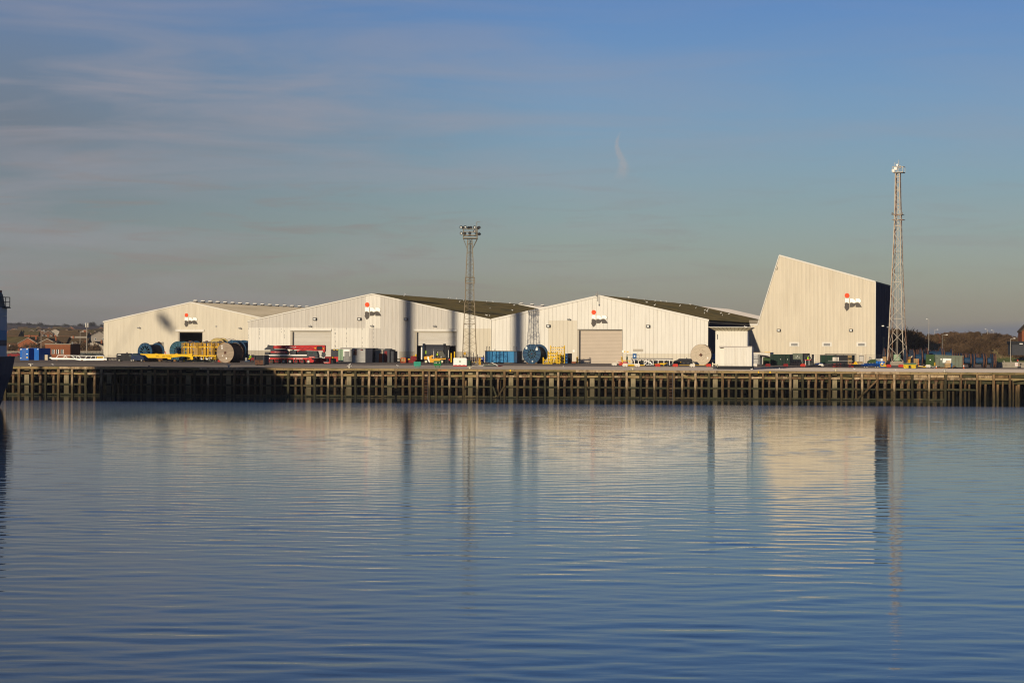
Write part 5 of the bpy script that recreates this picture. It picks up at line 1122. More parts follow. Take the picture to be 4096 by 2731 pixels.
# cabinet with ladder behind the blue reel
LT = T('access_tower', 'yellow access tower with dark machinery and ladder behind the blue reel', 'access tower', 640, 1444, D=552, rz=0)
LT.part('column', 'yellow_dirty', LT.B(630, 1370, 643, 1444, -.5, .5)); LT.part('machinery', 'rust', LT.P([(628, 1374), (634, 1366), (640, 1368), (646, 1374), (646, 1380), (628, 1380)], -.5, .5))
g = LT.S((646, 1444, 0), (646, 1370, 0), .12); 
for q_ in (LT.S((650, 1444, 0), (650, 1370, 0), .12), LT.S((619, 1370, 0), (630, 1370, 0), .1), LT.S((646, 1369, 0), (654, 1369, 0), .1), LT.S((654, 1369, 0), (655, 1402, 0), .1), LT.S((650, 1402, 0), (655, 1402, 0), .1)): g.add(q_.v, q_.f)
for i in range(12): q_ = LT.S((646, 1375+i*5.8, 0), (650, 1375+i*5.8, 0), .09); g.add(q_.v, q_.f)
LT.part('ladder', 'dark_grey', g, kind='stuff')
t = T('notice_board', 'small red notice board with white panel in front of the left shed', 'sign', 658.5, 1436, D=600, rz=0); t.part('board', 'red_plastic', t.B(654.5, 1407, 663, 1436, 0, .3)); t.part('panel', 'white', t.B(656.5, 1411, 661, 1418, -.03, 0))
# yellow cages with reels
def cage(label, x0, x1):
    t = T('steel_cage', label, 'steel frame', (x0+x1)/2, 1440, 'yellow steel cage frames round the cable drums', D=545, rz=-.1)
    cxp = (x0+x1)/2
    for a in (-9, 2): t.part('column', 'yellow_deep', t.B(cxp+a, 1372, cxp+a+7, 1424, -.5 if a < 0 else -.3, .3))
    for s_ in (-1, 1):
        for k_ in range(2):
            xa = cxp+s_*(11+k_*11); xb = cxp+s_*(20+k_*11); a, b_ = min(xa, xb), max(xa, xb)
            g = G()
            for px in (a, b_, (a+b_)/2 if k_ else a):
                q_ = t.S((px, 1370, -.4), (px, 1422, -.4), .12); g.add(q_.v, q_.f)
            for py in (1370, 1377, 1385, 1390, 1403, 1420)[k_::1 if k_ == 0 else 2]: q_ = t.S((a, py, -.4), (b_, py, -.4), .13); g.add(q_.v, q_.f)
            t.part('guard_panel', 'yellow_deep', g)
    t.part('cross_beam', 'yellow', t.B(x0, 1387.5, x1, 1389.5, -.6, -.4)); t.part('head_beam', 'dark_grey', t.B(cxp-13, 1366, cxp+13, 1371, -.3, .5)); t.part('lifting_eye', 'rust', t.B(cxp-5, 1362.5, cxp+5, 1366, -.1, .2))
    for px, py in ((cxp-6, 1392), (cxp+5, 1392), (cxp+5, 1379)): t.part('bolt_cap', 'white', t.B(px-1, py-1.5, px+1, py+1.5, -.55, -.5))
cage('yellow steel cage frame on the left, in front of the dark doorway', 734, 787); cage('yellow steel cage frame in the middle of the three', 797, 857); cage('yellow steel cage frame on the right, half hidden by the wooden reel', 862, 900)
YT = T('work_platform', 'low yellow railed platform stacked with cable ends below the cage frames', 'platform', 824, 1447, D=512, rz=-.05)
YT.part('deck', 'yellow', YT.B(766, 1421.5, 866, 1425.5, -.8, .8)); YT.part('gate', 'yellow', YT.B(760, 1414.5, 773, 1437, -.9, -.7))
for q in (752, 757, 762, 790, 801, 817, 830, 850, 859, 866): YT.part('post', 'yellow', YT.B(q-1.1, 1424, q+1.1, 1438, -.8, -.6))
for px, py in ((779, 1434), (795, 1433), (822, 1432), (836, 1434), (845, 1432)): YT.part('coil', 'dark_grey' if px % 2 else 'steel_grey', YT.C(px, py, 5, -.3, .3))
for px in (809, 831): YT.part('sack', 'white', YT.B(px-4, 1434, px+4, 1438, -.9, -.5))
for px, py in ((779, 1430), (848, 1430)): YT.part('hose', 'white', YT.S((px-4, py+2, -.5), (px+4, py-1, -.5), .16))
BT = T('steel_beam', 'long low grey-green steel box beam in front of the yellow platform', 'steel beam', 791, 1448, rz=-.02); BT.part('beam', 'green_grey', BT.B(727, 1438.5, 856, 1446.5, -.3, .3)); BT.part('marking', 'yellow', BT.B(733, 1440.5, 741, 1444.5, -.32, -.3)); [BT.part('packer', 'wood_brown', BT.B(q, 1446.5, q+4, 1448, -.4, .4)) for q in (735, 772, 828)]; BT.part('joint', 'black', BT.B(791, 1438.3, 792.6, 1446.7, -.32, .32)); BT.part('end_ring', 'black', BT.B(852, 1440, 854, 1445, -.33, -.3))
t = T('traffic_cone', 'red plastic wedge beside the foot of the wooden reel', 'wedge', 877, 1447, rz=0, D=504); t.part('wedge', 'red_plastic', t.P([(871, 1447), (873, 1439), (879, 1441), (884, 1447)], -.3, .3))
TR = T('trolley', 'small blue and grey yard trolley beside the hi-vis worker', 'trolley', 990, 1446, D=528, rz=0); TR.part('base', 'blue_steel', TR.B(980, 1443, 1000, 1446.5, -.5, .5)); TR.part('rack', 'steel_grey', TR.B(981, 1430, 989, 1443, -.3, .3)); TR.part('handle', 'yellow', TR.B(993, 1433, 1001, 1436, -.1, .1))
TM = T('concrete_mixer', 'dark red machine between the worker and the open skip', 'machine', 1013, 1448, D=522, rz=0); TM.part('body', 'red_dull', TM.P([(1003, 1444), (1005, 1431), (1020, 1430), (1023, 1444)], -.5, .5)); TM.part('motor', 'black', TM.B(1006, 1423, 1016, 1431, -.3, .3)); TM.part('wheel', 'tyre', TM.C(1010, 1444, 5, -.6, -.3))
SK = T('steel_skip', 'rusty open-fronted dark steel skip left of the mobile crane', 'skip', 1045, 1461, rz=-.18)
SK.part('lower_front', 'rust', SK.B(1022, 1440, 1060, 1458, -.9, .9)); SK.part('interior', 'black', SK.B(1025, 1423, 1058, 1440, -.55, .8)); g = SK.B(1022, 1421, 1060, 1423, -.9, .9)
for q_ in (SK.B(1022, 1421, 1024.4, 1458, -.93, .9), SK.B(1058, 1421, 1060.5, 1458, -.93, .9)): g.add(q_.v, q_.f)
SK.part('frame', 'dark_grey', g); SK.part('side_plate', 'dark_grey', SK.B(1060.5, 1420, 1062, 1459, -.8, 2.5)); [SK.part('skid', 'black', SK.B(q, 1458, q+5, 1461, -.7, .7)) for q in (1026, 1040, 1053)]
# grey cabins and boxes in front of the middle shed
CB = cont('site_cabin', 'grey steel cabin with white door panel, right of the red crane', 'cabin', 1417, 1451, 1373, 1396, 1409, 'steel_grey', 6, D=535, rib=True, rim='dark_grey', y1=1448); CB.part('door_panel', 'white', CB.B(1374, 1397, 1402, 1425, -.1, -.05)); CB.part('double_door', 'steel_grey', CB.B(1378, 1405, 1398.5, 1425, -.14, -.1)); CB.part('door_gap', 'black', CB.B(1388, 1405, 1388.6, 1425, -.15, -.13))
CB2 = cont('site_cabin', 'weathered galvanised cabin with small window and two red lamps', 'cabin', 1435, 1451, 1409, 1394, 1462, 'steel', 5, D=532, rim='steel_grey'); CB2.part('window', 'rust', CB2.B(1413.5, 1403, 1427, 1420, -.1, -.04)); [CB2.part('lamp', 'red_dull', CB2.P([(q, 1400), (q+3, 1397), (q+9, 1397.5), (q+8, 1400)], -.6, -.1)) for q in (1418, 1444)]
RF = T('shelter_roof', 'dark framed rack shelter with shelves behind the galvanised cabin', 'shelter', 1475, 1449, D=540)
RF.part('roof', 'dark_grey', RF.B(1361, 1392, 1492, 1394, 0, 4)); RF.part('back', 'black', RF.B(1464, 1394, 1490, 1449, 2, 2.2)); RF.part('panel', 'blue_steel', RF.B(1464, 1395, 1478, 1405, .1, .3)); [RF.part('shelf_box', 'rust' if i else 'steel_grey', RF.B(1465+i*7, 1408, 1471+i*7, 1420, .5, 1.2)) for i in range(3)]; [RF.part('post', 'dark_grey', RF.B(q, 1394, q+1.5, 1449, 0, .2)) for q in (1362, 1463, 1490)]
DB = cont('storage_box', 'dark grey container with yellow stickers behind the crane nose', 'container', 1341, 1447, 1325, 1396, 1352, 'dark_grey', 5, D=560, y1=1446, lbls=[(1334, 1397.5, 1340, 1400, 'yellow'), (1346, 1397.5, 1352, 1400, 'yellow')]); cont('storage_box', 'blue-grey container half hidden behind the crane hook', 'container', 1305, 1447, 1275, 1395, 1325, 'steel_grey', 5, D=575, y1=1446); cont('storage_box', 'pale green-grey box with racks left of the white cabin door', 'container', 1363, 1447, 1353, 1397, 1374, 'green_pale', 4, D=556, y1=1446)
GH = T('workshop_hut', 'dark green-grey hut with orange panel and dark red door', 'hut', 1525, 1449, D=545); GH.part('wall', 'clad_dull', GH.B(1496, 1399, 1532, 1449, 0, 5)); GH.part('panel', 'orange', GH.B(1515.5, 1414, 1529, 1449, -.05, 0)); GH.part('gable_wall', 'dark_grey', GH.P([(1532, 1449), (1532, 1399), (1545, 1397), (1557, 1399), (1557, 1449)], .2, 4.8)); GH.part('roof', 'steel_grey', GH.P([(1492, 1397), (1494, 1394), (1541, 1394), (1544, 1398)], -.3, 5.2)); GH.part('door', 'red_dull', GH.B(1537, 1404, 1548, 1449, .12, .2)); GH.part('side_box', 'black', GH.B(1478, 1398, 1496, 1449, .5, 5)); GH.part('annexe', 'dark_grey', GH.B(1557, 1404, 1569, 1449, 1, 4))
YR = T('safety_barrier', 'low yellow rail barrier along the wall of the middle shed', 'barrier', 1604, 1447, D=552); YR.part('rail', 'yellow', YR.B(1567, 1435, 1641, 1438.5, -.1, .1)); [YR.part('post', 'yellow', YR.B(q, 1438, q+4, 1447, -.15, .15)) for q in (1569, 1600, 1632)]
CR = T('pallet_crate', 'open rusty orange crate with timber slats right of the yellow rail', 'crate', 1617, 1452); [CR.part('slat', 'pallet', CR.B(1607+(i % 2)*9, 1432+(i//2)*4.5, 1615+(i % 2)*9, 1435.5+(i//2)*4.5, -.45, -.4)) for i in range(6)]; g = G()
for q_ in (CR.B(1606, 1430, 1608, 1451, -.6, -.4), CR.B(1624, 1430, 1626, 1451, -.6, -.4), CR.B(1606, 1430, 1626, 1432, -.6, .8), CR.B(1606, 1448, 1626, 1450.5, -.6, .8)): g.add(q_.v, q_.f)
CR.part('frame', 'orange', g); CR.part('back', 'wood_brown', CR.B(1607, 1432, 1625, 1450, .4, .5)); CR.part('side', 'red_dull', CR.B(1626, 1431, 1627, 1450, -.5, .9))
RS = T('steel_skip', 'dark red tipping skip left of the large forklift', 'skip', 1649, 1452); RS.part('body', 'red_dull', RS.P([(1634, 1451), (1634, 1440), (1640, 1438), (1666, 1440), (1665, 1451)], -.9, .9)); RS.part('lid', 'red_dull', RS.B(1641, 1424, 1664, 1439, .3, .4))
def skip(label, m, x0, y0, x1, y1, yb, px): 
    t = T('tipping_skip', label, 'skip', px, yb, 'small green tipping skips', rz=-.05); w0 = (x1-x0)
    t.part('bin', m, t.P([(x0, y0), (x1, y0), (x1, y1-2), (x1-3, y1), (x0+2, y1), (x0, y1-3)], -.6, .6)); t.part('frame', m, t.P([(x0+w0*.2, y1), (x0+w0*.26, y1), (x0+w0*.26, yb-2), (x1-w0*.26, yb-2), (x1-w0*.26, y1), (x1-w0*.2, y1), (x1-w0*.2, yb), (x0+w0*.2, yb)], -.65, -.5)); t.part('base', m, t.B(x0+w0*.22, yb-1.5, x1-w0*.22, yb, -.6, .5)); return t
skip('small teal-green tipping skip near the quay edge', 'green_teal', 1656, 1446, 1684, 1464, 1470, 1670)
t = skip('small green tipping skip with rubbish, in front of the large forklift', 'green_skip', 1735.5, 1443, 1765, 1463, 1470.5, 1750); t.part('opening', 'black', t.B(1738, 1447.5, 1763, 1452, -.64, -.6)); [t.part('rubbish', 'white_dirty', t.B(q, 1448.5, q+3, 1452, -.7, -.64)) for q in (1740, 1746, 1757)]
WP = T('covered_pallet', 'white covered load with green cross emblem on a red pallet base', 'pallet load', 1841, 1464.5, rz=-.06); WP.part('cover', 'white', WP.P([(1815, 1460), (1815.5, 1433), (1818, 1431), (1865, 1431.5), (1868, 1434), (1868, 1460)], -1, 1)); WP.part('base', 'red', WP.B(1815, 1460, 1868, 1464.5, -1.05, 1.05)); [WP.part('fork_slot', 'red_dull', WP.B(q, 1459, q+9, 1461.5, -1.08, -1.0)) for q in (1820, 1836, 1852)]
for sx in (-1, 1):
    for sy in (-1, 1): WP.part('emblem', 'green_skip', WP.P([(1841.5+sx*.8, 1445.5+sy*4.6), (1841.5+sx*.8, 1445.5+sy*1.8), (1841.5+sx*1.5, 1445.5+sy*.8), (1841.5+sx*4.6, 1445.5+sy*.8), (1841.5+sx*2.8, 1445.5+sy*2.2), (1841.5+sx*3.2, 1445.5+sy*3.6), (1841.5+sx*1.8, 1445.5+sy*3)], -1.03, -1.0))
t = T('storage_bin', 'dark green lidded bin right of the white covered load', 'bin', 1876, 1461); t.part('bin', 'green_dark', t.B(1868, 1443.5, 1884, 1461, -.5, .5)); t.part('lid', 'green_dark', t.B(1867.5, 1442, 1885, 1444, -.55, .55))
for px, y0, lb in ((1745+60, 1412, 'left'), (1818, 1405.5, 'right')): t = T('safety_post', 'yellow bollard guarding the right side of the open doorway, %s one' % lb, 'post', px, 1447, 'yellow guard posts beside the doorways', D=556, rz=0); t.part('post', 'yellow', G().cyl((0, 0, 0), (0, 0, t.L(px, y0)[1]), .16, 12))
for px, y0, lb in ((1663.5, 1416, 'just left of the open doorway'), (1655, 1421, 'left of the open doorway, behind the red skip')): t = T('safety_post', 'yellow bollard %s' % lb, 'post', px, 1447, 'yellow guard posts beside the doorways', D=556, rz=0); t.part('post', 'yellow', G().cyl((0, 0, 0), (0, 0, t.L(px, y0)[1]), .2, 12))
ST = T('cable_rack', 'low dark rack of bars and posts at the foot of the floodlight mast', 'rack', 1898, 1449, D=535); ST.part('top_rail', 'dark_grey', ST.B(1851, 1427.5, 1937, 1430, -.3, .3)); ST.part('bundle', 'black', ST.B(1853, 1431, 1934, 1447, .2, .8))
for i, px in enumerate(range(1855, 1936, 4)): ST.part('upright', 'steel_grey' if i % 2 else 'rust', ST.S((px, 1429, -.2), (px+rr.uniform(-3, 3), 1448, -.2), .14))
for px, y0 in ((1855, 1411), (1865, 1415), (1894, 1410), (1910, 1417), (1934, 1420)): ST.part('post', 'dark_grey', ST.B(px-.8, y0, px+.8, 1429, -.1, .1))
[ST.part('foot', 'yellow', ST.B(q, 1447.5, q+6, 1449.5, -.5, .2)) for q in (1887, 1903)]
PM = T('pump_unit', 'blue machine with white panel left of the bright blue tank', 'machine', 1930, 1451, D=520, rz=0); PM.part('body', 'purple_blue', PM.B(1924, 1430, 1937, 1444, -.5, .5)); PM.part('panel', 'white', PM.B(1925.5, 1433, 1930, 1437.5, -.53, -.5)); PM.part('legs', 'dark_grey', PM.B(1925, 1444, 1936, 1451, -.3, .3)); PM.part('lamp', 'dark_grey', PM.S((1934.5, 1430, 0), (1934.5, 1421, 0), .2))
YP = T('cable_chute', 'upright yellow chute with dark slots right of the floodlight mast', 'chute', 1919, 1459, rz=0); YP.part('body', 'yellow_deep', YP.B(1914, 1432, 1924, 1459, -.3, .3)); [YP.part('slot', 'black', YP.P([(1914, y_), (1918, y_-4), (1918, y_-2), (1914, y_+2.5)], -.33, -.3)) for y_ in (1438, 1455)]; YP.part('slot', 'black', YP.P([(1920, 1441), (1924, 1445), (1924, 1447), (1920, 1444)], -.33, -.3))
BK = T('blue_tank', 'long bright blue corrugated open tank with posts, behind the tan forklift', 'tank', 2003, 1449, D=530)
BK.part('shell', 'blue_bright', BK.B(1940, 1405, 2056, 1449, .1, 5)); ribwall(BK, 'corrugated_side', 'blue_bright', 1940, 1405.5, 2055, 1448, 0, .30, .08); BK.part('end', 'blue_steel', BK.B(2056, 1404.5, 2067, 1449, 0.3, 4.6)); BK.part('top_rim', 'dark_grey', BK.B(1939, 1403.5, 2067, 1405.5, -.1, 5.1)); BK.part('door', 'blue_bright', BK.B(1995, 1409, 2007, 1440, -.15, -.09)); BK.part('joint', 'blue', BK.B(1958, 1405.5, 1959.5, 1448, -.12, .02)); BK.part('joint', 'blue', BK.B(2035, 1405.5, 2036.2, 1448, -.12, .02))
for px, y0 in ((1944.5, 1384.5), (1954, 1386), (1977, 1395.5), (2053, 1384), (2062, 1387)): BK.part('stanchion', 'dark_grey', BK.S((px, 1404, .5), (px+.5, y0, .5), .13)); BK.part('cap', 'dark_grey', BK.B(px-.5, y0, px+2, y0+4, .4, .6))
PI = T('pile_of_frames', 'flat pile of galvanised gate frames and poles on the apron', 'frames', 1945, 1465.5, rz=0)
for a, b_, m in (((1888, 1463), (1935, 1460.5), 'galv'), ((1890, 1465), (1950, 1463), 'steel'), ((1935, 1458), (1980, 1459), 'green_grey'), ((1934, 1463), (1982, 1463.5), 'green_grey'), ((1955, 1457), (1967, 1450), 'galv'), ((1967, 1450), (1990, 1463), 'white_dirty'), ((1978, 1455), (1993, 1464), 'white'), ((1993, 1464), (2010, 1462), 'red_dull'), ((1934, 1463), (1934, 1456), 'steel'), ((1975, 1463), (1996, 1465), 'steel_grey')):
    PI.part('frame_bar', m, PI.S((*a, rr.uniform(-.8, .3)), (*b_, rr.uniform(-.3, .8)), .17))
PI.part('stack', 'green_grey', PI.B(1938, 1458.5, 1978, 1461, -.6, .6)); PI.part('stack', 'dark_grey', PI.B(1936, 1461, 1984, 1465.5, -.7, .6))
# yellow stillages
def still(label, x0, x1, rows, yb, D_, fill=True):
    t = T('stillage', label, 'stillage', (x0+x1)/2, yb, 'yellow steel stillages stacked beside the right-hand shed', D=D_, rz=-.12)
    for y0, y1 in rows:
        for px in (x0, x1-2): 
            for d_ in (0, 1.2): t.part('post', 'yellow', t.B(px, y0-3, px+2, y1, d_-.08, d_+.08))
        for d_ in (-.02, 1.2): t.part('rail', 'yellow', t.B(x0, y1-3.2, x1, y1-1.2, d_-.08, d_+.08))
        for px in (x0, x1-1.5): a, b_ = t.L(px, y1-2.2), t.L(px+1.5, y1-2.2); t.part('side_rail', 'yellow', G().box(a[0], b_[0], 0, 1.2, a[1]-.06, a[1]+.06))
        if fill:
            g = G()
            for k_ in range(7): px = x0+3+(x1-x0-6)*k_/6; q_ = t.S((px, y0+rr.uniform(0, 4), .2+rr.random()*.7), (px+rr.uniform(-3, 3), y1-2, .2+rr.random()*.7), .12); g.add(q_.v, q_.f)
            t.part('spare_bars', 'yellow_dirty', g, kind='stuff')
still('wide low yellow stillage at the lower left of the stacks', 2171, 2209, [(1432, 1443), (1443, 1456)], 1456, 517)
still('tall empty yellow stillage frames at the back of the stacks', 2201, 2258, [(1384, 1393), (1393, 1404), (1404, 1415), (1415, 1428), (1428, 1450)], 1450, 530)
still('yellow stillage in the centre of the stacks with bars inside', 2191, 2228, [(1408, 1418), (1418, 1430), (1430, 1442), (1442, 1454)], 1454, 522)
still('narrow yellow stillage at the lower right of the stacks', 2226, 2240, [(1416, 1429), (1429, 1441), (1441, 1455)], 1455, 518)
still('rusty yellow stillage of scrap bars at the right end of the stacks', 2240, 2259, [(1418, 1429), (1429, 1441), (1441, 1453)], 1453, 521)
t = T('storage_box', 'dark blue upright locker between the yellow stillages and the small dark doorway', 'locker', 2266, 1452, D=538, rz=-.1); t.part('body', 'blue', t.B(2259, 1414, 2271, 1452, 0, 1)); t.part('door', 'blue', t.B(2260, 1415, 2270, 1451, -.04, 0)); t.part('handle', 'white', t.B(2268, 1430, 2269.5, 1433, -.08, -.04))
t = T('timber_bearers', 'flat pile of orange-brown bearers left of the blue reel', 'timber', 2090, 1451, D=540); [t.part('bearer', 'wood_brown', t.B(2068+i, 1439+i*4, 2098-i*2, 1442.5+i*4, -.4, .4)) for i in range(3)]
# water-filled barriers
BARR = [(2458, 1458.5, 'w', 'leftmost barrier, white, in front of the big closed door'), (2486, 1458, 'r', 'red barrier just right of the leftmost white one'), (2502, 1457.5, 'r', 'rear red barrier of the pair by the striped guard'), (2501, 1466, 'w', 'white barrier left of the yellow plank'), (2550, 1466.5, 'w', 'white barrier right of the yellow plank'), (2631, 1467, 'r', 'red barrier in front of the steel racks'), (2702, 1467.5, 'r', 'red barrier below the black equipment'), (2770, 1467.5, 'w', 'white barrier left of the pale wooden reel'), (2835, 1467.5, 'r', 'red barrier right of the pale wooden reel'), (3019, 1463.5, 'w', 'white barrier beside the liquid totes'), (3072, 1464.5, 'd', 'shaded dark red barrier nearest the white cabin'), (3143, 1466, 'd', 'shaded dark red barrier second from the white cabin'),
        (3212, 1467, 'r', 'red barrier in front of the small forklift'), (3284, 1467, 'w', 'white barrier left of the black cage'), (3340, 1466.5, 'r', 'bright red barrier above the cream bollard'), (3403, 1466.5, 'r', 'red barrier beside the yellow lifting lug'), (3462, 1466.5, 'w', 'white barrier in front of the blue tarpaulin, left one'), (3506, 1466.5, 'w', 'white barrier in front of the blue tarpaulin, right one'), (3555, 1467.5, 'r', 'red barrier in front of the concrete plinth, left one'), (3604, 1468, 'r', 'red barrier next to the green and yellow skid'), (3712, 1469.5, 'w', 'white barrier below the dark steel box')]
bproto = {}
for px, py, c, lb in BARR:
    X_, D_ = ground(px, py); D_ = min(max(D_, 452), 490); u, v = uv(px, py); X_ = (u-CX)/F*D_
    loc = (X_, D_, 0)
    if c not in bproto:
        t = T('road_barrier', lb, 'barrier', px, py, 'water-filled plastic road barriers', D=D_, rz=0); g = G()
        g.prism([(-.52, .12), (-.52, .42), (-.48, .6), (.48, .6), (.52, .42), (.52, .12), (.40, .12), (.36, .0), (.20, .0), (.16, .12), (-.16, .12), (-.20, 0), (-.36, 0), (-.40, .12)], -.22, .22)
        mm = {'w': 'white_plastic', 'r': 'red_plastic', 'd': 'red_dull'}[c]  # d: the cabin's shade is put into a darker red
        t.part('body', mm, g); t.part('top_ridge', mm, G().prism([(-.47, .6), (-.44, .68), (.44, .68), (.47, .6)], -.1, .1)); t.part('coupling', mm, G().cyl((-.58, 0, .15), (-.58, 0, .5), .06, 8)); t.part('groove', mm, G().box(-.4, .4, -.24, -.22, .28, .42)); bproto[c] = t.o
    else: dup(bproto[c], loc, rr.uniform(-.12, .12), lb)
YB = T('yellow_plank', 'yellow steel plank lying between two white barriers', 'plank', 2526, 1465.5, rz=0); YB.part('plank', 'yellow', YB.B(2512, 1458, 2540, 1463, -.3, .3)); YB.part('shadow_gap', 'black', YB.B(2512, 1463, 2540, 1465.5, -.2, .3)); YB.part('rail', 'yellow', YB.B(2560, 1459, 2579, 1462, 0, .4)); YB.part('top_bar', 'white_dirty', YB.B(2500, 1454, 2545, 1456, .6, .9))
YG = T('guard_rail', 'yellow guard rail at the right foot of the big closed door', 'guard rail', 2503, 1452, D=530, rz=0); YG.part('rail', 'yellow', YG.B(2486, 1440.5, 2522, 1443.5, -.1, .1)); [YG.part('post', 'yellow', YG.B(q, 1443, q+3, 1452, -.1, .1)) for q in (2488, 2518)]; [YG.part('beam', 'red_plastic' if i else 'white_dirty', YG.B(2465+i*8, 1444+i*2.5, 2512-i*4, 1446.5+i*2.5, .3, .6)) for i in range(2)]
GT = T('green_davit', 'slim dark green davit post standing behind the barriers', 'davit', 2508.5, 1453, D=522, rz=0); GT.part('post', 'green_dark', GT.P([(2506.5, 1453), (2505.5, 1433), (2506.5, 1425), (2510.5, 1425), (2511.5, 1434), (2510, 1440), (2512, 1453)], -.15, .15)); GT.part('hook', 'green_dark', GT.S((2508, 1424, 0), (2508.5, 1418, 0), .13)); GT.part('arm', 'dark_grey', GT.S((2508, 1420, 0), (2557, 1420, 0), .06)); GT.part('arm_leg', 'dark_grey', GT.S((2557, 1420, 0), (2557, 1436, 0), .06))
RK = T('roller_rack', 'long white steel racks loaded with rusty rollers in front of the right-hand shed', 'rack', 2610, 1462, D=498, rz=-.04)
RK.part('deck', 'dark_grey', RK.B(2524, 1433, 2692, 1435, -.6, 1)); RK.part('side_beam', 'white_dirty', RK.B(2622, 1436, 2684, 1440.5, -.7, -.6)); RK.part('side_beam', 'white_dirty', RK.B(2528, 1436, 2622, 1437.8, -.7, -.6))
for i in range(26): px = 2527+i*6.2; RK.part('roller', ('rust', 'white_dirty', 'dark_grey', 'steel_grey')[i % 4], RK.B(px, 1435.5, px+3.4, 1442+(i % 3), -.55, .9))
for px in (2536, 2552, 2575, 2611, 2631, 2654, 2676): RK.part('leg', 'white', RK.B(px, 1440, px+2.6, 1460, -.72, -.5))
RK.part('underframe', 'black', RK.B(2530, 1443, 2690, 1461, .5, 1.2)); [RK.part('diagonal', 'white', RK.S((a, 1444, -.75), (b_, 1458, -.75), .16)) for a, b_ in ((2590, 2578), (2598, 2610), (2590, 2610))]; RK.part('stand', 'white', RK.B(2575, 1443, 2596, 1446, -.8, -.7)); [RK.part('stand_leg', 'white', RK.B(q, 1446, q+2, 1461, -.8, -.7)) for q in (2575, 2594)]; [RK.part('foot', 'white', RK.B(q, 1457, q+8, 1459, -.85, -.7)) for q in (2584, 2598)]
YW = T('yellow_walkway', 'yellow steel walkway plates lying in front of the roller racks', 'walkway', 2640, 1463, rz=0, D=478); [YW.part('plate', 'yellow', YW.P([(2612+i*12, 1456+i*.2), (2640+i*14, 1452), (2668+i*2, 1452.5), (2655, 1458)], -.4+i*.3, -.1+i*.3)) for i in range(3)]; YW.part('leg', 'yellow', YW.B(2654, 1457, 2656, 1463, -.2, 0))
HP = T('hose_heap', 'heap of grey hoses and scrap right of the yellow walkway', 'hoses', 2690, 1464, rz=0, D=480); 
for i in range(14): a = (rr.uniform(2665, 2700), rr.uniform(1452, 1463)); HP.part('hose', 'dark_grey' if i % 2 else 'steel_grey', HP.S((*a, rr.uniform(-.6, .6)), (a[0]+rr.uniform(-14, 14), rr.uniform(1454, 1463), rr.uniform(-.6, .6)), .14))
BE = T('cable_machine', 'long low black cable-handling machine left of the pale wooden reel', 'machine', 2730, 1460, D=505, rz=-.05); BE.part('body', 'black', BE.P([(2692, 1458), (2694, 1444), (2712, 1438), (2768, 1438), (2772, 1458)], -.8, .8)); BE.part('top_frame', 'dark_grey', BE.P([(2710, 1438), (2716, 1433.5), (2765, 1434), (2768, 1438)], -.4, .4)); BE.part('lamp', 'yellow_deep', BE.B(2720, 1446.5, 2724, 1450, -.85, -.8)); BE.part('box', 'dark_grey', BE.B(2745, 1430.5, 2749, 1434, -.2, .2)); BE.part('base', 'green_dark', BE.B(2716, 1460, 2830, 1466, -1.8, -1.4)); BE.part('base_edge', 'yellow_deep', BE.B(2716, 1459.5, 2830, 1460.4, -1.85, -1.4)); [BE.part('wheel', 'dark_grey', BE.C(q, 1452, 4, -.95, -.8)) for q in (2735, 2752)]
BM = T('blue_machine', 'blue machine and white blocks between the pale reel and the white cabin', 'machine', 2854, 1462, D=520, rz=0); BM.part('body', 'blue', BM.B(2846, 1415, 2859, 1437, 0, 1.2)); BM.part('coils', 'wood_grey', BM.B(2845, 1437, 2860, 1446, -.5, .5)); BM.part('block', 'white', BM.B(2849, 1449, 2853, 1463, -1, -.6))
# things behind the mesh fence near the tall shed
LTt = T('liquid_tote', 'two stacked white liquid totes in wire cages right of the white cabin', 'tote', 3019, 1459, D=505, rz=0)
for i in range(2): y0 = 1417+i*20; LTt.part('tank', 'white', LTt.B(3013, y0+1, 3029, y0+18, -.4, .5)); LTt.part('pallet_base', 'dark_grey', LTt.B(3010, y0+17.5, 3037, y0+20, -.6, .6))
g = G()
for i in range(8): q_ = LTt.S((3010+i*3.8, 1416, -.62), (3010+i*3.8, 1457, -.62), .05); g.add(q_.v, q_.f)
for i in range(9): q_ = LTt.S((3010, 1417+i*5, -.62), (3037, 1417+i*5, -.62), .05); g.add(q_.v, q_.f)
LTt.part('wire_cage', 'steel', g, kind='stuff'); LTt.part('tank', 'steel_grey', LTt.B(3030, 1418, 3036, 1456, -.3, .4))
cont('storage_container', 'rusting cream topped container with yellow lid behind the liquid totes', 'container', 3050, 1458, 3009, 1409, 3081, 'white_dirty', 5, D=530, rim='trim_rust', y1=1457, lbls=[(3058, 1408, 3081, 1410, 'yellow')]); t = T('tarpaulin_shelter', 'dark sagging tarpaulin shelter between the totes and green container', 'shelter', 3060, 1460, D=515, rz=0); t.part('canopy', 'black', t.P([(3038, 1428), (3040, 1419), (3055, 1420), (3070, 1423), (3080, 1428), (3070, 1430), (3050, 1427)], -.8, .8)); t.part('back', 'dark_grey', t.B(3038, 1427, 3050, 1460, .5, .8)); t.part('locker', 'green_army', t.B(3054, 1429, 3082, 1458, .2, 1))
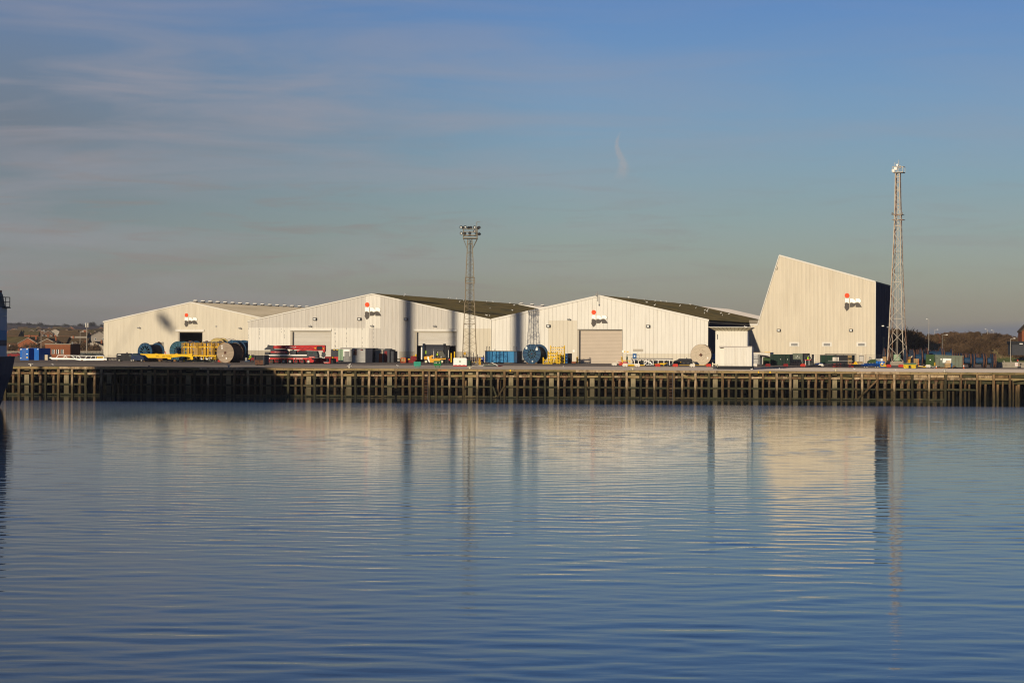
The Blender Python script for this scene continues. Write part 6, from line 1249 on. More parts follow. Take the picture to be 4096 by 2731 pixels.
cont('shipping_container', 'dark green corrugated container right of the tarpaulin shelter', 'container', 3120, 1460, 3082, 1417, 3159, 'green_dark', 5, D=522, y1=1459, lbls=[(3121, 1435.5, 3124, 1438, 'white'), (3149, 1436, 3152, 1438.5, 'white')]); cont('shipping_container', 'grey-green steel container with three white spots behind the small forklift', 'container', 3190, 1455, 3170, 1413.5, 3211, 'green_grey', 4, D=535, y1=1452, lbls=[(3188, 1423, 3191, 1427, 'white'), (3183, 1428, 3186, 1431, 'white'), (3195, 1428, 3198, 1431, 'white')]); cont('shipping_container', 'narrow black container end right of the grey-green container', 'container', 3220, 1455, 3211, 1413.5, 3230, 'black', 4, D=536, y1=1452)
BC = T('black_cage', 'long black steel cage frame in front of the tall shed', 'cage', 3363, 1461, D=498, rz=-.04)
for q in (3303, 3338, 3343, 3422): [BC.part('post', 'black', BC.B(q-.8, 1416, q+.8, 1461, d_-.06, d_+.06)) for d_ in (-1, 1)]
for y_ in (1416.5, 1460): [BC.part('rail', 'black', BC.B(3302, y_-.8, 3423, y_+.8, d_-.06, d_+.06)) for d_ in (-1, 1)]
BC.part('mid_rail', 'steel_grey', BC.B(3310, 1442, 3410, 1443.2, -1.05, -.95)); BC.part('sheet', 'white_dirty', BC.B(3331, 1428.5, 3356, 1445, .3, .35)); 
g = G()
for i in range(30): q_ = BC.S((3303+i*4, 1446, -1), (3303+i*4, 1461, -1), .03); g.add(q_.v, q_.f)
for i in range(5): q_ = BC.S((3303, 1446+i*3.6, -1), (3423, 1446+i*3.6, -1), .03); g.add(q_.v, q_.f)
BC.part('mesh_panel', 'dark_grey', g, kind='stuff')
t = cont('shipping_container', 'black container with dark green end inside the black cage', 'container', 3350, 1457, 3280, 1420, 3410, 'green_dark', 4, D=512, y1=1456, rim='black'); t.part('door_leaf', 'black', t.B(3345, 1422, 3392, 1455, -.05, -.02))
PS = T('pallet_stack', 'tall stack of pale timber pallets at the right end of the black cage', 'pallets', 3398, 1458, D=505, rz=0)
for i in range(8): PS.part('pallet', 'pallet', PS.B(3392, 1421+i*4.6, 3405, 1423.6+i*4.6, -.5, .6))
for i in range(2): PS.part('post', 'pallet', PS.B(3392+i*11.5, 1421, 3393.5+i*11.5, 1458, -.45, .5))
t = T('gas_bottles', 'orange gas bottles and cones inside the fence', 'bottles', 3362, 1452, D=500, rz=0); t.part('bottle', 'red_plastic', G().cyl((0, 0, 0), (0, 0, .75), .17, 10)); t.part('bottle', 'orange', G().cyl((-.5, .1, 0), (-.5, .1, .65), .16, 10)); t.part('bottle', 'red_plastic', G().cyl((3.0, .1, 0), (3.0, .1, 1.0), .2, 10)) 
LG = T('lifting_lug', 'bright yellow lifting plate with round hole behind a red barrier', 'lifting plate', 3422, 1461, D=484, rz=0); LG.part('plate', 'yellow', LG.P([(3405, 1456), (3416, 1454), (3418, 1448), (3421, 1446), (3424, 1446.3), (3427, 1449), (3428, 1454), (3434, 1457)], -.1, .1)); LG.part('hole', 'black', LG.C(3422, 1450.5, 1.2, -.12, -.1)); LG.part('base', 'black', LG.P([(3404, 1461), (3408, 1456.5), (3440, 1457), (3452, 1462)], -.6, .6))
t = T('pallet_row', 'low row of timber pallets below the tall shed door', 'pallets', 3440, 1453, D=510, rz=0); [t.part('pallet', 'pallet', t.B(3427+i*8, 1446.5, 3434+i*8, 1453, -.3, .4)) for i in range(3)]
def tarp(label, x0, x1, ytop, yb, D_, m='blue_tarp'):
    t = T('tarpaulin', label, 'tarpaulin', (x0+x1)/2, yb, 'crumpled blue tarpaulins', D=D_, rz=0); n, k2 = 16, 8; V = []
    for j in range(k2+1):
        for i in range(n+1):
            f = math.sin(math.pi*j/k2)**.6*math.sin(math.pi*min(max(i/n, .03), .97))**.5; h_ = f*(.55+.45*math.sin(i*2.3+j*1.1)*math.sin(i*.9-j*2))
            a, _ = t.L(x0+(x1-x0)*i/n, yb); _, zz = t.L(x0, yb-(yb-ytop)*h_); V.append((a, -1.4+2.8*j/k2+.15*math.sin(i*3), max(zz, .03)))
    t.part('sheet', m, G().add(V, [(j*(n+1)+i, j*(n+1)+i+1, (j+1)*(n+1)+i+1, (j+1)*(n+1)+i) for j in range(k2) for i in range(n)]))
tarp('small blue tarpaulin left of the black cage', 3258, 3294, 1448, 1457, 500); tarp('large crumpled blue tarpaulin heap in front of the tall shed corner', 3434, 3534, 1447, 1463, 490); tarp('dark net heap spread in front of the black cage', 3300, 3420, 1452, 1464, 486, 'cable_black'); tarp('dark heap of scrap left of the small forklift', 3160, 3212, 1436, 1461, 505, 'cable_black'); tarp('grey net heap left of the concrete blocks', 3230, 3290, 1457, 1465, 488, 'cable_black')
t = T('blue_drum_stack', 'blue drums with white tops beside the concrete plinth', 'drums', 3521, 1462, D=500, rz=0); [t.part('drum', 'blue_cont', G().cyl((q, 0, 0), (q, 0, 1.35), .34, 14)) for q in (-.7, 0, .7)]; t.part('tub', 'white', G().cyl((.35, 0, 1.4), (.35, 0, 1.95), .28, 12)); t.part('label_plate', 'white_dirty', G().box(.12, .5, -.37, -.35, .6, 1.1))
t = T('yellow_cradle', 'small yellow steel cradle left of a red barrier', 'cradle', 3534, 1466, D=478, rz=0); [t.part('upright', 'yellow', t.B(q, 1453, q+2.4, 1465, -.2, .2)) for q in (3522, 3534, 3538)]; t.part('base', 'yellow', t.B(3522, 1462, 3544, 1465.5, -.4, .4))
t = T('green_machine', 'dark green domed machine behind the blue tarpaulin', 'machine', 3488, 1454, D=512, rz=0); t.part('body', 'green_army', t.P([(3470, 1452), (3472, 1444), (3482, 1438), (3498, 1437), (3506, 1441), (3510, 1452)], -.8, .8)); t.part('frame', 'steel_grey', t.P([(3475, 1438), (3477, 1427), (3480, 1426.5), (3491, 1436), (3488, 1437), (3479, 1429.5), (3477, 1438)], -.1, .1)); t.part('tank', 'steel_grey', t.B(3504, 1434, 3530, 1445, .6, 1.6))
PS2 = T('pallet_stack', 'stack of brown timber pallets left of the tall mast foot', 'pallets', 3537, 1448, D=545, rz=0); [PS2.part('pallet', 'pallet', PS2.B(3530, 1427+i*3.6, 3544, 1429.3+i*3.6, -.5, .6)) for i in range(6)]; [PS2.part('post', 'pallet', PS2.B(3531+i*6, 1427, 3532+i*6, 1447, -.45, .5)) for i in range(3)]
t = cont('transformer_box', 'pale green louvred transformer box inside the tall mast base', 'transformer', 3588, 1447, 3574.5, 1417, 3601, 'green_pale', 2, D=556, y1=1443); t.o.location.z = 0
GS = T('skid_platform', 'green topped yellow steel skid on the yard near the red barrier', 'skid', 3640, 1473.5, rz=-.18, D=462); GS.part('deck', 'green_grey', GS.B(3616, 1452, 3666, 1456, -1.2, 3.4)); GS.part('edge_rail', 'green_skip', GS.B(3615, 1455.5, 3664, 1458.5, -1.3, -1.1)); [GS.part('tank', 'yellow_dirty', GS.P([(a, 1460), (a+21, 1460), (a+21, 1469), (a+18, 1473), (a+3, 1473), (a, 1469)], -1.2, 1)) for a in (3614, 3643)]; GS.part('rail', 'yellow', GS.B(3614, 1458.5, 3664, 1460.5, -1.25, -1.1)); GS.part('underside', 'black', GS.B(3634, 1461, 3644, 1470, -.8, .8))
PS3 = T('pallet_stack', 'upright stack of pale timber pallets behind the green and yellow skid', 'pallets', 3664, 1462, D=490, rz=0); [PS3.part('pallet', 'pallet', PS3.B(3655.5, 1435+i*4, 3674, 1437.4+i*4, -.5, .6)) for i in range(6)]; [PS3.part('post', 'orange' if i == 2 else 'pallet', PS3.B(3655.5+i*8.4, 1435, 3657+i*8.4, 1461, -.55, .5)) for i in range(3)]
DBx = cont('steel_bin', 'dark brown-green steel bin left of the grey-green skip container', 'bin', 3720, 1467, 3703, 1418, 3738, 'green_army', 3, D=494, rib=True, y1=1466, lbls=[(3719, 1437, 3723, 1441, 'white')])
GSk = T('skip_container', 'large grey-green ribbed open skip with white board at the right', 'skip', 3797, 1470, D=480, rz=-.12)
GSk.part('shell', 'green_grey', GSk.P([(3741, 1420), (3854, 1424), (3853, 1469), (3742, 1467)], .1, 2.4))
for i in range(8): px = 3741+i*15.6; GSk.part('rib', 'green_grey', GSk.B(px, 1420+i*.5, px+2.2, 1468, -.08, .1))
for i in range(7): px = 3743.5+i*15.6; GSk.part('panel', 'green_grey', GSk.B(px, 1422+i*.5, px+12.8, 1465, .02, .1))
GSk.part('top_rim', 'green_grey', GSk.P([(3740, 1418.5), (3855, 1423), (3855, 1425), (3740, 1421)], -.12, .1)); GSk.part('corner_post', 'rust', GSk.B(3850, 1424, 3855, 1470, -.1, .1)); GSk.part('board', 'white', GSk.P([(3771, 1433), (3805, 1434), (3804, 1452), (3770, 1450.5)], -.14, -.08)); GSk.part('label_plate', 'white', GSk.B(3761.5, 1434.5, 3768, 1439, -.12, -.08)); GSk.part('ladder_rungs', 'black', GSk.B(3744, 1430, 3752, 1431, -.1, .02))
PS4 = T('pallet_stack', 'leaning broken stack of timber pallets in front of the grey-green skip', 'pallets', 3792, 1471, rz=0, D=470); [PS4.part('pallet', 'pallet', PS4.B(3777+(i % 3)*2+(6 if i > 5 else 0), 1467-i*3.2, 3800+(i % 2)*2, 1469.2-i*3.2, -.5, .6)) for i in range(9)]
t = T('pallet_offcuts', 'small pile of broken timber right of the leaning pallets', 'timber', 3815, 1471, rz=0, D=470); [t.part('board', 'wood_brown', t.S((3808+i*3, 1470-i*2, -.3), (3818-i, 1462+i*2, .3), .2)) for i in range(4)]; t.part('bin', 'blue', t.B(3802, 1452, 3811, 1469, .4, .9))
t = T('ground_boards', 'scattered flat boards on the ground before the skip', 'timber', 3765, 1472, rz=0, D=468); [t.part('board', 'wood_brown', t.S((3748+i*9, 1471+(i % 2), -.5+i*.3), (3768+i*8, 1469.5+(i % 2), -.3+i*.3), .18)) for i in range(4)]
def cone(label, px, py, h_, D_):
    t = T('traffic_cone', label, 'traffic cone', px, py, 'orange and white traffic cones', D=D_, rz=0); t.part('base', 'orange', G().box(-.2, .2, -.2, .2, .005, .05)); t.part('cone', 'orange', G().cyl((0, 0, .05), (0, 0, h_), .15, 14, .04)); t.part('sleeve', 'white', G().cyl((0, 0, h_*.4), (0, 0, h_*.72), .115, 14, .085))
cone('orange cone with white band at the left foot of the skip', 3745, 1472, .75, 468); cone('tall orange cone at the right end of the skip', 3855, 1473, 1.1, 468)
t = T('yellow_drum', 'small yellow drum on a post left of the grey-green skip', 'drum', 3739, 1470, rz=0, D=474); t.part('drum', 'yellow_deep', G().cyl((0, 0, .55), (0, 0, 1.3), .17, 12)); t.part('stand', 'steel_grey', G().box(-.05, .05, -.05, .05, 0, .55))
t = T('yellow_hose_line', 'yellow pipe and white rubbish on the ground left of the dark bin', 'pipe', 3690, 1466, rz=0, D=482); t.part('pipe', 'yellow', t.S((3672, 1464, 0), (3703, 1467, 0), .16)); [t.part('rubbish', 'white_dirty', t.B(a, 1462+i, a+6, 1464+i, -.2, .2)) for i, a in enumerate((3676, 3684, 3720, 3728))]
t = T('loader_bucket', 'tilted brown loader bucket with pale arm right of the tall mast', 'bucket', 3643, 1452, rz=0, D=520); t.part('bucket', 'wood_brown', t.P([(3632, 1435), (3634, 1428), (3640, 1425), (3645, 1430), (3640, 1436)], -.5, .5)); t.part('arm', 'cream_paint', t.S((3642, 1430, 0), (3649, 1424, 0), .2)); t.part('body', 'yellow_deep', t.P([(3632, 1438), (3641, 1436), (3640, 1452), (3632, 1452)], -.4, .4))
# mesh fence near the tall shed
MF = T('mesh_fence', 'dark welded mesh security fence with posts along the yard of the tall shed', 'fence', 3275, 1463, D=520, rz=-.05)
for px in (3038, 3126, 3138, 3211, 3297, 3374, 3463, 3503, 3516): MF.part('post', 'red_dull' if px == 3463 else 'black', MF.B(px-.7, 1416, px+.7, 1461, -.05, .05))
g = G()
for i in range(170): px = 3012+i*3.1; a, b_ = MF.L(px, 1462), MF.L(px, 1418); g.bar((a[0], 0, a[1]), (b_[0], 0, b_[1]), .012)
for y_ in (1418, 1426, 1434, 1442, 1450): a, b_ = MF.L(3012, y_), MF.L(3538, y_+2); g.bar((a[0], 0, a[1]), (b_[0], 0, b_[1]), .025)
MF.part('wire_mesh', 'dark_grey', g, kind='stuff')
# concrete fence and signs at the far right
CF = T('concrete_fence', 'pale concrete panel fence with cranked posts at the right edge', 'fence', 4040, 1474, D=500, rz=0)
for i, px in enumerate(range(3962, 4240, 28)):
    for k_ in range(2): CF.part('panel', 'concrete', CF.B(px+2, 1448+k_*13, px+27, 1460.4+k_*13.6, 0, .1))
    CF.part('post', 'concrete', CF.B(px-1.4, 1446, px+1.4, 1475, -.08, .16)); CF.part('crank', 'concrete', CF.S((px, 1447, 0), (px-4, 1442, -.25), .12))
SG = T('warning_sign', 'red and white warning sign on a post in front of the concrete fence', 'sign', 4070, 1474, D=494, rz=0); SG.part('post', 'dark_grey', SG.S((4070.5, 1474, 0), (4070.5, 1441, 0), .07)); SG.part('board', 'white', SG.B(4059.5, 1450.5, 4071, 1463.5, -.08, -.04))
SG.text('DEEP', 4061, 1456.3, 3.6, -.1, 'red'); SG.text('WATER', 4060.3, 1462, 3.3, -.1, 'red'); SG.part('lifebuoy', 'red_plastic', SG.C(4070.5, 1441, 3, -.1, .05))
# lamp columns
def lamp(label, px, ybase, ytop, arm, D_, z=0, double=False):
    t = T('street_lamp', label, 'street lamp', px, ybase, 'street lamps beyond the yard', D=D_, rz=0, z=z); zt = t.L(px, ytop)[1]; t.part('column', 'galv', G().cyl((0, 0, 0), (0, 0, zt), .11, 8, .06))
    for a in ([arm] if not double else [arm, -arm]): t.part('arm', 'galv', G().bar((0, 0, zt-.05), (a*.6, 0, zt+.1), .1)); t.part('lantern', 'white', G().box(min(a*.6, a), max(a*.6, a), -.15, .15, zt+.05, zt+.2))
lamp('street lamp left of the brick hut', 164, 1415, 1323, 1.3, 760); lamp('street lamp between the brick hut and the left shed', 320, 1415, 1327, 1.3, 760)
t = T('phone_mast', 'slim white mast with antenna head near the left shed', 'phone mast', 347, 1400, D=900, rz=0); zt = t.L(347, 1300)[1]; t.part('column', 'galv', G().cyl((0, 0, 0), (0, 0, zt), .16, 10, .12)); [t.part('antenna', 'white_dirty', G().box(q-.15, q+.15, -.2, .2, zt-.9, zt+.9)) for q in (-.45, .45)]
lamp('tall lamp column right of the tall mast', 3715, 1400, 1278, -.8, 640); lamp('lamp on the bank behind the tall lamp column', 3739, 1345, 1319, 1.2, 780, z=7.5); lamp('lamp column in front of the scrub bank', 3769, 1410, 1340, 1.6, 620); lamp('left lamp over the scrub bank near the right edge', 3950, 1348, 1318, -1, 800, z=6); lamp('right lamp over the scrub bank near the right edge', 3975, 1350, 1322, -1, 800, z=6); lamp('dark lamp column in front of the bank near the right edge', 4042, 1440, 1355, 1.2, 560)
# ------------------------------------------------------------------ gulls
gm = G().add([(0, -.28, .2), (.07, -.1, .26), (.09, .05, .24), (.02, .34, .2), (-.02, .34, .2), (-.09, .05, .24), (-.07, -.1, .26), (0, -.1, .33), (0, .08, .32), (0, -.02, .14), (0, .15, .17)], [(0, 1, 7), (0, 7, 6), (1, 2, 8, 7), (7, 8, 5, 6), (2, 3, 8), (8, 4, 5), (3, 4, 8), (0, 9, 1), (0, 6, 9), (1, 9, 2), (6, 5, 9), (2, 9, 10), (5, 10, 9), (2, 10, 3), (5, 4, 10), (3, 10, 4)]).cyl((0, -.25, .26), (0, -.30, .42), .05, 6).cyl((0, -.33, .42), (0, -.42, .41), .02, 5).cyl((0, -.26, .42), (0, -.36, .42), .06, 6, .04).box(-.04, -.02, 0, .02, 0, .2).box(.02, .04, 0, .02, 0, .2)
gmesh = gm.mesh('gull', 'gull_white')
def gull(label, x, y, z, a, s_=1.4, group='gulls resting on roofs and quay'):
    o = put('gull', gmesh, None, label, 'gull', group, loc=(x, y, z), rz=a); s_ *= .68; o.scale = (s_, s_, s_); return o
def roofgull(S_, px, py, zr, sr, m, label):
    q, d, z_ = S_.roofpt(px, py, zr, sr, m)
    if 0 < d < 170: gull(label, S_.Ox+q*ce+d*se, S_.Oy-q*se+d*ce, z_+.14, rr.uniform(0, 6.3))
for px, py in ((1616, 1188), (1621, 1181), (1793, 1196), (1803, 1197), (1825, 1199), (1838, 1211), (1855, 1206), (1946, 1210), (1972, 1211), (1960, 1237), (1947, 1266), (1959, 1268), (2039, 1216), (2056, 1225), (2050, 1245)): roofgull(A2, px, py, p2[1], p2[0], m_r2, 'white gull %s mossy middle roof, %s' % ('on the ridge of' if py < 1165+.0796*(px-1400)+12 else 'low on the slope of' if py > 1255 else 'halfway down', 'left of floodlight mast' if px < 1850 else 'right of floodlight mast'))
m_r3 = (p3[1]-r3[1])/(r3[0]-p3[0])
for px, py in ((2513, 1194), (2577, 1202), (2620, 1208), (2644, 1209), (2666, 1210), (2588, 1214), (2618, 1225), (2719, 1227), (2762, 1222), (2783, 1236), (2819, 1245), (2830, 1243), (2829, 1250), (2817, 1257), (2883, 1257), (2890, 1265), (2915, 1260)): roofgull(A3, px, py, p3[1], p3[0], m_r3, 'white gull %s mossy right-hand roof, %s' % ('on the ridge of' if py < 1183+.109*(px-2400)+6 else 'on the slope of', 'near the peak' if px < 2600 else 'above the middle of the slope' if px < 2740 else 'near the pale rear roof'))
for px, py, lb in ((212, 1461, 'white gull standing on the apron at the far left'), (2252, 1467, 'white gull on the apron below the yellow stillages'), (3006, 1480, 'white gull at the right foot of the white cabin'), (3116, 1478, 'white gull on the apron in the white cabin shadow'), (3418, 1479, 'grey and white gull on the apron right of the cream bollard'), (3583, 1483, 'white gull on the apron below the concrete plinth'), (1591, 1462, 'white gull on the apron left of the teal skip')):
    X_, D_ = ground(px, py); D_ = min(D_, 440); u, v = uv(px, py); gull(lb, (u-CX)/F*D_, D_, .002, rr.uniform(0, 6.3), 1.1)
Dg = 399.6; gull('white gull standing on the bollard in front of the grey cabins', ex(1397)*Dg/DE, Dg, .5, 1.0, 1.2); X_ = at(2986, 1311, 422); gull('grey and white gull on the canopy of the white cabin', X_.x, 423, X_.z, 4.5, 1.3)
# ------------------------------------------------------------------ far left: hill, houses, trees
def heightfield(name, m, px0, px1, D0, D1, hf, nx, ny, kind='structure', label=None):
    V = []
    for j in range(ny+1):
        D_ = D0+(D1-D0)*j/ny
        for i in range(nx+1):
            X_ = (px0+(px1-px0)*i/nx-CX)/F*D_; V.append((X_, D_, hf(X_, D_, i/nx, j/ny)))
    o = put(name, G().add(V, [(j*(nx+1)+i, j*(nx+1)+i+1, (j+1)*(nx+1)+i+1, (j+1)*(nx+1)+i) for j in range(ny) for i in range(nx)]).mesh(name, m, True), kind=kind)
    return o
def hnoise(x, s_): return math.sin(x*s_)+.6*math.sin(x*s_*2.3+1)+.35*math.sin(x*s_*5.1+2)+.2*math.sin(x*s_*11+.5)
def zat(py, px, D_): return at(px, py, D_).z
heightfield('hill', 'hill_far', -700, 5200, 1500, 3600, lambda X_, D_, a, b_: -.5+(max(0, (zat(1306, 250, D_)+hnoise(X_, .006)*3.2-.5))*min(1, (b_*1.25)**1.15))*(1 if a < .42 else max(.0, 1-(a-.42)*9)), 260, 40)
hr = random.Random(11)
def tree_clump(n, w_, h_, s_, seed):                # spread of twig-sized faces through an uneven crown
    r_ = random.Random(seed); g = G()
    lob = [(r_.uniform(-.6, .6)*w_, r_.uniform(-.6, .6)*w_, r_.uniform(.35, .85)*h_, r_.uniform(.25, .55)*w_) for _ in range(7)]
    for _ in range(n):
        l = r_.choice(lob); a, b_, c = r_.gauss(0, .5), r_.gauss(0, .5), r_.gauss(0, .45); p = Vector((l[0]+a*l[3], l[1]+b_*l[3], max(.1, l[2]+c*l[3]*h_/w_*.8)))
        d = Vector((r_.gauss(0, 1), r_.gauss(0, 1), r_.gauss(.7, .8))).normalized()*s_*r_.uniform(.6, 1.6); q = d.cross(Vector((r_.gauss(0, 1), r_.gauss(0, 1), 0))).normalized()*s_*.16
        g.add([p-q, p+q, p+d], [(0, 1, 2)])
    return g
tc = [tree_clump(420, 6, 8, 1.8, k_).mesh('crown', 'tree_dark') for k_ in range(4)]
tk = G().cyl((0, 0, 0), (0, 0, 4.5), .35, 7, .15).bar((0, 0, 3), (1.4, .3, 6), .15).bar((0, 0, 3.4), (-1.2, -.4, 6.4), .14).bar((0, 0, 3.8), (.2, 1.1, 6.6), .12).mesh('trunk', 'twig')
def tree(label, x, y, z, s_, cm, group, m=None, name='tree'):
    o = put(name, None, None, label, 'tree', group, loc=(x, y, z), rz=hr.uniform(0, 6.3)); o.scale = (s_, s_, s_); put('crown', cm, o); put('trunk', tk, o); return o
for i in range(46):                                 # wooded ridge
    px = 30+i*8.6+hr.uniform(-3, 3); D_ = 3350; z_ = zat(1313+hr.uniform(-3, 4), px, D_)
    tree('dark bare tree on the distant wooded ridge, above %s' % ('the blue containers' if px < 160 else 'the brick hut' if px < 290 else 'the white boom section'), (px-CX)/F*D_, D_, z_-3, hr.uniform(.7, 1.25), hr.choice(tc), 'trees along the distant ridge')
for i in range(60):
    px = hr.uniform(30, 410); D_ = hr.uniform(1500, 3000); z_ = zat(1400-(D_-1300)/1700*75, px, D_)
    tree('dark bare tree among the distant houses %s' % ('above the blue containers' if px < 160 else 'above the brick hut' if px < 290 else 'beside the left shed'), (px-CX)/F*D_, D_, z_-4, hr.uniform(.5, 1.0), hr.choice(tc), 'trees among the distant houses')
def house(label, x, y, z, w_, d_, h_, rh, rz, wall, roof, group, chim=True, wins=2, gable_front=False):
    o = put('house', None, None, label, 'house', group, loc=(x, y, z), rz=rz); P_ = lambda n, m, g, par=None: put(n, g.mesh(n, m), par or o)
    P_('wall', wall, G().prism([(-w_/2, -3), (w_/2, -3), (w_/2, h_), (0, h_+rh), (-w_/2, h_)], 0, d_) if gable_front else G().box(-w_/2, w_/2, 0, d_, -3, h_))
    if gable_front:
        for s_ in (-1, 1): P_('roof', roof, G().prism([(0, h_+rh+.05), (s_*(w_/2+.3), h_-.1), (s_*(w_/2+.3), h_+.15), (0, h_+rh+.35)], -.3, d_+.3)); P_('bargeboard', 'plaster', G().bar((0, -.35, h_+rh+.15), (s_*(w_/2+.3), -.35, h_), .12, .22))
    else: P_('roof', roof, G().add([(-w_/2-.3, -.3, h_), (w_/2+.3, -.3, h_), (w_/2+.3, d_+.3, h_), (-w_/2-.3, d_+.3, h_), (-w_/2-.3, d_/2, h_+rh), (w_/2+.3, d_/2, h_+rh)], [(0, 1, 5, 4), (2, 3, 4, 5), (0, 4, 3), (1, 2, 5), (0, 3, 2, 1)]))
    if chim: P_('chimney', 'brick', G().box(w_*.2, w_*.2+.8, d_/2-.4, d_/2+.4, h_+rh-.8, h_+rh+1.1))
    for k_ in range(wins): wx = -w_/2+w_*(k_+.5)/wins; f = P_('window', 'white', G().box(wx-.6, wx+.6, -.08, .02, h_*.45, h_*.45+1.3)); P_('pane', 'glass', G().box(wx-.45, wx+.45, -.11, -.08, h_*.45+.12, h_*.45+1.15), f)
near = [(120, 1394, 1345, 34, 'tile_brown', 'brick_brown', 0, 'long brown roofed house behind the blue containers', 3), (75, 1380, 1347, 16, 'roof_moss', 'brick_brown', 0, 'dark gabled house beside the ship stern', 2), (112, 1390, 1352, 9, 'roof_moss', 'brick', 1, 'orange brick gabled house lit by the sun', 1), (165, 1385, 1348, 24, 'tile_brown', 'brick_brown', 0, 'dark roofed house right of the orange gable', 3), (235, 1385, 1351, 26, 'tile_brown', 'brick_brown', 0, 'brown roofed house behind the brick hut', 3), (190, 1384, 1356, 10, 'tile_brown', 'brick_brown', 1, 'gabled house with pale bargeboards behind the crate', 1), (303, 1396, 1370, 12, 'tile_brown', 'brick_brown', 1, 'gabled house with pale bargeboards right of the brick hut', 1), (375, 1386, 1368, 9, 'tile_brown', 'plaster', 1, 'small pale gabled house close to the left shed', 1), (275, 1392, 1362, 16, 'tile_brown', 'brick_brown', 0, 'brown house partly hidden by bare trees', 2)]
for px, yb, yt, w_, rf, wl, gf, lb, nw in near:
    D_ = 1050 if gf else 1120; z1_ = zat(yt, px, D_); h_ = z1_*.58; house(lb, (px-CX)/F*D_, D_, 0, w_*1.15, 9, h_, z1_-h_, -.15, wl, rf, 'houses behind the yard', True, nw, bool(gf))
for i in range(44):
    px = hr.uniform(32, 408); f = hr.random(); D_ = 1350+f*1500; z_ = zat(1345-f*28, px, D_)
    gf = hr.random() < .4
    wl_ = hr.choice(['plaster', 'brick', 'brick_brown', 'brick_brown'])
    house('small distant %s house %s the hillside, %s' % ({'plaster': 'pale', 'brick': 'orange brick', 'brick_brown': 'brown brick'}[wl_], 'low on' if f < .33 else 'halfway up' if f < .66 else 'high on', 'above the blue containers' if px < 160 else 'above the brick hut' if px < 290 else 'near the left shed'), (px-CX)/F*D_, D_, z_-5, hr.uniform(8, 16), 8, 5, hr.uniform(2.5, 4), hr.uniform(-.5, .5), wl_, hr.choice(['tile_brown', 'roof_moss', 'tile_brown']), 'distant houses on the hillside', False, 2, gf)
tw = [tree_clump(260, 3.0, 4.6, 1.3, 30+k_).mesh('crown', 'twig') for k_ in range(4)]
for i, px in enumerate((52, 98, 148, 172, 214, 262, 292, 338, 352, 366, 378, 390, 402, 330, 60)):
    D_ = 950; tree('leafless brown tree in front of the brick houses', (px-CX)/F*D_, D_, 0, hr.uniform(.55, .95), hr.choice(tw), 'leafless trees before the houses')
WF = T('perimeter_fence', 'long pale palisade fence behind the yard at the left', 'fence', 250, 1418, D=700, rz=0)
for i in range(34): px = 20+i*12.2; WF.part('panel', 'concrete', WF.B(px, 1404, px+11.6, 1412, 0, .15)); 
for i in range(35): px = 19+i*12.2; WF.part('post', 'concrete', WF.B(px-.5, 1402, px+.6, 1416, -.1, .2))
for k_, (px, lb, m) in enumerate(((60, 'dark parked car at the far left behind the ship', 'red_dull'), (150, 'dark parked car behind the blue containers', 'dark_grey'), (300, 'dark parked car right of the brick hut', 'black'), (330, 'dark parked car beside the white boom', 'dark_grey'), (360, 'dark parked car behind the white boom section', 'black'), (388, 'dark parked car closest to the left shed', 'dark_grey'))):
    t = T('parked_car', lb, 'car', px, 1432, 'cars parked behind the yard', D=655, rz=0); t.part('body', m, G().prism([(-2.1, .3), (-2.1, .9), (-1.3, 1.0), (-.8, 1.45), (.7, 1.45), (1.3, 1.0), (2.1, .85), (2.1, .3)], -.85, .85)); t.part('side_window', 'glass', G().prism([(-1.15, 1.0), (-.75, 1.38), (.65, 1.38), (1.1, 1.0)], -.87, -.85)); [t.part('wheel', 'tyre', G().cyl((q, -.88, .32), (q, -.65, .32), .32, 12)) for q in (-1.3, 1.3)]
# ------------------------------------------------------------------ right: scrub bank
def bank_z(px, f):                                  # f 0 at the foot, 1 at the crest
    pts = [(3480, 1352), (3590, 1335), (3660, 1340), (3705, 1358), (3740, 1348), (3800, 1346), (3880, 1345), (3960, 1352), (4096, 1362), (4300, 1366), (5200, 1372)]
    for (a, ya), (b_, yb) in zip(pts, pts[1:]):
        if px <= b_: y_ = ya+(yb-ya)*(px-a)/(b_-a); break
    return zat(y_, px, 790)*f
def bz(X_, D_):
    px = max(3481, min(5190, X_/D_*F+CX)); f = (D_-640)/150; f = max(0, min(1, f)); f = f*f*(3-2*f); return bank_z(px, f)-.02
heightfield('scrub_bank', 'bank', 3300, 5200, 640, 900, lambda X_, D_, a, b_: bz(X_, D_)*min(1, max(0, a*8))+hnoise(X_+D_*.5, .25)*.25*min(1, b_*4)-.3, 150, 36)
heightfield('grass_verge', 'grass', 3560, 4300, 600, 700, lambda X_, D_, a, b_: .02+1.9*b_+hnoise(X_, .1)*.15, 40, 8)
sh_m = [tree_clump(900, 2.6, 3.0, .85, 60+k_).mesh('shrub', 'twig') for k_ in range(5)]; shr = tree_clump(900, 2.4, 2.8, .7, 99).mesh('shrub', 'twig_red')
n_ = 0
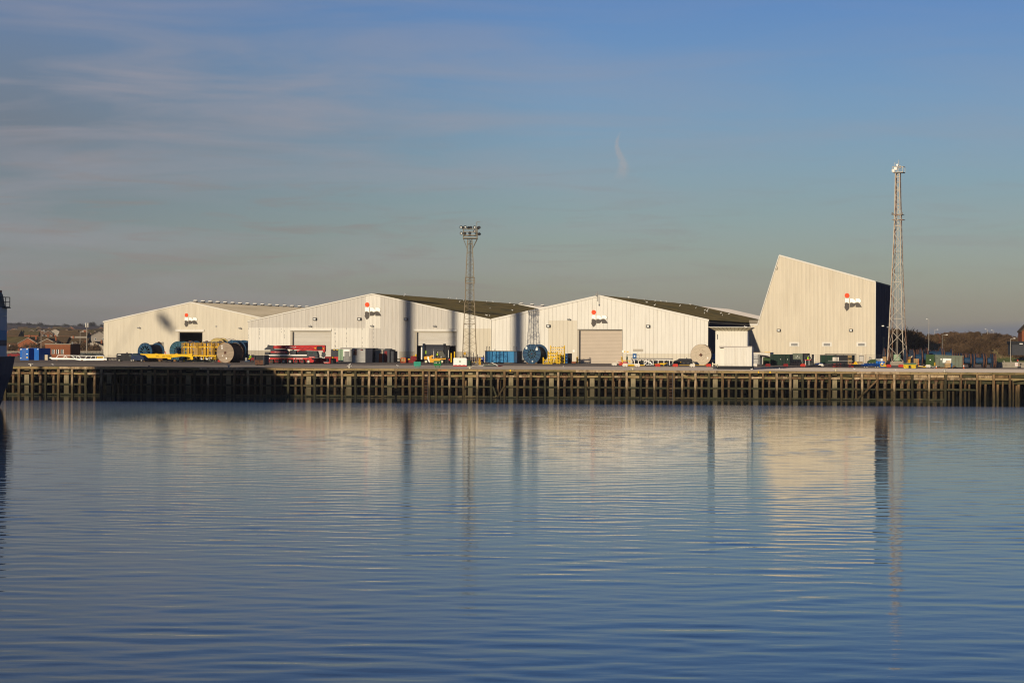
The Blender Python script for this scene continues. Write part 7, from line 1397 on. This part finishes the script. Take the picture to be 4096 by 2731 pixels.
for i in range(270):
    px = hr.uniform(3580, 4130); f = hr.random()**.6
    if px < 3740 and f < .35: f += .35
    if 3640 < px < 3735 and hr.random() < .6: continue
    if px > 4040 and f > .8: continue
    D_ = 660+f*150; X_ = (px-CX)/F*D_; red = abs(px-3757) < 12 and f > .5
    o = put('shrub', shr if red else hr.choice(sh_m), None, 'rust-red leafless shrub on the bank left of the lamp column' if red else 'brown leafless shrub %s the scrub bank, %s' % ('on the crest of' if f > .75 else 'halfway up' if f > .4 else 'low on', 'beside the tall mast' if px < 3700 else 'above the grey-green skip' if px < 3855 else 'above the shiny blue reels' if px < 3985 else 'above the concrete fence'), 'shrub', 'rust-red shrubs on the bank' if red else 'leafless shrubs covering the bank', loc=(X_, D_, bz(X_, D_)-.5), rz=hr.uniform(0, 6.3)); s_ = hr.uniform(.45, .85)*(1 if f < .7 else .8); o.scale = (s_, s_, s_)
bt = [tree_clump(420, 3.0, 5.5, .9, 80+k_).mesh('crown', 'twig') for k_ in range(2)]
for px, D_, s_, lb in ((3590, 700, 1.15, 'bare tree seen through the tall mast'), (3618, 700, 1.2, 'bare tree just right of the tall mast'), (3638, 705, 1.3, 'leafless tree clump right of the tall mast'), (3660, 700, 1.05, 'leafless tree at the right end of the clump'), (3684, 720, .95, 'thin bare tree standing alone on the bank'), (3575, 690, 1.0, 'bare tree between the tall shed and the mast')): tree(lb, (px-CX)/F*D_, D_, 0, s_*1.25, bt[int(px) % 2], 'bare trees beside the tall mast')
gsm = G()
for i in range(9000):
    px = hr.uniform(3560, 4200); f = hr.random(); D_ = 640+f*175; X_ = (px-CX)/F*D_; z_ = bz(X_, D_); a = hr.uniform(0, 6.3); gsm.add([(X_, D_, z_-.05), (X_+.12*math.cos(a), D_+.12*math.sin(a), z_-.05), (X_+hr.uniform(-.2, .2), D_, z_+hr.uniform(.3, .9))], [(0, 1, 2)])
put('dry_grass', gsm.mesh('dry_grass', 'dry_grass'), None, 'dry straw coloured grass growing over the bank', 'grass', kind='stuff')
RH = at(4110, 1375, 700); o = put('house', None, None, 'tall red brick house end at the right edge of the picture', 'house', loc=(RH.x+1.2, 700, RH.z-6), rz=-.1); zt = zat(1275, 4110, 700)-RH.z+6
put('wall', G().prism([(-3, 0), (9, 0), (9, zt-4), (3, zt+2), (-3, zt-4.2)], 0, 9).mesh('wall', 'brick'), o); put('roof', G().prism([(-3.3, zt-4.4), (3, zt+2.2), (9.3, zt-4.2), (9.3, zt-3.8), (3, zt+2.7), (-3.3, zt-4)], -.3, 9.3).mesh('roof', 'tile_brown'), o)
t = T('dark_shed', 'flat black-roofed low building with white sign at the right edge', 'building', 4080, 1400, D=640, rz=0, z=0); t.part('wall', 'black', t.B(4046, 1365, 4140, 1377, 0, 6)); t.part('notice', 'white', t.B(4078, 1373, 4091, 1376, -.05, 0)); t.part('wall', 'dark_grey', t.B(4050, 1377, 4140, 1420, .5, 6))

# ------------------------------------------------------------------ thin winter haze
hm = bpy.data.materials.new('haze'); hm.use_nodes = True; ht = hm.node_tree; ht.nodes.remove(ht.nodes['Principled BSDF'])
pv = ht.nodes.new('ShaderNodeVolumePrincipled'); pv.inputs['Color'].default_value = (.82, .86, 1, 1); pv.inputs['Density'].default_value = .00004; pv.inputs['Anisotropy'].default_value = 0
ht.links.new(pv.outputs[0], ht.nodes['Material Output'].inputs['Volume'])
put('haze', G().box(-2700, 2700, -800, 4400, -7.4, 84).mesh('haze', hm), None, kind='stuff')
